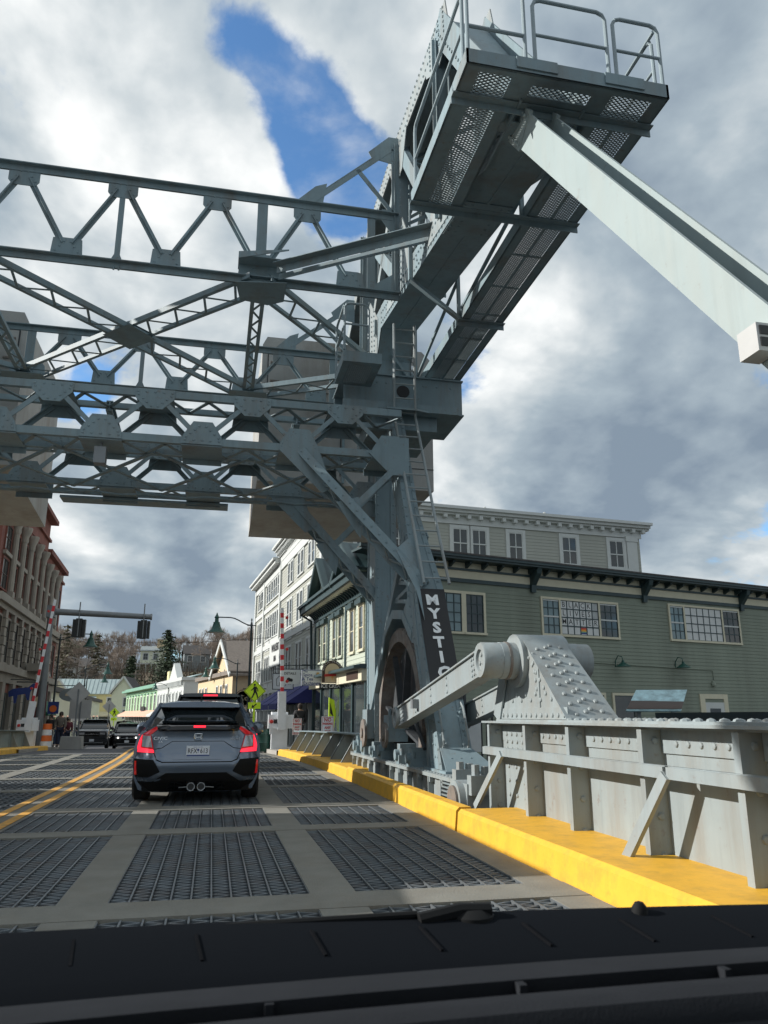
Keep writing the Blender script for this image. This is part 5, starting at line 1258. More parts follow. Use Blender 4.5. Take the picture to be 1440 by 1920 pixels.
mb = MB(); tg.poly(mb, [(0, 5.0), (8.6, 5.0), (4.3, 8.0)], -.5, .06); mk('gable', mb, 'paint_tan', ts, smooth=False)
mb = MB()
for s_ in (0, 1): mb.prism([tg.p(-.6 if s_ == 0 else 9.2, 4.75, .5), tg.p(4.3, 8.25, .5), tg.p(4.3, 8.25, -9), tg.p(-.6 if s_ == 0 else 9.2, 4.75, -9)], (0, 0, .15))
mk('roof', mb, 'shingle_brown', ts, smooth=False)
mb = MB()
for s_ in (0, 1): mb.beam(tg.p(-.6 if s_ == 0 else 9.2, 4.8, .55), tg.p(4.3, 8.3, .55), .12, .4, (0, 0, 1))
mk('bargeboard', mb, 'trim_white', ts, smooth=False)
for u in (1.2, 3.0, 5.0, 11, 13, 15.5): window(ts, Fs, u, u + .8, 2.2, 4.0, 'glass_dark', 'trim_white', tw=.12)
window(ts, tg, 3.9, 4.7, 5.4, 6.9, 'glass_dark', 'trim_white', tw=.12)
tsw = WF(Fs.p(18.3, 0, 0)[:2], (10, 1.5)); mb = MB(); tsw.box(mb, 0, 9, ZB, 5.0, .0, .05); mk('side_wall', mb, 'paint_brown', ts, smooth=False)
mb = MB().prism([tsw.p(-.5, 5.1, .4), tsw.p(9, 5.1, .4), tsw.p(9, 8.3, -4.3), tsw.p(-.2, 8.3, -4.3)], (0, 0, .12)); mk('roof', mb, 'shingle_brown', ts, smooth=False)
window(ts, tsw, 5.2, 6.6, .6, 2.2, 'glass_blue', 'trim_white', tw=.12)
shopfront(ts, Fs, 18.3, 0, None, ZB)
tw_, Fw = simple_house('white_shop', 'white two-storey shop with bracketed cornice between green and tan shops', 'building', (-8.1, 122), (4.6, -21), 21, 10, ZB, 5.6, 'trim_white', 'trim_white', 6, 'flat')
for k in range(8): window(tw_, Fw, 1 + k * 2.5, 1.9 + k * 2.5, 2.2, 4.1, 'glass_dark', 'trim_white', tw=.2)
for k in range(24): mb = MB(); u = .3 + k * .87; Fw.box(mb, u, u + .3, 4.9, 5.5, 0, .35); mk('bracket', mb, 'trim_white', tw_, smooth=False)
mb = MB(); Fw.poly(mb, [(11, 5.9), (17, 5.9), (14, 8.0)], -.6, .2); mk('pediment', mb, 'trim_white', tw_, smooth=False)
shopfront(tw_, Fw, 21, 0, 'trim_white', ZB)
tg_, Fg = simple_house('green_shop', 'pale green two-storey shop with dark cornice and pink awnings', 'building', (-16.3, 160), (8.3, -36), 37, 12, ZB, 5.7, 'paint_green', 'cornice_green', 6, 'flat')
for k in range(10): window(tg_, Fg, 1.6 + k * 3.5, 2.9 + k * 3.5, 2.0, 4.3, 'glass_dark', 'trim_white' if k % 2 else 'paint_green', tw=.2); mb = MB(); Fg.box(mb, 1.4 + k * 3.5, 3.1 + k * 3.5, 4.55, 4.75, 0, .2); mk('window_hood', mb, 'cornice_green', tg_, smooth=False)
mb = MB(); Fg.box(mb, -.3, 37.2, 5.35, 5.7, 0, .9); Fg.box(mb, -.3, 37.2, 4.95, 5.1, 0, .2); mk('cornice', mb, 'cornice_green', tg_, smooth=False)
shopfront(tg_, Fg, 37, 0, 'awning_pink', ZB)
mk('signboard', MB().prism([Fg.p(22, 1.5, .2), Fg.p(25.5, 1.5, .2), Fg.p(25.5, 2.7, .2), Fg.p(22, 2.7, .2)], Fg.n * .1), 'black', tg_)
mk('chimney', MB().prism([Fg.p(14, 5.9, -5), Fg.p(16, 5.9, -5), Fg.p(16, 5.9, -6.5), Fg.p(14, 5.9, -6.5)], (0, 0, 3.0)), 'paint_yellow', tg_)
mk('rear_roof', MB().prism([Fg.p(2, 6, -2), Fg.p(34, 6, -2), Fg.p(34, 7.6, -7), Fg.p(2, 7.6, -7)], (0, 0, .15)), 'metal_roof', tg_)
ty, Fy = simple_house('yellow_house', 'yellow two-storey house with ribbed metal roof at end of street', 'house', (-31.5, 172), (1, .02), 13, 8, ZB, 5.6, 'paint_yellow', 'metal_roof', 8.6, 'gable_side')
for u in (6.0, 10.2): window(ty, Fy, u, u + 1.2, 2.6, 4.8, 'glass_dark', 'trim_white', tw=.2)
window(ty, Fy, 8.2 + 4.0, 13.0 - .2 - .1, 3.4, 4.6, 'glass_dark', 'trim_white', tw=.15)
for k in range(16): mk('roof_seam', MB().beam(Fy.p(.2 + k * .84, 5.65, .3), Fy.p(.2 + k * .84, 8.72, -4), .08, .1), 'metal_roof', ty)
mk('porch_roof', MB().prism([Fy.p(1.5, 5.0, .1), Fy.p(8, 5.0, .1), Fy.p(8.5, 3.8, 3), Fy.p(1, 3.8, 3)], (0, 0, .12)), 'metal_roof', ty)
mb = MB(); Fy.poly(mb, [(-1.5, 5.4), (2.7, 5.4), (.6, 8.2)], .2, .8); mk('gable', mb, 'trim_cream', ty, smooth=False)
mb = MB()
for s_ in (-1, 1): mb.beam(Fy.p(.6 + s_ * 2.5, 5.2, .9), Fy.p(.6, 8.5, .9), .2, .35, (0, 0, 1))
mk('bargeboard', mb, 'trim_white', ty, smooth=False)
shopfront(ty, Fy, 13, 0, 'trim_cream', ZB)
tpl, Fp = simple_house('pale_house', 'narrow pale green house with steep gable beside the yellow house', 'house', (-19.9, 167), (1, -.15), 4.4, 8, ZB, 5.6, 'paint_pale', 'shingle', 8.8, 'gable_front')
for v in (0.6, 3.0): window(tpl, Fp, 2.4, 3.6, v, v + 1.7, 'glass_dark', 'trim_white', tw=.15)
tm, Fm = simple_house('mansard_house', 'pale house with grey mansard roof behind the tan shop', 'house', (2.4, 104), (1, .1), 8, 8, ZB, 6.0, 'trim_white', 'grey_house', 9.6, 'none')
mk('mansard_roof', MB().add([Fm.p(-.3, 6, .3), Fm.p(8.3, 6, .3), Fm.p(8.3, 6, -8.3), Fm.p(-.3, 6, -8.3), Fm.p(.8, 9, -.8), Fm.p(7.2, 9, -.8), Fm.p(7.2, 9, -7.2), Fm.p(.8, 9, -7.2)], [(0, 1, 5, 4), (1, 2, 6, 5), (2, 3, 7, 6), (3, 0, 4, 7), (4, 5, 6, 7)]), 'grey_house', tm, smooth=False)
mk('cornice', MB().prism([Fm.p(.5, 9, -.5), Fm.p(7.5, 9, -.5), Fm.p(7.5, 9, -7.5), Fm.p(.5, 9, -7.5)], (0, 0, .3)), 'trim_white', tm)
for u in (.9, 2.6): mb = MB(); Fm.box(mb, u, u + .8, 6.6, 8.0, -.9, .0); mk('dormer', mb, 'trim_white', tm, smooth=False)
# a row of low shops closing the left side of the street beyond the brick block
tl, Fl = simple_house('cream_shop', 'low cream shop beyond the brick block on the left', 'building', (-12.6, 66), (-4, 60), 60, 10, ZB, 3.2, 'paint_pale', 'shingle', 3.6, 'flat')
for k in range(9): mb = MB(); u = 2 + k * 6.5; Fl.box(mb, u, u + 4, ZB + .3, ZB + 2.3, 0, .04); mk('shop_glass', mb, 'glass_dark', tl, smooth=False)
# houses on the hill
t1, G1 = simple_house('hill_house', 'cream villa with tower among bare trees on the hillside', 'house', (-20.8, 232), (1, -.05), 6, 7, 12, 19.2, 'paint_pale', 'grey_house', 20.6, 'gable_side')
for u in (.8, 3.6): window(t1, G1, u, u + 1.3, 16.6, 18.4, 'glass_dark', 'trim_white', tw=.2)
mk('porch', MB().prism([G1.p(-1.6, 15.2, 0), G1.p(5, 15.2, 0), G1.p(5, 15.2, 2.2), G1.p(-1.6, 15.2, 2.2)], (0, 0, .35)), 'trim_white', t1)
for u in (-1.4, .2, 1.8, 3.4, 4.8): mb = MB(); G1.box(mb, u, u + .25, 12.5, 15.2, 1.9, 2.15); mk('porch_column', mb, 'trim_white', t1, smooth=False)
mk('tower', MB().prism([G1.p(4.2, 19, -2), G1.p(6.6, 19, -2), G1.p(6.6, 19, -4.4), G1.p(4.2, 19, -4.4)], (0, 0, 3.6)), 'paint_tan', t1, smooth=False)
mk('tower_roof', MB().add([G1.p(3.9, 22.6, -1.7), G1.p(6.9, 22.6, -1.7), G1.p(6.9, 22.6, -4.7), G1.p(3.9, 22.6, -4.7), G1.p(5.4, 23.6, -3.2)], [(0, 1, 4), (1, 2, 4), (2, 3, 4), (3, 0, 4), (0, 3, 2, 1)]), 'grey_house', t1, smooth=False)
t2, G2 = simple_house('hill_house', 'grey gabled house high among trees right of the big evergreen', 'house', (-8.5, 228), (1, .1), 7, 7, 12, 18.2, 'grey_house', 'shingle', 20.8, 'gable_side')
for u in (1, 4.6): window(t2, G2, u, u + 1.2, 16, 17.6, 'glass_dark', 'trim_white', tw=.15)
t3, G3 = simple_house('hill_house', 'white house half hidden by brush on the left hillside', 'house', (-44, 215), (1, .0), 16, 8, 8, 13.5, 'trim_white', 'shingle', 15.8, 'gable_side')
for k in range(5): window(t3, G3, 1.2 + k * 3, 2.4 + k * 3, 11, 12.6, 'glass_dark', 'trim_white', tw=.15)
# ================================================================ VEHICLES
def wheel(t, x, y, r, w, side, name='wheel'):
    g = mk(name, MB().lathe((x - w / 2, y, r), (1, 0, 0), [(r * .62, 0), (r * .9, 0), (r, .03), (r, w - .03), (r * .9, w), (r * .62, w)], 28), 'rubber', t)
    xo = x + side * (w / 2 - .02)
    rim = mk('rim', MB().lathe((xo, y, r), (side, 0, 0), [(r * .62, -.06), (r * .6, 0), (r * .52, -.03), (.0, -.035)], 20), 'galv', g)
    mk('spokes', MB().lathe((xo, y, r), (side, 0, 0), [(.05, -.03), (.05, .01), (0, .012)], 10), 'chrome', g)
    return g
def loft(stations, close=True):
    mb = MB(); n = len(stations[0][1])
    for y, pts in stations:
        for (x, z) in pts: mb.v.append((x, y, z))
    for j in range(len(stations) - 1):
        for k in range(n - 1): mb.f.append((j * n + k, j * n + k + 1, (j + 1) * n + k + 1, (j + 1) * n + k))
    if close: mb.f += [tuple(range(n)), tuple(range((len(stations) - 1) * n, len(stations) * n))]
    return mb
def sym(pts): return [(-x, z) for x, z in pts] + [(x, z) for x, z in reversed(pts)]
# ---------------- the grey hatchback ahead
cv = thing('parked_car', 'dark grey five-door hatchback with lit brake lamps stopped ahead', 'car', (-.17, 11.75, 0), local=True)
cv.name = 'hatchback_car'; OFF['hatchback_car'] = V((0, 0, 0))
HW = [(.15, .80), (.3, .86), (.5, .895), (.7, .90), (.85, .885), (.95, .84), (1.02, .77), (1.08, .70), (1.2, .64), (1.3, .60), (1.4, .52)]
PR = [(.15, .22), (.28, .07), (.4, .015), (.55, 0), (.60, .015), (.64, .05), (.72, .075), (.85, .10), (.95, .10), (1.02, .085), (1.05, .10), (1.09, .20), (1.2, .45), (1.3, .66), (1.36, .70), (1.4, .8)]
def lerpt(tab, z):
    if z <= tab[0][0]: return tab[0][1]
    for (a, b), (c, d) in zip(tab[:-1], tab[1:]):
        if z <= c: return b + (d - b) * (z - a) / (c - a)
    return tab[-1][1]
def yS(x, z):
    a = abs(x) / lerpt(HW, z); return lerpt(PR, z) + .30 * max(0, (a - .55) / .45) ** 2.3
def patch(q, off=.006, th=.03, nu=8, nv=5):                       # q: 4 corners (x,z), bilinear, thickened inwards
    mb = MB()
    for lay, o_ in ((0, -off), (1, th)):
        for j in range(nv + 1):
            for i in range(nu + 1):
                s_, t_ = i / nu, j / nv
                x = (q[0][0] * (1 - s_) + q[1][0] * s_) * (1 - t_) + (q[3][0] * (1 - s_) + q[2][0] * s_) * t_
                z = (q[0][1] * (1 - s_) + q[1][1] * s_) * (1 - t_) + (q[3][1] * (1 - s_) + q[2][1] * s_) * t_
                mb.v.append((x, yS(x, z) + o_, z))
    W_ = nu + 1; N_ = W_ * (nv + 1)
    for j in range(nv):
        for i in range(nu): mb.f.append((j * W_ + i, j * W_ + i + 1, (j + 1) * W_ + i + 1, (j + 1) * W_ + i))
    for i in range(nu): mb.f += [(i, i + 1, N_ + i + 1, N_ + i), (nv * W_ + i, nv * W_ + i + 1, N_ + nv * W_ + i + 1, N_ + nv * W_ + i)]
    for j in range(nv): mb.f += [(j * W_, (j + 1) * W_, N_ + (j + 1) * W_, N_ + j * W_), (j * W_ + nu, (j + 1) * W_ + nu, N_ + (j + 1) * W_ + nu, N_ + j * W_ + nu)]
    return mb
def mir(q): return [(-x, z) for x, z in q]
# rear fascia surface
mb = MB(); NZ = [.15, .2, .26, .32, .4, .48, .55, .58, .61, .64, .7, .78, .86, .92, .98, 1.02, 1.05]; NX = 28
for z in NZ:
    for i in range(NX + 1): x = (-1 + 2 * i / NX) * lerpt(HW, z); mb.v.append((x, yS(x, z), z))
for j in range(len(NZ) - 1):
    for i in range(NX): mb.f.append((j * (NX + 1) + i, j * (NX + 1) + i + 1, (j + 1) * (NX + 1) + i + 1, (j + 1) * (NX + 1) + i))
mk('rear_body', mb, 'car_grey', cv, ang=.9)
def ring(y):
    f = max(0, (y - 3.3) / 1.2); k = 1 - .1 * f
    top = .98 if y < 3.2 else .98 - .22 * f
    return sym([(.80 * k, .18), (.87 * k, .34), (.90 * k, .55), (.895 * k, .75), (.86 * k, .9), (.80 * k, top), (.5 * k, top + .03)])
mk('body', loft([(y, ring(y)) for y in (.30, .5, .9, 1.6, 2.4, 3.2, 3.6, 4.0, 4.35, 4.5)]), 'car_grey', cv, ang=.9)
mk('cabin_glass', loft([(.25, sym([(.74, .99), (.70, 1.03), (.66, 1.06)])), (.72, sym([(.80, .97), (.68, 1.2), (.57, 1.33)])), (1.4, sym([(.81, .97), (.70, 1.2), (.59, 1.375)])), (2.3, sym([(.81, .97), (.70, 1.2), (.59, 1.37)])), (3.35, sym([(.80, .96), (.74, .98), (.66, 1.0)]))]), 'car_glass', cv, ang=.9)
mk('roof', loft([(.62, sym([(.585, 1.335), (.56, 1.375), (.35, 1.40), (.0, 1.41)])), (.8, sym([(.60, 1.34), (.56, 1.39), (.35, 1.415), (0, 1.425)])), (1.4, sym([(.615, 1.34), (.56, 1.405), (.35, 1.43), (0, 1.44)])), (2.3, sym([(.61, 1.33), (.55, 1.40), (.35, 1.42), (0, 1.43)])), (2.6, sym([(.61, 1.30), (.55, 1.35), (.35, 1.37), (0, 1.38)]))]), 'car_grey', cv, ang=.9)
for s_ in (-1, 1):
    mk('rear_pillar', MB().tube([(s_ * .80, .42, 1.0), (s_ * .72, .55, 1.1), (s_ * .645, .72, 1.25), (s_ * .59, .85, 1.36)], [.07, .06, .05, .045], 8), 'car_grey', cv)
    mk('front_pillar', MB().tube([(s_ * .78, 3.3, .98), (s_ * .58, 2.4, 1.38)], .035, 6), 'car_grey', cv)
mk('roof_spoiler', loft([(.56, sym([(.575, 1.325), (.57, 1.345), (.35, 1.37), (0, 1.378)])), (.8, sym([(.60, 1.34), (.57, 1.38), (.35, 1.40), (0, 1.41)]))]), 'car_grey', cv)
mk('spoiler_underside', MB().box(-.5, .5, .6, .75, 1.315, 1.33), 'gloss_black', cv)
mk('rear_window', patch([(-.60, 1.09), (.60, 1.09), (.53, 1.315), (-.53, 1.315)], .012, .02, 10, 5), 'car_glass', cv)
mk('wiper', MB().beam((-.05, .15, 1.085), (.42, .24, 1.12), .02, .02), 'plastic_black', cv)
mk('tailgate_spoiler', patch([(-.56, .985), (.56, .985), (.60, 1.075), (-.60, 1.075)], .028, .05, 12, 3), 'gloss_black', cv)
mk('high_brake_lamp', MB().box(-.075, .095, .045, .07, 1.035, 1.065), 'brake_red', cv)
mk('antenna_fin', MB().add([(-.02, 1.0, 1.425), (.02, 1.0, 1.425), (.02, 1.2, 1.43), (-.02, 1.2, 1.43), (0, 1.02, 1.5), (0, 1.07, 1.5)], [(0, 1, 4), (1, 2, 5, 4), (2, 3, 5), (3, 0, 4, 5)]), 'plastic_black', cv)
for s_ in (-1, 1):
    M_ = (lambda q: q) if s_ < 0 else mir
    l1 = mk('tail_lamp', patch(M_([(-.845, .70), (-.60, .70), (-.665, .93), (-.855, .93)]), .012, .05), 'lens_red', cv)
    mk('brake_bar', patch(M_([(-.85, .745), (-.80, .72), (-.795, .94), (-.85, .94)]), .02, .03, 3, 5), 'brake_red', l1)
    mk('brake_bar', patch(M_([(-.845, .70), (-.60, .695), (-.615, .735), (-.84, .765)]), .021, .03, 6, 2), 'brake_red', l1)
    mk('clear_lens', patch(M_([(-.785, .775), (-.63, .765), (-.67, .92), (-.785, .925)]), .019, .03, 4, 4), 'lens_clear', l1)
    mk('lamp_wing', patch(M_([(-.80, .94), (-.665, .94), (-.555, 1.03), (-.60, 1.05)]), .012, .03, 5, 3), 'lens_red', l1)
    v1 = mk('bumper_vent', patch(M_([(-.875, .36), (-.60, .36), (-.50, .44), (-.885, .61)]), .004, .04, 7, 4), 'plastic_black', cv)
    mk('vent_grille', patch(M_([(-.86, .45), (-.50, .44), (-.60, .60), (-.87, .61)]), .007, .03, 7, 4), 'plastic_black', v1)
    mk('reflector', patch(M_([(-.868, .39), (-.83, .39), (-.845, .58), (-.872, .58)]), .016, .02, 2, 3), 'lens_red', v1)
    mk('vent_trim', patch(M_([(-.60, .335), (-.42, .44), (-.47, .45), (-.66, .36)]), .02, .03, 3, 2), 'car_grey', v1)
    mk('wing_mirror', MB().lathe((s_ * .98, 2.75, .98), (0, 1, 0), [(0, -.06), (.09, -.05), (.12, 0), (.09, .12), (0, .16)], 12), 'car_grey', cv)
    for y in (.85, 3.55): wheel(cv, s_ * .79, y, .325, .24, s_)
mk('lower_bumper', patch([(-.83, .16), (.83, .16), (.42, .42), (-.42, .42)], .006, .04, 14, 4), 'plastic_black', cv)
mk('lower_bumper', patch([(-.86, .17), (.86, .17), (.87, .30), (-.87, .30)], .01, .04, 16, 3), 'plastic_black', cv)
mk('diffuser_panel', patch([(-.42, .17), (.42, .17), (.36, .30), (-.36, .30)], .016, .03, 8, 3), 'gloss_black', cv)
for x in (-.065, .075): mk('exhaust_tip', MB().lathe((x, .0, .235), (0, 1, 0), [(.036, .02), (.05, .02), (.053, 0), (.058, .0), (.058, .2), (0, .2)], 18), 'chrome', cv); mk('exhaust_bore', MB().cyl((x, .012, .235), (x, .02, .235), .045, n=16), 'black', cv)
mk('exhaust_trim', MB().beam((-.23, .03, .225), (-.12, .01, .235), .02, .012).beam((.13, .01, .235), (.25, .03, .225), .02, .012), 'galv', cv)
# tailgate crease lines and plate recess
def crease(pts, nm='panel_gap', m='gloss_black', w=.008):
    q = []
    for (a, b) in zip(pts[:-1], pts[1:]):
        for k in range(6): f = k / 6; q.append((a[0] + (b[0] - a[0]) * f, a[1] + (b[1] - a[1]) * f))
    q.append(pts[-1]); return mk(nm, MB().tube([(x, yS(x, z) + .002, z) for x, z in q], w, 5), m, cv)
crease([(-.60, .69), (-.56, .60), (-.48, .565), (.48, .565), (.56, .60), (.60, .69)])
crease([(-.60, .74), (-.50, .755), (-.36, .845), (.36, .845), (.50, .755), (.60, .74)], w=.006)
mk('plate_recess', patch([(-.34, .60), (.34, .60), (.34, .83), (-.34, .83)], .001, .01, 6, 3), 'car_grey', cv)
pl = mk('licence_plate', MB().box(-.152, .165, .045, .062, .625, .785), 'plate_white', cv)
mk('plate_frame', MB().box(-.157, .17, .041, .045, .618, .645).box(-.157, -.15, .041, .046, .645, .785).box(.163, .17, .041, .046, .645, .785), 'chrome', pl)
mk('plate_strip', MB().box(-.15, .163, .040, .0445, .645, .662), 'plate_blue', pl)
for tx, x in (('RFX', -.072), ('613', .09)):
    text('plate_text', tx, .095, 'ink', pl, (x, .0445, .712), (1, 0, 0), (0, 0, 1), depth=.0006, sx=.78, bold=.001)
mk('plate_palm', MB().beam((.008, .0445, .685), (.008, .0445, .72), .006, .001, (0, 1, 0)).lathe((.008, .0445, .728), (0, -1, 0), [(.017, 0), (.015, .001), (0, .0012)], 9), 'plate_blue', pl)
text('plate_text', 'South Carolina', .022, 'plate_blue', pl, (.006, .0445, .768), (1, 0, 0), (0, 0, 1), depth=.0005)
text('frame_text', 'HONDA', .026, 'ink', pl, (.006, .0405, .630), (1, 0, 0), (0, 0, 1), depth=.0005)
ey = lerpt(PR, .9) - .012
mk('emblem', MB().box(-.045, -.03, ey, ey + .01, .87, .93).box(.03, .045, ey, ey + .01, .87, .93).box(-.03, .03, ey, ey + .01, .893, .907).tube([(-.055, ey, .945), (-.06, ey, .9), (-.045, ey, .855), (.045, ey, .855), (.06, ey, .9), (.055, ey, .945), (0, ey, .95), (-.055, ey, .945)], .005, 5), 'chrome', cv)
text('badge', 'CIVIC', .062, 'chrome', cv, (-.525, yS(-.525, .90) - .012, .885), (1, .0, 0), (0, 0, 1), depth=.003, sx=1.25)
text('badge', 'EX', .04, 'chrome', cv, (-.52, yS(-.52, .85) - .012, .84), (1, .0, 0), (0, 0, 1), depth=.003, sx=1.2)
text('badge', 'SPORT', .042, 'chrome', cv, (.52, yS(.52, .88) - .012, .875), (1, .0, 0), (0, 0, 1), depth=.003, sx=1.2)
mk('underbody', MB().box(-.75, .75, .25, 4.3, .16, .25), 'plastic_black', cv)
# ---------------- other cars
def car(label, X, Y, rz, w, h, l, paint, kind='suv', rear=False, plate=True, lights=True, name='car'):
    t = thing(name, label, 'pickup truck' if kind == 'pickup' else 'car', (X, Y, zroad(Y) if Y > 13 else 0), local=True, rz=rz); t.name = {'pickup': 'pickup_truck', 'suv': 'suv_car', 'sedan': 'sedan_car'}[kind]; OFF[t.name] = V((0, 0, 0))
    hw = w / 2; hood = .66 * h if kind == 'pickup' else (.60 * h if kind == 'suv' else .62 * h)
    belt = .64 * h
    # local -y is the front end
    def rg(y, top, k=1): return sym([(hw * .90 * k, .14 * h), (hw * .97 * k, .25 * h), (hw * k, .42 * h), (hw * .98 * k, top - .08), (hw * .9 * k, top), (hw * .5 * k, top + .02)])
    st = [(0, rg(0, hood - .14, .90)), (.12, rg(.12, hood - .06, .96)), (.9, rg(.9, hood)), (1.25, rg(1.25, belt)), (l * .6, rg(l * .6, belt)), (l - .15, rg(l, belt)), (l, rg(l, belt - .05, .96))]
    mk('body', loft(st), paint, t, ang=.7)
    ws, we = 1.15, (l * .62 if kind == 'pickup' else l - .12)
    cab = [(ws, sym([(hw * .88, belt), (hw * .86, belt + .01), (hw * .8, belt + .02)])), (ws + .75, sym([(hw * .92, belt), (hw * .80, h * .85), (hw * .70, h - .04)])), (we - .5, sym([(hw * .92, belt), (hw * .80, h * .85), (hw * .70, h - .04)])), (we, sym([(hw * .88, belt), (hw * .78, h * .8), (hw * .66, h - .16)]))]
    mk('cabin_glass', loft(cab), 'car_glass', t, ang=.7)
    mk('roof', loft([(ws + .62, sym([(hw * .74, h - .07), (hw * .66, h - .02), (0, h - .01)])), (ws + 1.2, sym([(hw * .77, h - .06), (hw * .68, h), (0, h + .02)])), (we - .2, sym([(hw * .75, h - .09), (hw * .66, h - .02), (0, h)]))]), paint, t)
    for s_ in (-1, 1):
        mk('pillar', MB().tube([(s_ * hw * .88, ws, belt), (s_ * hw * .73, ws + .7, h - .06)], .04, 6).tube([(s_ * hw * .88, we - .05, belt), (s_ * hw * .74, we - .35, h - .06)], .05, 6).beam((s_ * hw * .87, (ws + we) / 2 + .3, belt), (s_ * hw * .74, (ws + we) / 2 + .25, h - .05), .05, .1), paint, t)
        mk('wing_mirror', MB().lathe((s_ * (hw + .1), ws + .25, belt + .08), (0, 1, 0), [(0, -.05), (.1, -.04), (.12, .04), (.06, .12), (0, .14)], 10), paint, t)
        for y in (.85, l - .95): wheel(t, s_ * (hw - .13), y, .36 if kind != 'sedan' else .32, .24, s_)
        if not rear:
            hl = mk('headlight', MB().box(s_ * hw * .62 - .16, s_ * hw * .62 + .16, -.03, .1, hood - .33, hood - .2), 'lens_clear', t)
            if lights: mk('lamp', MB().cyl((s_ * hw * .62, -.05, hood - .27), (s_ * hw * .62, -.03, hood - .27), .06, n=10), 'headlight', hl)
            mk('fog_lamp', MB().box(s_ * hw * .68 - .1, s_ * hw * .68 + .1, -.02, .05, .34 * h - .05, .34 * h + .02), 'plastic_black', t)
        else:
            mk('tail_lamp', MB().box(s_ * hw * .86 - .07, s_ * hw * .86 + .07, l - .04, l + .03, belt - .3, belt + .05), 'brake_red', t)
    if not rear:
        g = mk('grille', MB().box(-hw * .42, hw * .42, -.035, .08, hood - .42, hood - .18), 'gloss_black', t)
        for k in range(3): mk('grille_bar', MB().box(-hw * .4, hw * .4, -.045, -.03, hood - .40 + k * .08, hood - .38 + k * .08), 'chrome' if k == 1 else 'plastic_black', g)
        mk('badge', MB().box(-.1, .1, -.055, -.04, hood - .32, hood - .27) if kind == 'pickup' else MB().cyl((0, -.055, hood - .3), (0, -.04, hood - .3), .08, n=16), 'chrome', g)
        mk('bumper', MB().box(-hw * .94, hw * .94, -.07, .1, .22 * h, .34 * h), paint if kind != 'suv' else 'plastic_black', t)
        mk('skid_strip', MB().box(-hw * .7, hw * .7, -.085, -.07, .2 * h, .225 * h), 'galv', t)
        if plate: mk('licence_plate', MB().box(-.15, .15, -.085, -.07, .25 * h, .25 * h + .15), 'plate_white', t)
        mk('windscreen_shade', MB().box(-hw * .6, hw * .6, ws + .62, ws + .66, h - .1, h - .06), 'gloss_black', t)
    else:
        mk('rear_window', MB().prism([(-hw * .66, we + .015, belt + .1), (hw * .66, we + .015, belt + .1), (hw * .58, we - .1, h - .14), (-hw * .58, we - .1, h - .14)], (0, .02, 0)), 'car_glass', t)
        mk('roof_spoiler', MB().box(-hw * .62, hw * .62, we - .22, we + .12, h - .1, h - .05), paint, t)
        mk('high_brake_lamp', MB().box(-.16, .16, we + .1, we + .14, h - .085, h - .05), 'brake_red', t)
        mk('licence_plate', MB().box(-.15, .15, l + .01, l + .03, .42 * h, .42 * h + .15), 'plate_white', t)
        mk('bumper', MB().box(-hw * .94, hw * .94, l - .1, l + .06, .2 * h, .34 * h), 'plastic_black', t)
    mk('underbody', MB().box(-hw * .8, hw * .8, .3, l - .2, .12 * h, .25 * h), 'plastic_black', t)
    return t
car('black pickup truck facing us beside the left kerb', -7.55, 55, R(3), 2.05, 1.85, 5.6, 'car_black', 'pickup', lights=False)
car('black SUV facing us with headlights on, right of the pickup', -5.75, 59, R(4), 1.95, 1.72, 4.6, 'car_black', 'suv')
car('dark SUV second in line behind the oncoming black SUV', -6.65, 68, R(4), 1.9, 1.75, 4.6, 'car_dark', 'suv', lights=False)
car('black SUV third in the oncoming line with one bright lamp', -8.2, 80, R(4), 1.9, 1.8, 4.7, 'car_black', 'suv')
car('silver sedan parked behind the black pickup', -9.3, 68, R(4), 1.8, 1.5, 4.5, 'car_silver', 'sedan', lights=False)
car('dark SUV with lit high brake lamp just ahead of the hatchback', -.05, 23.4, R(180), 1.85, 1.78, 4.6, 'car_dark', 'suv', rear=True)
car('dark sedan partly hidden behind the hatchback mirror', -5.0, 76, R(4), 1.85, 1.5, 4.6, 'car_dark', 'sedan', lights=False)
# ---------------- own car: hood, cowl, wiper and dashboard below the windscreen
own = thing('own_car', 'black dashboard, cowl and wiper of the car we sit in', 'car interior', (.4, .8, .9))
def strip(nm, prof, m, x0=-.62, x1=1.5, **k):
    mb = MB(); n = len(prof); XS = [x0 + (x1 - x0) * i / 14 for i in range(15)]
    for x in XS:
        bow = -.055 * ((x - .45) / 1.0) ** 2
        for (y, z) in prof: mb.v.append((x, y + bow, z - (.004 + .018 * x if y > 1.09 else 0)))
    for j in range(14):
        for i in range(n - 1): mb.f.append((j * n + i, j * n + i + 1, (j + 1) * n + i + 1, (j + 1) * n + i))
    mb.f += [tuple(range(n)), tuple(range(14 * n, 15 * n))]
    return mk(nm, mb, m, own, **k)
strip('hood', [(1.31, .885), (1.55, .83), (1.95, .66), (2.2, .45), (2.2, .3), (1.3, .3)], 'car_black')
cowl = strip('cowl', [(1.33, .80), (1.32, .902), (1.29, .908), (1.25, .900), (1.13, .885), (1.10, .86), (1.1, .8)], 'dash_dark')
for k in range(12):  # thin raised ticks modelled in place of vent reflections across the cowl
    x = -.5 + k * .165; mk('cowl_reflection', MB().beam((x, 1.245, .8965 - .018 * x), (x + .01, 1.16, .8855 - .018 * x), .004, .005), 'dash', cowl)
wp = mk('wiper_arm', MB().tube([(-.25, 1.27, .893), (.1, 1.28, .898), (.33, 1.28, .900)], .006, 8), 'plastic_black', own)
mk('wiper_pivot', MB().lathe((.42, 1.29, .872), (0, 0, 1), [(.04, 0), (.038, .022), (.025, .032), (0, .035)], 14).tube([(.33, 1.27, .893), (.4, 1.28, .902), (.45, 1.28, .9)], .012, 8), 'plastic_black', own)
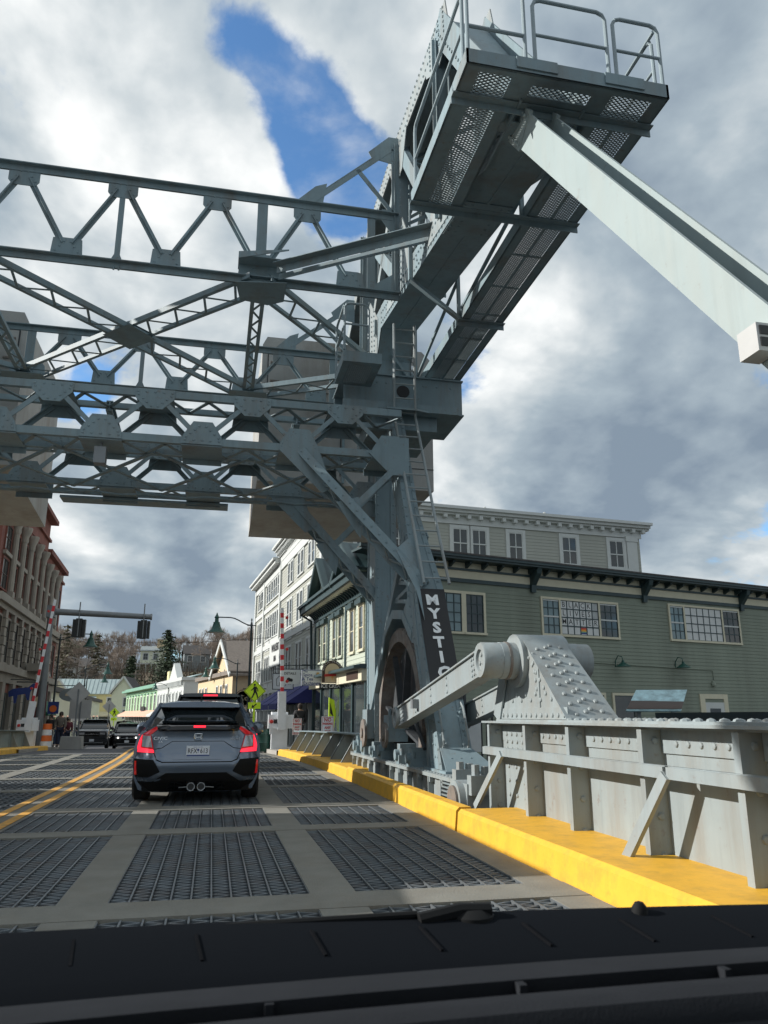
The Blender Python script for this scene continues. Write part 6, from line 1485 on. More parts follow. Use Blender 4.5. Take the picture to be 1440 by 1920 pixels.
mk('washer_nozzle', MB().lathe((.705, 1.27, .875), (0, 0, 1), [(.014, 0), (.013, .02), (.007, .028), (0, .03)], 10), 'plastic_black', own)
strip('dash_front', [(1.09, .80), (1.09, .872), (1.0, .895), (.925, .915), (.925, .80)], 'dash_dark')
strip('dash_top', [(.925, .80), (.922, .928), (.90, .934), (.80, .953), (.79, .953), (.79, .80)], 'dash_light')
strip('defroster_slot', [(.789, .80), (.789, .938), (.776, .938), (.776, .80)], 'dash_dark')
strip('dash_pad', [(.775, .80), (.775, .944), (.765, .949), (.705, .963), (.69, .960), (.68, .945), (.68, .80)], 'dash_light')
strip('dash_lip', [(.679, .80), (.679, .942), (.6, .945), (.48, .93), (.44, .85), (.44, .7)], 'dash_dark')
for x in (-.2, .06, .30, .52): mk('slot_vane', MB().box(x, x + .008, .776, .79, .93, .952), 'dash_light', own)
mk('car_roof', MB().prism([(-.48, -1.6, 1.57), (1.30, -1.6, 1.57), (1.26, .24, 1.55), (-.44, .24, 1.55)], (0, 0, .05)), 'car_black', own)
for x in (-.62, 1.42): mk('door_panel', MB().box(x, x + .06, -1.6, 1.1, .3, .92), 'car_black', own)
mk('floor_pan', MB().box(-.6, 1.45, -1.8, 1.2, .28, .33), 'dash_dark', own)
# ---------------- box truck in the oncoming lane, beside us and out of frame
bt = thing('box_truck', 'white box truck in the oncoming lane just outside the left edge', 'truck', (-4.2, 8, 0))
mk('cargo_box', MB().box(-5.25, -3.1, 7.1, 11.2, .75, 2.85), 'gate_white', bt)
mk('cab', MB().prism([(-5.1, 5.25, .45), (-5.1, 7.0, .45), (-5.1, 7.0, 2.3), (-5.1, 6.1, 2.25), (-5.1, 5.55, 1.5), (-5.1, 5.25, 1.35)], (1.9, 0, 0)), 'gate_white', bt)
mk('windscreen', MB().prism([(-5.0, 5.58, 1.52), (-3.3, 5.58, 1.52), (-3.35, 6.05, 2.2), (-4.95, 6.05, 2.2)], (0, -.02, .01)), 'car_glass', bt)
for q in (-5.12, -3.215): mk('side_window', MB().prism([(q, 5.8, 1.5), (q, 6.8, 1.5), (q, 6.8, 2.1), (q, 6.2, 2.1)], (.025, 0, 0)), 'car_glass', bt)
mk('bumper', MB().box(-5.1, -3.2, 5.12, 5.26, .35, .65), 'plastic_black', bt); mk('chassis', MB().box(-4.7, -3.6, 5.5, 11.0, .5, .75), 'plastic_black', bt)
for x in (-4.98, -3.36):
    for y in (6.05, 9.9): wheel(bt, x, y, .42, .26, -1 if x < -4.2 else 1)
# ================================================================ STREET FURNITURE
def kerbz(Y): return zroad(Y) + .14
# lamps -----------------------------------------------------------
def street_lamp(label, X, Y, side, h, reach=1.75, grp='green bell street lamps'):
    z = kerbz(Y); t = thing('street_lamp', label, 'street lamp', (X, Y, z), group=grp)
    mk('post', MB().lathe((X, Y, z), (0, 0, 1), [(.2, 0), (.2, .1), (.13, .2), (.13, .9), (.08, 1.05), (.065, 1.2), (.05, h - .2), (.07, h - .1), (.05, h), (.02, h + .1), (.045, h + .16), (0, h + .28)], 12), 'pole_dark', t)
    pts = []
    for k in range(9):
        f = k / 8; pts.append((X + side * reach * f, Y, z + h - .12 + (.38 * (1 - math.cos(math.pi * min(1, f * 1.6))) / 2)))
    mk('arm', MB().tube(pts, .03, 6).tube([(X - .22, Y, z + h - .12), (X + .22, Y, z + h - .12)], .025, 6), 'pole_dark', t)
    e = V(pts[-1])
    mk('lamp_shade', MB().lathe((e.x, Y, e.z - .78), (0, 0, 1), [(.44, 0), (.43, .03), (.27, .16), (.2, .34), (.16, .48), (.17, .52), (.10, .55), (.09, .72), (.13, .76), (.05, .9), (.02, 1.0), (0, 1.02)], 20), 'lamp_green', t)
    return t
street_lamp('tall green bell street lamp behind the white gate arm, right side', 1.74, 40, -1, 6.0)
street_lamp('second green bell lamp on the right, before the tan shop', 1.75, 62, -1, 6.2)
street_lamp('third green bell lamp on the right, over the tan shop gable', .97, 78, -1, 6.3)
street_lamp('nearest green bell street lamp on the left, beside traffic mast', -9.2, 50, 1, 6.3)
street_lamp('second green bell lamp on the left, beyond the first', -10.6, 70, 1, 6.1)
street_lamp('small far green bell lamp on the left above the yellow house', -13.1, 88, 1, 6.1)
street_lamp('far green bell lamp before the green shop', -6.0, 112, -1, 6.2)
# traffic mast ------------------------------------------------------
mt = thing('traffic_mast', 'grey mast arm carrying traffic signals across the left lane', 'traffic mast', (-8.3, 42, kerbz(42)))
mk('pole', MB().cyl((-8.3, 42, kerbz(42)), (-8.3, 42, 6.65), .2, .15, n=14), 'galv', mt)
mk('mast_arm', MB().cyl((-8.3, 42, 6.35), (-3.4, 42, 6.2), .17, .14, n=12), 'galv', mt)
mk('arm_flange', MB().box(-8.5, -8.08, 41.8, 42.2, 6.05, 6.65).cyl((-3.42, 42, 6.2), (-3.33, 42, 6.2), .17, n=12), 'galv', mt)
for i, (x, lab) in enumerate(((-6.9, 'left black traffic signal hanging from the grey mast arm'), (-3.72, 'right black traffic signal at the end of the grey mast arm'))):
    s = thing('traffic_signal', lab, 'traffic signal', (x, 42, 5.1), group='signals on the mast arm')
    mk('hanger_pipe', MB().cyl((x, 41.8, 5.1), (x, 41.8, 6.85), .03, n=8), 'galv', s)
    mk('housing', MB().box(x - .15, x + .15, 41.86, 42.12, 5.05, 6.02), 'signal_black', s)
    for q in (-1, 1): mk('side_housing', MB().box(x + q * .24 - .07, x + q * .24 + .07, 41.95, 42.25, 5.08, 5.98), 'signal_black', s)
    for k in range(3): mk('visor', MB().lathe((x, 42.12, 5.24 + k * .3), (0, 1, 0), [(.14, 0), (.14, .2), (.12, .2), (.12, .02), (0, .02)], 12), 'signal_black', s)
# gates -------------------------------------------------------------
def gate(label, X, Y, top, lean, grp='raised barrier gates'):
    z = kerbz(Y); t = thing('barrier_gate', label, 'barrier gate', (X, Y, z), group=grp)
    mk('cabinet', MB().box(X - .35, X + .25, Y - .1, Y + .5, z, z + 1.35).box(X - .42, X - .3, Y - .15, Y - .05, z + .55, z + .95), 'gate_white', t)
    mk('drive_box', MB().box(X - .5, X + .45, Y - .35, Y - .1, z + .75, z + 1.25), 'gate_white', t)
    mk('arm_holder', MB().beam((X, Y - .4, z + .7), (X + lean * .22, Y - .4, z + 2.1), .3, .12, (0, 1, 0)), 'gate_white', t)
    arm = mk('gate_arm', MB().beam((X + lean * .2, Y - .42, z + 2.0), (X + lean, Y - .42, top), .12, .05, (0, 1, 0)), 'gate_white', t)
    L_ = top - z - 2.0; n = 8
    a, b = V((X + lean * .2, Y - .42, z + 2.05)), V((X + lean, Y - .42, top))
    for k in range(n):
        f0 = (k + .05) / n; f1 = (k + .5) / n
        mk('red_stripe', MB().beam(a.lerp(b, f0), a.lerp(b, f1), .126, .056, (0, 1, 0)), 'gate_red', arm)
        if k % 3 == 1: mk('arm_lamp', MB().lathe(a.lerp(b, f0) + V((-.18 if lean > 0 else .18, 0, 0)), (0, -1, 0), [(.06, 0), (.06, .06), (0, .07)], 10), 'sign_red', arm)
    mk('warning_lamp', MB().lathe((X - .38, Y - .37, z + 1.0), (0, -1, 0), [(.07, 0), (.07, .05), (0, .07)], 10), 'sign_red', t)
    mk('socket_plate', MB().box(X - .3, X - .05, Y - .36, Y - .35, z + .93, z + 1.08), 'black', t)
    return t
gate('raised red and white gate arm by the left brick building', -8.42, 40.5, 6.7, .62)
gate('raised red and white gate arm by the right sidewalk', 2.58, 30.4, 5.25, -.13)
# crosswalk sign ------------------------------------------------------
def diamond(mb, c, s, t=.012): return mb.prism([(c[0] - s, c[1], c[2]), (c[0], c[1], c[2] - s), (c[0] + s, c[1], c[2]), (c[0], c[1], c[2] + s)], (0, t, 0))
def crosswalk_sign(label, X, Y, z1, s):
    z = kerbz(Y); t = thing('crosswalk_sign', label, 'road sign', (X, Y, z))
    mk('post', MB().box(X - .05, X + .05, Y + .03, Y + .1, z, z1), 'sign_lime', t)
    b = mk('diamond_panel', diamond(MB(), (X, Y, z1), s), 'sign_lime', t)
    mb = MB()
    for k in range(4):
        q = [(-s, 0), (0, -s), (s, 0), (0, s)]; a, c = q[k], q[(k + 1) % 4]
        mb.beam((X + a[0] * .93, Y - .003, z1 + a[1] * .93), (X + c[0] * .93, Y - .003, z1 + c[1] * .93), .018, .004, (0, 1, 0))
    mk('border', mb, 'ink', b)
    k = s / .54; yy = Y - .004
    m_ = MB().lathe((X - .02 * k, yy, z1 + .3 * k), (0, -1, 0), [(.055 * k, 0), (.055 * k, .004), (0, .004)], 12)
    def limb(a, b_, w): m_.beam((X + a[0] * k, yy, z1 + a[1] * k), (X + b_[0] * k, yy, z1 + b_[1] * k), w * k, .006, (0, 1, 0))
    limb((.0, .22), (.01, -.02), .15); limb((0, .0), (-.06, -.17), .08); limb((-.06, -.15), (-.13, -.33), .065); limb((.03, 0), (.1, -.15), .08); limb((.1, -.14), (.15, -.32), .065)
    limb((-.03, .19), (-.12, .07), .05); limb((-.12, .08), (-.19, .03), .045); limb((.04, .19), (.13, .1), .05); limb((.13, .1), (.15, -.02), .045)
    mk('walking_figure', m_, 'ink', b)
    ap = mk('arrow_panel', MB().box(X - s * .57, X + s * .57, Y, Y + .012, z1 - s * 1.0 - s * .58, z1 - s * 1.0), 'sign_lime', t)
    ac = z1 - s * 1.29
    mk('arrow', MB().beam((X + .1, Y - .004, ac + .08), (X - .08, Y - .004, ac - .07), .05, .005, (0, 1, 0)).prism([(X - .13, Y - .006, ac - .11), (X + .02, Y - .006, ac - .09), (X - .1, Y - .006, ac + .05)], (0, .004, 0)), 'ink', ap)
crosswalk_sign('lime pedestrian crossing diamond with arrow plate at right kerb', 2.02, 39.5, 2.38, .54)
crosswalk_sign('small far lime pedestrian sign before the yellow house', -11.9, 104, 1.6, .62)
# right approach parapet
pr_ = thing('parapet', 'low grey steel parapet with raking braces on the right approach', 'parapet', (3.4, 22, 0))
ysP = [17.9, 19.4, 20.9, 22.4, 23.9, 25.4, 26.9, 28.2]
for a, b in zip(ysP[:-1], ysP[1:]):
    f = lambda Y: 3.42 + sx(Y)
    mb = MB().prism([(f(a) - .18, a, zroad(a) + .78), (f(a) + .2, a, zroad(a) + .78), (f(b) + .2, b, zroad(b) + .78), (f(b) - .18, b, zroad(b) + .78)], (0, 0, .03))
    mk('cap_rail', mb, 'steel', pr_, smooth=False)
    mk('panel', MB().prism([(f(a), a, zroad(a) + .1), (f(b), b, zroad(b) + .1), (f(b), b, zroad(b) + .78), (f(a), a, zroad(a) + .78)], (.02, 0, 0)), 'steel', pr_, smooth=False)
    for y in (a + .1,):
        mk('raking_brace', MB().prism([(f(y), y, zroad(y) + .76), (f(y) - .16, y, zroad(y) + .76), (f(y) - .5, y, zroad(y) + .18), (f(y), y, zroad(y) + .18)], (0, .025, 0)).prism([(f(y) - .16, y, zroad(y) + .76), (f(y) - .5, y, zroad(y) + .18), (f(y) - .5, y + .09, zroad(y) + .18), (f(y) - .16, y + .09, zroad(y) + .76)], (.02, 0, 0)), 'steel_light', pr_, smooth=False)
pl_ = thing('parapet', 'short grey steel parapet above the left yellow kerb', 'parapet', (-7.9, 36, 0))
for a, b in ((27, 30), (30, 33), (33, 36), (36, 38.6)):
    f = lambda Y: -7.75 - .02 * (Y - 16)
    mk('panel', MB().prism([(f(a), a, zroad(a) + .15), (f(b), b, zroad(b) + .15), (f(b), b, zroad(b) + .85), (f(a), a, zroad(a) + .85)], (-.03, 0, 0)), 'steel', pl_, smooth=False)
    mk('cap_rail', MB().prism([(f(a) - .2, a, zroad(a) + .85), (f(a) + .2, a, zroad(a) + .85), (f(b) + .2, b, zroad(b) + .85), (f(b) - .2, b, zroad(b) + .85)], (0, 0, .03)), 'steel', pl_, smooth=False)
    mk('raking_brace', MB().prism([(f(b), b, zroad(b) + .85), (f(b) + .3, b, zroad(b) + .2), (f(b), b, zroad(b) + .2)], (0, .03, 0)), 'steel_light', pl_, smooth=False)
# no parking signs
def noparking(label, X, Y, zc, h, w, lines, arrow=True):
    z = kerbz(Y); t = thing('no_parking_sign', label, 'road sign', (X, Y, z), group='no parking signs')
    mk('post', MB().box(X - .03, X + .03, Y + .02, Y + .06, z, zc + h / 2), 'galv', t)
    p = mk('panel', MB().box(X - w / 2, X + w / 2, Y, Y + .012, zc - h / 2, zc + h / 2), 'sign_white', t)
    mk('border', MB().box(X - w / 2 + .015, X + w / 2 - .015, Y - .003, Y, zc + h / 2 - .03, zc + h / 2 - .018).box(X - w / 2 + .015, X + w / 2 - .015, Y - .003, Y, zc - h / 2 + .018, zc - h / 2 + .03).box(X - w / 2 + .015, X - w / 2 + .027, Y - .003, Y, zc - h / 2 + .03, zc + h / 2 - .03).box(X + w / 2 - .027, X + w / 2 - .015, Y - .003, Y, zc - h / 2 + .03, zc + h / 2 - .03), 'sign_red', p)
    for i, (tx, s) in enumerate(lines): text('lettering', tx, s, 'sign_red', p, (X, Y - .003, zc + h * (.33 - i * .19)), (1, 0, 0), (0, 0, 1), depth=.002, sx=.85, bold=.004)
    m_ = MB().box(X - w * .3, X + w * .3, Y - .004, Y, zc - h * .41, zc - h * .37)
    for s_ in (-1, 1): m_.prism([(X + s_ * w * .4, Y - .004, zc - h * .39), (X + s_ * w * .26, Y - .004, zc - h * .34), (X + s_ * w * .26, Y - .004, zc - h * .44)], (0, .004, 0))
    mk('arrow', m_, 'sign_red', p)
noparking('larger red on white no parking sign behind the right parapet', 3.52, 24.5, .87, .62, .38, (('NO', .17), ('PARKING', .085), ('ANY', .11), ('TIME', .1)))
noparking('smaller red on white no parking sign, nearer the right gate', 3.05, 29.0, .82, .58, .34, (('NO', .13), ('PARKING', .08), ('ANY', .1), ('TIME', .09)))
# hanging shop signs
def bracket_sign(name, label, X, Y, z0, z1, w, m, txts, group=None, arm=True):
    t = thing(name, label, 'shop sign', (X, Y, z0), group=group)
    b = mk('panel', MB().box(X - w / 2, X + w / 2, Y, Y + .06, z0, z1), m, t)
    if arm: mk('bracket', MB().tube([(X + w / 2 + .5, Y + .03, z1 + .2), (X - w / 2, Y + .03, z1 + .2)], .02, 6).tube([(X - w * .35, Y + .03, z1 + .2), (X - w * .35, Y + .03, z1)], .012, 5).tube([(X + w * .35, Y + .03, z1 + .2), (X + w * .35, Y + .03, z1)], .012, 5), 'pole_dark', t)
    for (tx, s, dx, dz, mm) in txts: text('lettering', tx, s, mm, b, (X + dx, Y - .004, (z0 + z1) / 2 + dz), (1, 0, 0), (0, 0, 1), depth=.003, bold=.002)
    return t, b
t, b = bracket_sign('shop_sign', 'white shop sign reading The Spice and Tea Exchange', 4.06, 33, 2.42, 3.08, .92, 'sign_white', (('The', .12, -.3, .25, 'sign_blue'), ('Spice', .19, -.2, .11, 'sign_blue'), ('& Tea', .19, -.2, -.06, 'sign_blue'), ('Exchange', .19, -.03, -.23, 'sign_blue')))
mk('emblem', MB().beam((4.12, 32.99, 2.83), (4.46, 32.99, 2.83), .03, .01, (0, 1, 0)).prism([(4.2, 32.99, 2.86), (4.38, 32.99, 2.86), (4.34, 32.99, 2.97), (4.24, 32.99, 2.97)], (0, .008, 0)), 'cone_tan', b)
mk('border', MB().box(3.61, 3.63, 32.985, 33.0, 2.43, 3.07).box(4.49, 4.51, 32.985, 33.0, 2.43, 3.07).box(3.63, 4.49, 32.985, 33, 2.43, 2.45).box(3.63, 4.49, 32.985, 33, 3.05, 3.07), 'sign_blue', b)
t, b = bracket_sign('shop_sign', 'white hanging sign with small dark leaf mark, over the gate arm', 3.42, 36.2, 2.6, 3.25, .92, 'sign_white', (('DETAILS', .15, 0, .15, 'ink'),))
mk('mark', MB().lathe((3.36, 36.19, 2.8), (0, -1, 0), [(.1, 0), (.1, .005), (0, .005)], 8).lathe((3.48, 36.19, 2.78), (0, -1, 0), [(.08, 0), (.08, .005), (0, .005)], 6), 'ink', b)
t, b = bracket_sign('shop_sign', 'pale hanging sign with elephant outline left of the gate arm', 3.36, 39.2, 2.45, 3.25, 1.05, 'sign_white', ())
ex, ez = 3.36, 2.85
mk('elephant_outline', MB().tube([(ex - .3, 39.19, ez - .22), (ex - .33, 39.19, ez + .1), (ex - .2, 39.19, ez + .25), (ex + .05, 39.19, ez + .26), (ex + .22, 39.19, ez + .2), (ex + .36, 39.19, ez + .1), (ex + .38, 39.19, ez - .16)], .012, 5).tube([(ex - .3, 39.19, ez - .22), (ex - .18, 39.19, ez - .22), (ex - .17, 39.19, ez - .05), (ex, 39.19, ez - .05), (ex + .01, 39.19, ez - .22), (ex + .12, 39.19, ez - .22), (ex + .15, 39.19, ez), (ex + .25, 39.19, ez), (ex + .3, 39.19, ez - .16)], .012, 5), 'ink', b)
mk('frame', MB().box(2.835, 3.885, 39.18, 39.2, 2.45, 2.48).box(2.835, 3.885, 39.18, 39.2, 3.22, 3.25).box(2.835, 2.865, 39.18, 39.2, 2.48, 3.22).box(3.855, 3.885, 39.18, 39.2, 2.48, 3.22), 'ink', b)
ic = thing('ice_cream_sign', 'arched brown ice cream sign with cone hanging over sidewalk', 'shop sign', (4.46, 30, 2.1))
pre_n = len(ic.children)
IX, IY = 4.46, 30.0
def arch(mb, r, z0, zc, y0, y1):
    pts = [(IX - r, z0), (IX + r, z0)] + [(IX + r * math.cos(a), zc + r * math.sin(a)) for a in [math.pi * k / 14 for k in range(15)]]
    return mb.prism([(x, y0, z) for x, z in pts], (0, y1 - y0, 0))
mk('arch_panel', arch(MB(), .5, 2.37, 2.95, IY, IY + .06), 'brown_sign', ic)
mk('arch_face', arch(MB(), .36, 2.40, 2.93, IY - .012, IY), 'tan_sign', ic)
for k in range(15):
    a = math.pi * (k + .5) / 15; ch = 'MYSTIC DRAWBRIDGE'[k] if k < 17 else ''
    a = math.pi - a
    text('arch_lettering', ch, .1, 'letter_white', ic, (IX + .43 * math.cos(a), IY - .004, 2.95 + .43 * math.sin(a)), (math.sin(a), 0, -math.cos(a)), (math.cos(a), 0, math.sin(a)), depth=.003)
mk('cone', MB().prism([(IX - .16, IY - .02, 2.95), (IX + .16, IY - .02, 2.95), (IX, IY - .02, 2.5)], (0, .01, 0)), 'cone_tan', ic)
mk('ribbon', MB().prism([(IX - .38, IY - .035, 2.66), (IX + .38, IY - .035, 2.72), (IX + .38, IY - .035, 2.84), (IX - .38, IY - .035, 2.78)], (0, .012, 0)), 'sign_red', ic)
pp = mk('lower_panel', MB().box(IX - .62, IX + .62, IY - .01, IY + .05, 2.1, 2.34), 'black', ic)
text('lettering', 'ICE CREAM', .24, 'letter_white', pp, (IX, IY - .014, 2.22), (1, 0, 0), (0, 0, 1), bold=.004, sx=.92)
mk('hanger', MB().tube([(IX - .5, IY + .03, 3.5), (IX + .7, IY + .03, 3.5)], .02, 6).tube([(IX, IY + .03, 3.5), (IX, IY + .03, 3.42)], .015, 5), 'pole_dark', ic)
ic.scale = (.8, 1, .8); ic.location = (4.46, 30, 2.2)
# maroon round sign on the right, lime flag, bins, barrel
rs = thing('round_sign', 'round maroon shop sign right of the hatchback roof', 'shop sign', (1.9, 52, 2.0)); 
mk('disc', MB().lathe((1.95, 52, 2.3), (0, -1, 0), [(.55, 0), (.55, .06), (.0, .06)], 24), 'maroon', rs); mk('ring', MB().lathe((1.95, 51.93, 2.3), (0, -1, 0), [(.5, 0), (.5, .01), (.46, .012), (.46, 0)], 24), 'tan_sign', rs)
text('lettering', 'Co', .5, 'tan_sign', rs, (1.95, 51.93, 2.3), (1, 0, 0), (0, 0, 1)); mk('bracket', MB().tube([(3.4, 52.03, 2.9), (1.9, 52.03, 2.9)], .03, 6), 'pole_dark', rs)
tb = thing('litter_barrel', 'dark green barrel with black bag beside the hatchback', 'barrel', (1.62, 31.0, kerbz(31)))
mk('barrel', MB().lathe((1.95, 31, kerbz(31) - .1), (0, 0, 1), [(.36, 0), (.38, .05), (.38, .3), (.4, .33), (.38, .36), (.38, .62), (.4, .65), (.38, .68), (.38, .95), (.4, 1.0), (.35, 1.0), (.35, .9), (0, .88)], 20), 'barrel_green', tb)
mk('bag', MB().lathe((1.95, 31, kerbz(31) + .85), (0, 0, 1), [(.41, -.12), (.43, .0), (.36, .1), (.3, .16), (0, .1)], 12), 'bag_black', tb)
bx2 = thing('bag_heap', 'black refuse bag leaning beside the green barrel', 'bag', (2.3, 31.6, kerbz(31.6))); mk('bag', MB().lathe((2.32, 31.8, kerbz(31.8)), (.05, 0, 1), [(.2, 0), (.33, .15), (.34, .6), (.25, 1.0), (.08, 1.2), (.05, 1.3), (0, 1.3)], 11), 'bag_black', bx2)
fb = thing('feather_flag', 'lime feather flag by the shop door', 'flag', (4.5, 31, kerbz(31))); mk('pole', MB().cyl((4.5, 31.0, kerbz(31)), (4.5, 31.0, 1.9), .02, n=6), 'sign_lime', fb); mk('cloth', MB().prism([(4.47, 31.0, .2), (4.62, 31.0, .1), (4.78, 31.0, 1.3), (4.7, 31.0, 1.8), (4.5, 31.0, 1.88)], (0, .012, 0)), 'sign_lime', fb); mk('bird_mark', MB().prism([(4.54, 30.99, 1.3), (4.68, 30.99, 1.15), (4.62, 30.99, 1.4), (4.54, 30.99, 1.7)], (0, .008, 0)), 'ink', fb)
# picture board behind the girder
pb = thing('picture_board', 'tilted scenic picture board behind the near girder', 'information board', (9.8, 15.5, 0))
Pq = [V((9.6, 17.2, 1.32)), V((10.8, 16.8, 1.32)), V((11.4, 17.4, 1.82)), V((10.25, 17.8, 1.82))]
mk('panel', MB().prism(Pq, (0, .03, -.03)), 'picture_sky', pb); mk('picture_land', MB().prism([Pq[0].lerp(Pq[3], .05) + V((0, -.01, .01)), Pq[1].lerp(Pq[2], .05) + V((0, -.01, .01)), Pq[1].lerp(Pq[2], .4) + V((0, -.01, .01)), Pq[0].lerp(Pq[3], .45) + V((0, -.01, .01))], (0, .004, 0)), 'brown_sign', pb)
mk('stand', MB().box(10.0, 10.1, 17.4, 17.5, -1.2, 1.5).box(10.9, 11.0, 17.3, 17.4, -1.2, 1.5), 'galv', pb)
wlk = thing('walk_parapet', 'dark sidewalk railing just behind the near girder', 'railing', (5.6, 8, 0))
mk('rail_board', MB().box(5.9, 6.0, -3, 9.8, .6, 1.24), 'pole_dark', wlk); mk('walk_slab', MB().box(3.8, 6.0, -4, 9.8, .0, .15), 'sidewalk', wlk)
fn = thing('iron_fence', 'black iron picket fence behind the tower leg', 'fence', (4.6, 12.4, -.2))
for k in range(30): mk('picket', MB().box(4.3 + k * .11, 4.33 + k * .11, 14.3, 14.33, -.1, 1.35), 'black', fn)
mk('fence_rail', MB().box(4.28, 7.6, 14.29, 14.34, 1.2, 1.25).box(4.28, 7.6, 14.29, 14.34, .0, .05), 'black', fn); mk('walk_slab', MB().box(4.1, 7.8, 13.9, 18.0, -.2, -.1), 'sidewalk', fn)
mk('notice_sheet', MB().box(4.62, 4.95, 14.27, 14.285, .55, 1.1), 'paper', fn)
# left sidewalk things -------------------------------------------------
def sign_back(name, label, X, Y, z0, z1, shape, s, m='sign_back'):
    z = kerbz(Y); t = thing(name, label, 'road sign', (X, Y, z)); mk('post', MB().box(X - .04, X + .04, Y - .06, Y, z, z1), 'galv', t)
    if shape == 'diamond': mk('panel', diamond(MB(), (X, Y, z1 - s * .35), s), m, t)
    else: mk('panel', MB().box(X - s, X + s, Y, Y + .012, z0, z1), m, t)
sign_back('road_sign_back', 'grey back of a diamond road sign on the left kerb', -6.92, 44, 0, 2.55, 'diamond', .6)
sign_back('road_sign_back', 'grey back of a square road sign right of the diamond back', -7.05, 46, 1.05, 2.05, 'box', .57)
sign_back('road_sign_back', 'small far grey diamond sign back before the yellow house', -11.6, 96, 0, 2.5, 'diamond', .75)
cb = thing('concrete_block', 'low concrete block at the foot of the left sign post', 'block', (-6.9, 43.6, kerbz(43.6))); mk('block', MB().prism([(-7.5, 43.3, zroad(43)), (-6.4, 43.3, zroad(43)), (-6.45, 43.3, zroad(43) + .62), (-7.45, 43.3, zroad(43) + .62)], (0, .7, 0)), 'concrete', cb)
br = thing('traffic_barrel', 'orange and white striped traffic drum beside the left gate', 'traffic drum', (-7.75, 41.3, kerbz(41)))
for k in range(4): mk('band', MB().lathe((-7.75, 41.3, kerbz(41) + k * .27), (0, 0, 1), [(.27 - k * .02, 0), (.255 - k * .02, .26), (0, .268)], 16), 'orange' if k % 2 else 'gate_white', br)
ms = thing('pub_sign', 'maroon sign board with round emblem behind the left gate', 'shop sign', (-9.0, 43, 1.5))
mk('panel', MB().box(-9.15, -8.45, 44.0, 44.08, 1.1, 2.75), 'maroon', ms); mk('emblem', MB().lathe((-8.8, 43.99, 1.9), (0, -1, 0), [(.28, 0), (.28, .02), (0, .02)], 18), 'tan_sign', ms); mk('bracket', MB().tube([(-10, 44.04, 2.9), (-8.45, 44.04, 2.9)], .03, 6), 'pole_dark', ms)
bs = thing('blue_sign', 'blue square banner with orange disc on the left lamp post', 'banner', (-8.9, 50, 1.4)); mk('panel', MB().box(-9.45, -8.85, 49.8, 49.86, 1.3, 2.0), 'sign_blue', bs); mk('disc', MB().lathe((-9.15, 49.79, 1.6), (0, -1, 0), [(.2, 0), (.2, .02), (0, .02)], 16), 'orange', bs)
ov = thing('oval_sign', 'dark oval hanging sign with pale lettering over left sidewalk', 'shop sign', (-9.0, 56, 2.3))
m_ = MB().lathe((0, 0, 0), (0, -1, 0), [(.85, 0), (.85, .08), (0, .08)], 28); m_.v = [(x - 9.15, y + 56, z * .52 + 2.55) for x, y, z in m_.v]; mk('panel', m_, 'grey_house', ov); mk('lettering_bar', MB().box(-9.6, -8.7, 55.9, 55.92, 2.48, 2.62), 'tan_sign', ov); mk('bracket', MB().tube([(-10.8, 56, 3.15), (-8.4, 56, 3.15)], .03, 6), 'pole_dark', ov)
ws_ = thing('white_sign', 'white hanging sign with grey oval below the dark oval sign', 'shop sign', (-9.2, 60, .8)); mk('panel', MB().box(-9.9, -8.75, 60, 60.06, .85, 1.9), 'sign_white', ws_); m_ = MB().lathe((0, 0, 0), (0, -1, 0), [(.42, 0), (.42, .03), (0, .03)], 20); m_.v = [(x - 9.2, y + 59.99, z * .5 + 1.55) for x, y, z in m_.v]; mk('oval', m_, 'grey_house', ws_)
ga = thing('green_awning', 'small dark green awning at the brick block corner', 'awning', (-10.2, 52, 1.5)); mk('canopy', MB().prism([(-10.5, 51, 2.4), (-9.6, 51, 1.2), (-9.6, 53.5, 1.2), (-10.5, 53.5, 2.4)], (.02, 0, .03)).prism([(-10.5, 51, 2.4), (-9.6, 51, 1.2), (-10.5, 51, 1.2)], (0, .02, 0)), 'awning_green', ga)
hs = thing('horse_sign', 'blue horse silhouette sign hanging on the brick front', 'shop sign', (-9.4, 41, 2.2))
hp = [(-9.95, 2.15), (-9.75, 2.2), (-9.7, 1.85), (-9.6, 1.85), (-9.55, 2.25), (-9.2, 2.3), (-9.1, 2.0), (-9.0, 2.0), (-8.98, 2.4), (-8.85, 2.62), (-8.68, 2.55), (-8.66, 2.66), (-8.85, 2.84), (-9.1, 2.62), (-9.8, 2.55), (-10.0, 2.4)]
mk('silhouette', MB().prism([(x + .05, 42.3, z - .05) for x, z in hp], (0, .05, 0)), 'sign_blue', hs, smooth=False); mk('bracket', MB().tube([(-10.4, 42.33, 2.95), (-8.8, 42.33, 2.95)], .02, 6), 'pole_dark', hs)
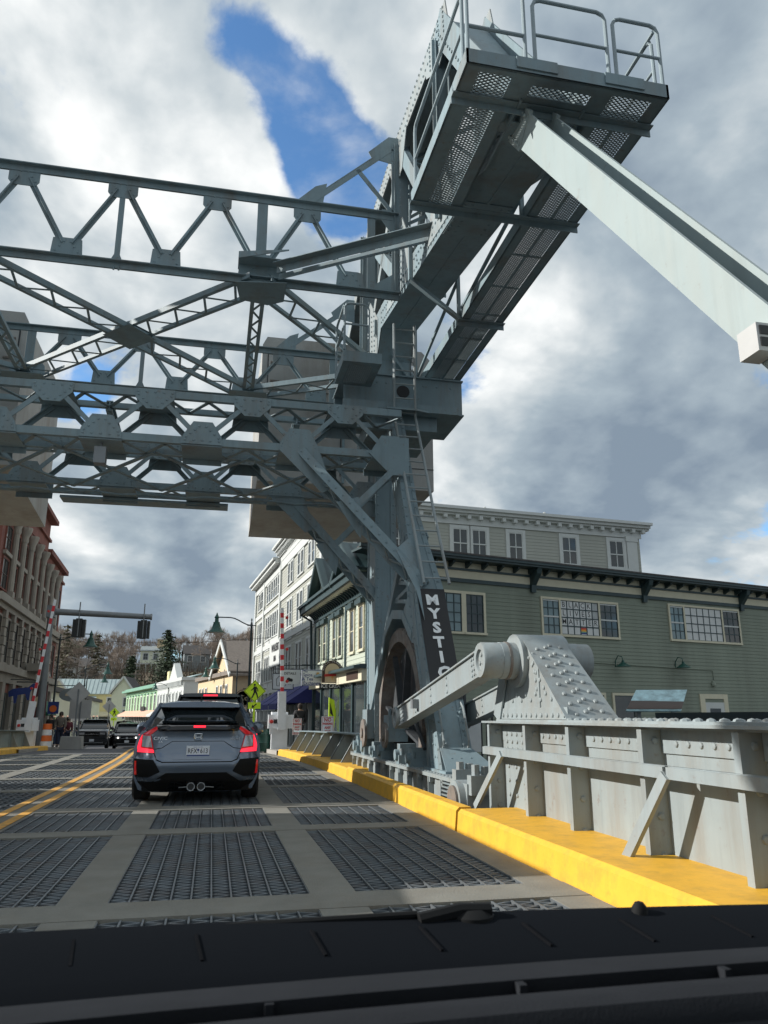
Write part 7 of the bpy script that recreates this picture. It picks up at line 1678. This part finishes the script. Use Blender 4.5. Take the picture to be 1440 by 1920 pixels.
# people ---------------------------------------------------------------
def skin_mesh(verts, edges, radii, sub=1):
    me = bpy.data.meshes.new('s'); me.from_pydata(verts, edges, []); ob = bpy.data.objects.new('s', me); COL.objects.link(ob)
    md = ob.modifiers.new('skin', 'SKIN')
    for i, r in enumerate(radii): sv = me.skin_vertices[0].data[i]; sv.radius = (r, r) if not isinstance(r, tuple) else r
    me.skin_vertices[0].data[0].use_root = True
    s = ob.modifiers.new('sub', 'SUBSURF'); s.levels = sub; s.render_levels = sub
    dg = bpy.context.evaluated_depsgraph_get(); out = bpy.data.meshes.new_from_object(ob.evaluated_get(dg)); bpy.data.objects.remove(ob); return out
def person(label, X, Y, rz, top, legs, stride, arm, hair='hair', sc=1.0, prop=None):
    t = thing('person', label, 'person', (X, Y, kerbz(Y)), local=True, rz=rz, group='people on the left sidewalk'); t.scale = (sc, sc, sc)
    s = stride
    J = {'pel': (0, 0, .95), 'spi': (0, 0, 1.15), 'che': (0, 0, 1.36), 'nec': (0, -.01, 1.5), 'hd0': (0, -.03, 1.56), 'hd1': (0, -.03, 1.70),
         'shl': (-.19, 0, 1.42), 'ell': (-.25, arm * .5, 1.15), 'wrl': (-.22, -arm * 1.2, .95), 'hal': (-.21, -arm * 1.5, .86), 'shr': (.19, 0, 1.42), 'elr': (.25, -arm * .3, 1.15), 'wrr': (.22, -arm * .6 - .05, .94), 'har': (.21, -arm * .7 - .06, .85),
         'hil': (-.09, 0, .9), 'knl': (-.1, -s * .5, .5), 'anl': (-.1, -s * .6 + .02, .09), 'tol': (-.1, -s * .6 - .14, .04), 'hir': (.09, 0, .9), 'knr': (.1, s * .3 - .05, .5), 'anr': (.1, s * .7, .1), 'tor': (.1, s * .7 - .14, .04)}
    ks = list(J)
    E_ = [('pel', 'spi'), ('spi', 'che'), ('che', 'nec'), ('nec', 'hd0'), ('hd0', 'hd1'), ('che', 'shl'), ('shl', 'ell'), ('ell', 'wrl'), ('wrl', 'hal'), ('che', 'shr'), ('shr', 'elr'), ('elr', 'wrr'), ('wrr', 'har'), ('pel', 'hil'), ('hil', 'knl'), ('knl', 'anl'), ('anl', 'tol'), ('pel', 'hir'), ('hir', 'knr'), ('knr', 'anr'), ('anr', 'tor')]
    Rr = dict(pel=.13, spi=.12, che=.14, nec=.055, hd0=.08, hd1=.09, shl=.06, ell=.045, wrl=.032, hal=.035, shr=.06, elr=.045, wrr=.032, har=.035, hil=.085, knl=.06, anl=.045, tol=.04, hir=.085, knr=.06, anr=.045, tor=.04)
    def make(nm, keys, grow, m):
        e = [(keys.index(a), keys.index(b)) for a, b in E_ if a in keys and b in keys]
        me = skin_mesh([J[k] for k in keys], e, [Rr[k] + grow for k in keys]); me.materials.clear(); me.materials.append(MATS[m]); me.shade_smooth()
        o_ = bpy.data.objects.new(nm, me); COL.objects.link(o_); o_.parent = t; return o_
    make('body', ks, 0, 'skin')
    make('jacket', ['che', 'spi', 'pel', 'shl', 'ell', 'wrl', 'shr', 'elr', 'wrr'], .035, top)
    make('trousers', ['pel', 'hil', 'knl', 'anl', 'hir', 'knr', 'anr'], .02, legs)
    for k in ('tol', 'tor'): mk('shoe', MB().lathe((J[k][0], J[k][1] + .12, .045), (0, -1, 0), [(.03, 0), (.05, .05), (.05, .18), (.02, .26), (0, .27)], 8), 'black', t)
    mk('hair', MB().lathe((0, -.01, 1.62), (0, .25, 1), [(.1, -.06), (.112, .02), (.1, .1), (.05, .15), (0, .16)], 12), hair, t)
    mk('nose', MB().lathe((0, -.115, 1.64), (0, -1, -.2), [(.02, 0), (.012, .02), (0, .03)], 6), 'skin', t)
    if prop: mk('held_bag', MB().box(-.34, -.12, -.12, .05, .55, .85), prop, t)
person('person in grey coat walking beside the orange drum', -7.75, 44.6, R(10), 'cloth_3', 'cloth_0', .25, .1)
person('person in dark coat at the foot of left lamp post', -8.9, 48.2, R(-20), 'cloth_2', 'cloth_2', .1, .08)
person('person in maroon jacket near the black pickup', -8.75, 53.0, R(30), 'cloth_1', 'cloth_0', .15, .1)
person('person in black jacket holding a white bag', -9.05, 51.3, R(0), 'cloth_2', 'cloth_4', .2, .12, prop='paper')
person('person in navy coat further along the left sidewalk', -9.9, 57, R(15), 'cloth_0', 'cloth_2', .22, .1)
person('person in blue jacket standing far along left sidewalk', -10.4, 62, R(180), 'cloth_4', 'cloth_0', .1, .05)
person('person in pale top beyond the others on left sidewalk', -10.1, 66, R(170), 'cloth_5', 'cloth_4', .2, .1)
person('person in dark coat standing in the road behind the sedan', -7.6, 74, R(160), 'cloth_3', 'cloth_2', .15, .1)
person('person in dark clothes passing the right shopfront', 3.6, 33.2, R(190), 'cloth_2', 'cloth_2', .2, .1)
# utility pole and wires
up_ = thing('utility_pole', 'wooden utility pole with crossarm behind the far shops', 'utility pole', (-16.4, 150, 0)); mk('pole', MB().cyl((-16.4, 176, -1), (-16.4, 176, 10.6), .2, .14, n=8), 'bark', up_); mk('crossarm', MB().box(-17.5, -15.3, 175.9, 176.1, 9.7, 9.95), 'bark', up_)
wr = thing('overhead_wire', 'thin wire spanning the street between lamp posts', 'wire', (-3, 46, 5)); mk('wire', MB().tube([(-9.9 + k * 1.45, 52 - k * .9, 6.0 - .35 * math.sin(math.pi * k / 9) - .06 * k) for k in range(10)], .012, 5), 'black', wr)
# ================================================================ TREES
def bare_tree_mesh(seed, H, spread, dens):
    rnd = random.Random(seed); tr = MB(); tw = MB()
    def grow(p, d, L, r, lev):
        n = 3; pts = [p]; q = p.copy(); dd = d.copy()
        for k in range(n):
            dd = (dd + V((rnd.uniform(-.18, .18), rnd.uniform(-.18, .18), rnd.uniform(-.05, .12)))).normalized(); q = q + dd * (L / n); pts.append(q.copy())
        rr = [r * (1 - .45 * k / n) for k in range(n + 1)]
        (tr if lev < 3 else tw).tube(pts, rr, 5 if lev < 2 else 3)
        if lev >= 5: return
        nb = (4, 4, 4, 5, dens)[lev]
        for k in range(nb):
            f = rnd.uniform(.35, 1.0) if k else 1.0; i = min(n - 1, int(f * n)); b = pts[i].lerp(pts[i + 1], f * n - i)
            ang = rnd.uniform(0, 2 * math.pi); s_ = rnd.uniform(.35, .75) * spread
            a = dd.cross(V((math.cos(ang), math.sin(ang), .3))).normalized()
            nd = (dd + a * s_ + V((0, 0, .12))).normalized(); grow(b, nd, L * rnd.uniform(.55, .75), max(.02, r * .5), lev + 1)
    grow(V((0, 0, -.5)), V((0, 0, 1)), H * .36, H * .018, 0)
    return tr, tw
BT = []
for i, (H, sp, dn) in enumerate(((14, 1.0, 5), (12, 1.25, 6), (15, .8, 5), (11, 1.4, 6), (13, 1.1, 5))):
    tr, twg = bare_tree_mesh(11 + i, H, sp, dn)
    t = thing('bare_tree', 'tree', 'tree', (0, 0, 0), local=True); mk('trunk', tr, 'bark', t); mk('crown', twg, 'twig', t, kind='stuff'); BT.append(t)
rnd = random.Random(5); spots = []
for k in range(1500):
    Y = rnd.uniform(190, 262); X = rnd.uniform(-58, 30)
    if all((X - a) ** 2 + ((Y - b) * .8) ** 2 > 3.9 ** 2 for a, b in spots) and not (-24 < X < -1 and Y < 242) and not (-48 < X < -26 and 205 < Y < 225): spots.append((X, Y))
    if len(spots) >= 120: break
used = [False] * 5
for i, (X, Y) in enumerate(spots):
    k = i % 5; sc = rnd.uniform(.9, 1.3) * (.85 + .15 * math.sin(X * .09)); rz = rnd.uniform(0, 6.28); z = hill(X, Y)
    lab = 'leafless tree standing in the bare wood on the hillside'
    if not used[k]: t = BT[k]; used[k] = True; t.location = (X, Y, z); t.rotation_euler = (0, 0, rz)
    else: t = dup(BT[k], (X, Y, z), rz)
    t.scale = (sc, sc, sc); t['label'] = lab; t['group'] = 'bare trees on the hillside'
def spruce(name, label, X, Y, z, H, Rb, seed, m='needles', dens=1.0):
    rnd = random.Random(seed); t = thing(name, label, 'tree', (X, Y, z), local=True); mk('trunk', MB().cyl((0, 0, -1), (0, 0, H * .97), .35, .04, n=7), 'bark', t)
    mb = MB(); lv = int(H * 2.2 * dens)
    for i in range(lv):
        f = i / lv; zz_ = H * (.06 + .94 * f); Lb = Rb * (1 - f) ** .62 + .25; nb = int((9 + 8 * (1 - f)) * dens)
        for k in range(nb):
            a = rnd.uniform(0, 6.283); l_ = Lb * rnd.uniform(.55, 1.15); dz = -rnd.uniform(.05, .35) * l_
            for s_ in range(7):
                g = (s_ + rnd.random()) / 7; c = V((math.cos(a) * l_ * g, math.sin(a) * l_ * g, zz_ + dz * g + rnd.uniform(-.12, .12))); sz = rnd.uniform(.4, .85) * (1.1 - .4 * g)
                u = V((rnd.uniform(-1, 1), rnd.uniform(-1, 1), rnd.uniform(-.5, .3))).normalized() * sz; w = V((rnd.uniform(-1, 1), rnd.uniform(-1, 1), rnd.uniform(-.4, .4))).normalized() * sz * .5
                mb.add([c - u * .5, c + w, c + u, c - w], [(0, 1, 2, 3)])
    mk('crown', mb, m, t, kind='stuff', smooth=False); return t
spruce('spruce_tree', 'tall dark green spruce in the middle of the hillside', -11.8, 205, hill(-11.5, 205) - 1, 15.0, 6.6, 3)
spruce('spruce_tree', 'smaller dark spruce left of the cream villa', -19.0, 192, hill(-21.5, 192) - 1, 11.5, 3.4, 4)
spruce('pine_tree', 'brownish pine at the left edge of the hillside', -34.5, 196, hill(-35.5, 196), 17, 6, 5, 'needles_brown', .55)
spruce('pine_tree', 'brown-green pine behind the left traffic signal', -28, 200, hill(-30, 200), 14, 4.5, 6, 'needles_brown', .6)
spruce('cedar_tree', 'low rust brown cedar right of the tall spruce', -4.5, 188, hill(-5.5, 188), 8.0, 2.2, 8, 'needles_brown', .9)
# undergrowth on the slope
mb = MB(); rnd = random.Random(9)
for k in range(9000):
    X = rnd.uniform(-60, 40); Y = 180 + 85 * rnd.random() ** 1.5; z = hill(X, Y); h = rnd.uniform(1.0, 4.2); dx, dy = rnd.uniform(-.9, .9), rnd.uniform(-.6, .6); w = rnd.uniform(.03, .08)
    mb.add([(X - w, Y, z - .2), (X + w, Y, z - .2), (X + dx, Y + dy, z + h)], [(0, 1, 2)])
    for j in range(3):
        f = rnd.uniform(.3, .9); c = V((X + dx * f, Y + dy * f, z + h * f)); e = c + V((rnd.uniform(-1.2, 1.2), rnd.uniform(-.6, .6), rnd.uniform(.1, 1.2)))
        mb.add([c - V((w * .6, 0, 0)), c + V((w * .6, 0, 0)), e], [(0, 1, 2)])
br_ = mk('undergrowth', mb, 'brush', kind='stuff', smooth=False); tag(br_, 'brown leafless undergrowth covering the hillside', 'undergrowth')
rock = MB(); rnd = random.Random(3)
for k in range(60):
    X = rnd.uniform(-26, -4); Y = rnd.uniform(184, 190); z = hill(X, Y); s_ = rnd.uniform(.8, 2.2)
    rock.lathe((X, Y, z - .3), (rnd.uniform(-.3, .3), rnd.uniform(-.3, .3), 1), [(s_, 0), (s_ * 1.05, s_ * .5), (s_ * .6, s_ * 1.0), (0, s_ * 1.15)], 7)
ro = mk('rock_outcrop', rock, 'brush', kind='stuff', smooth=False); tag(ro, 'dark rocky outcrop under the cream villa', 'rocks')
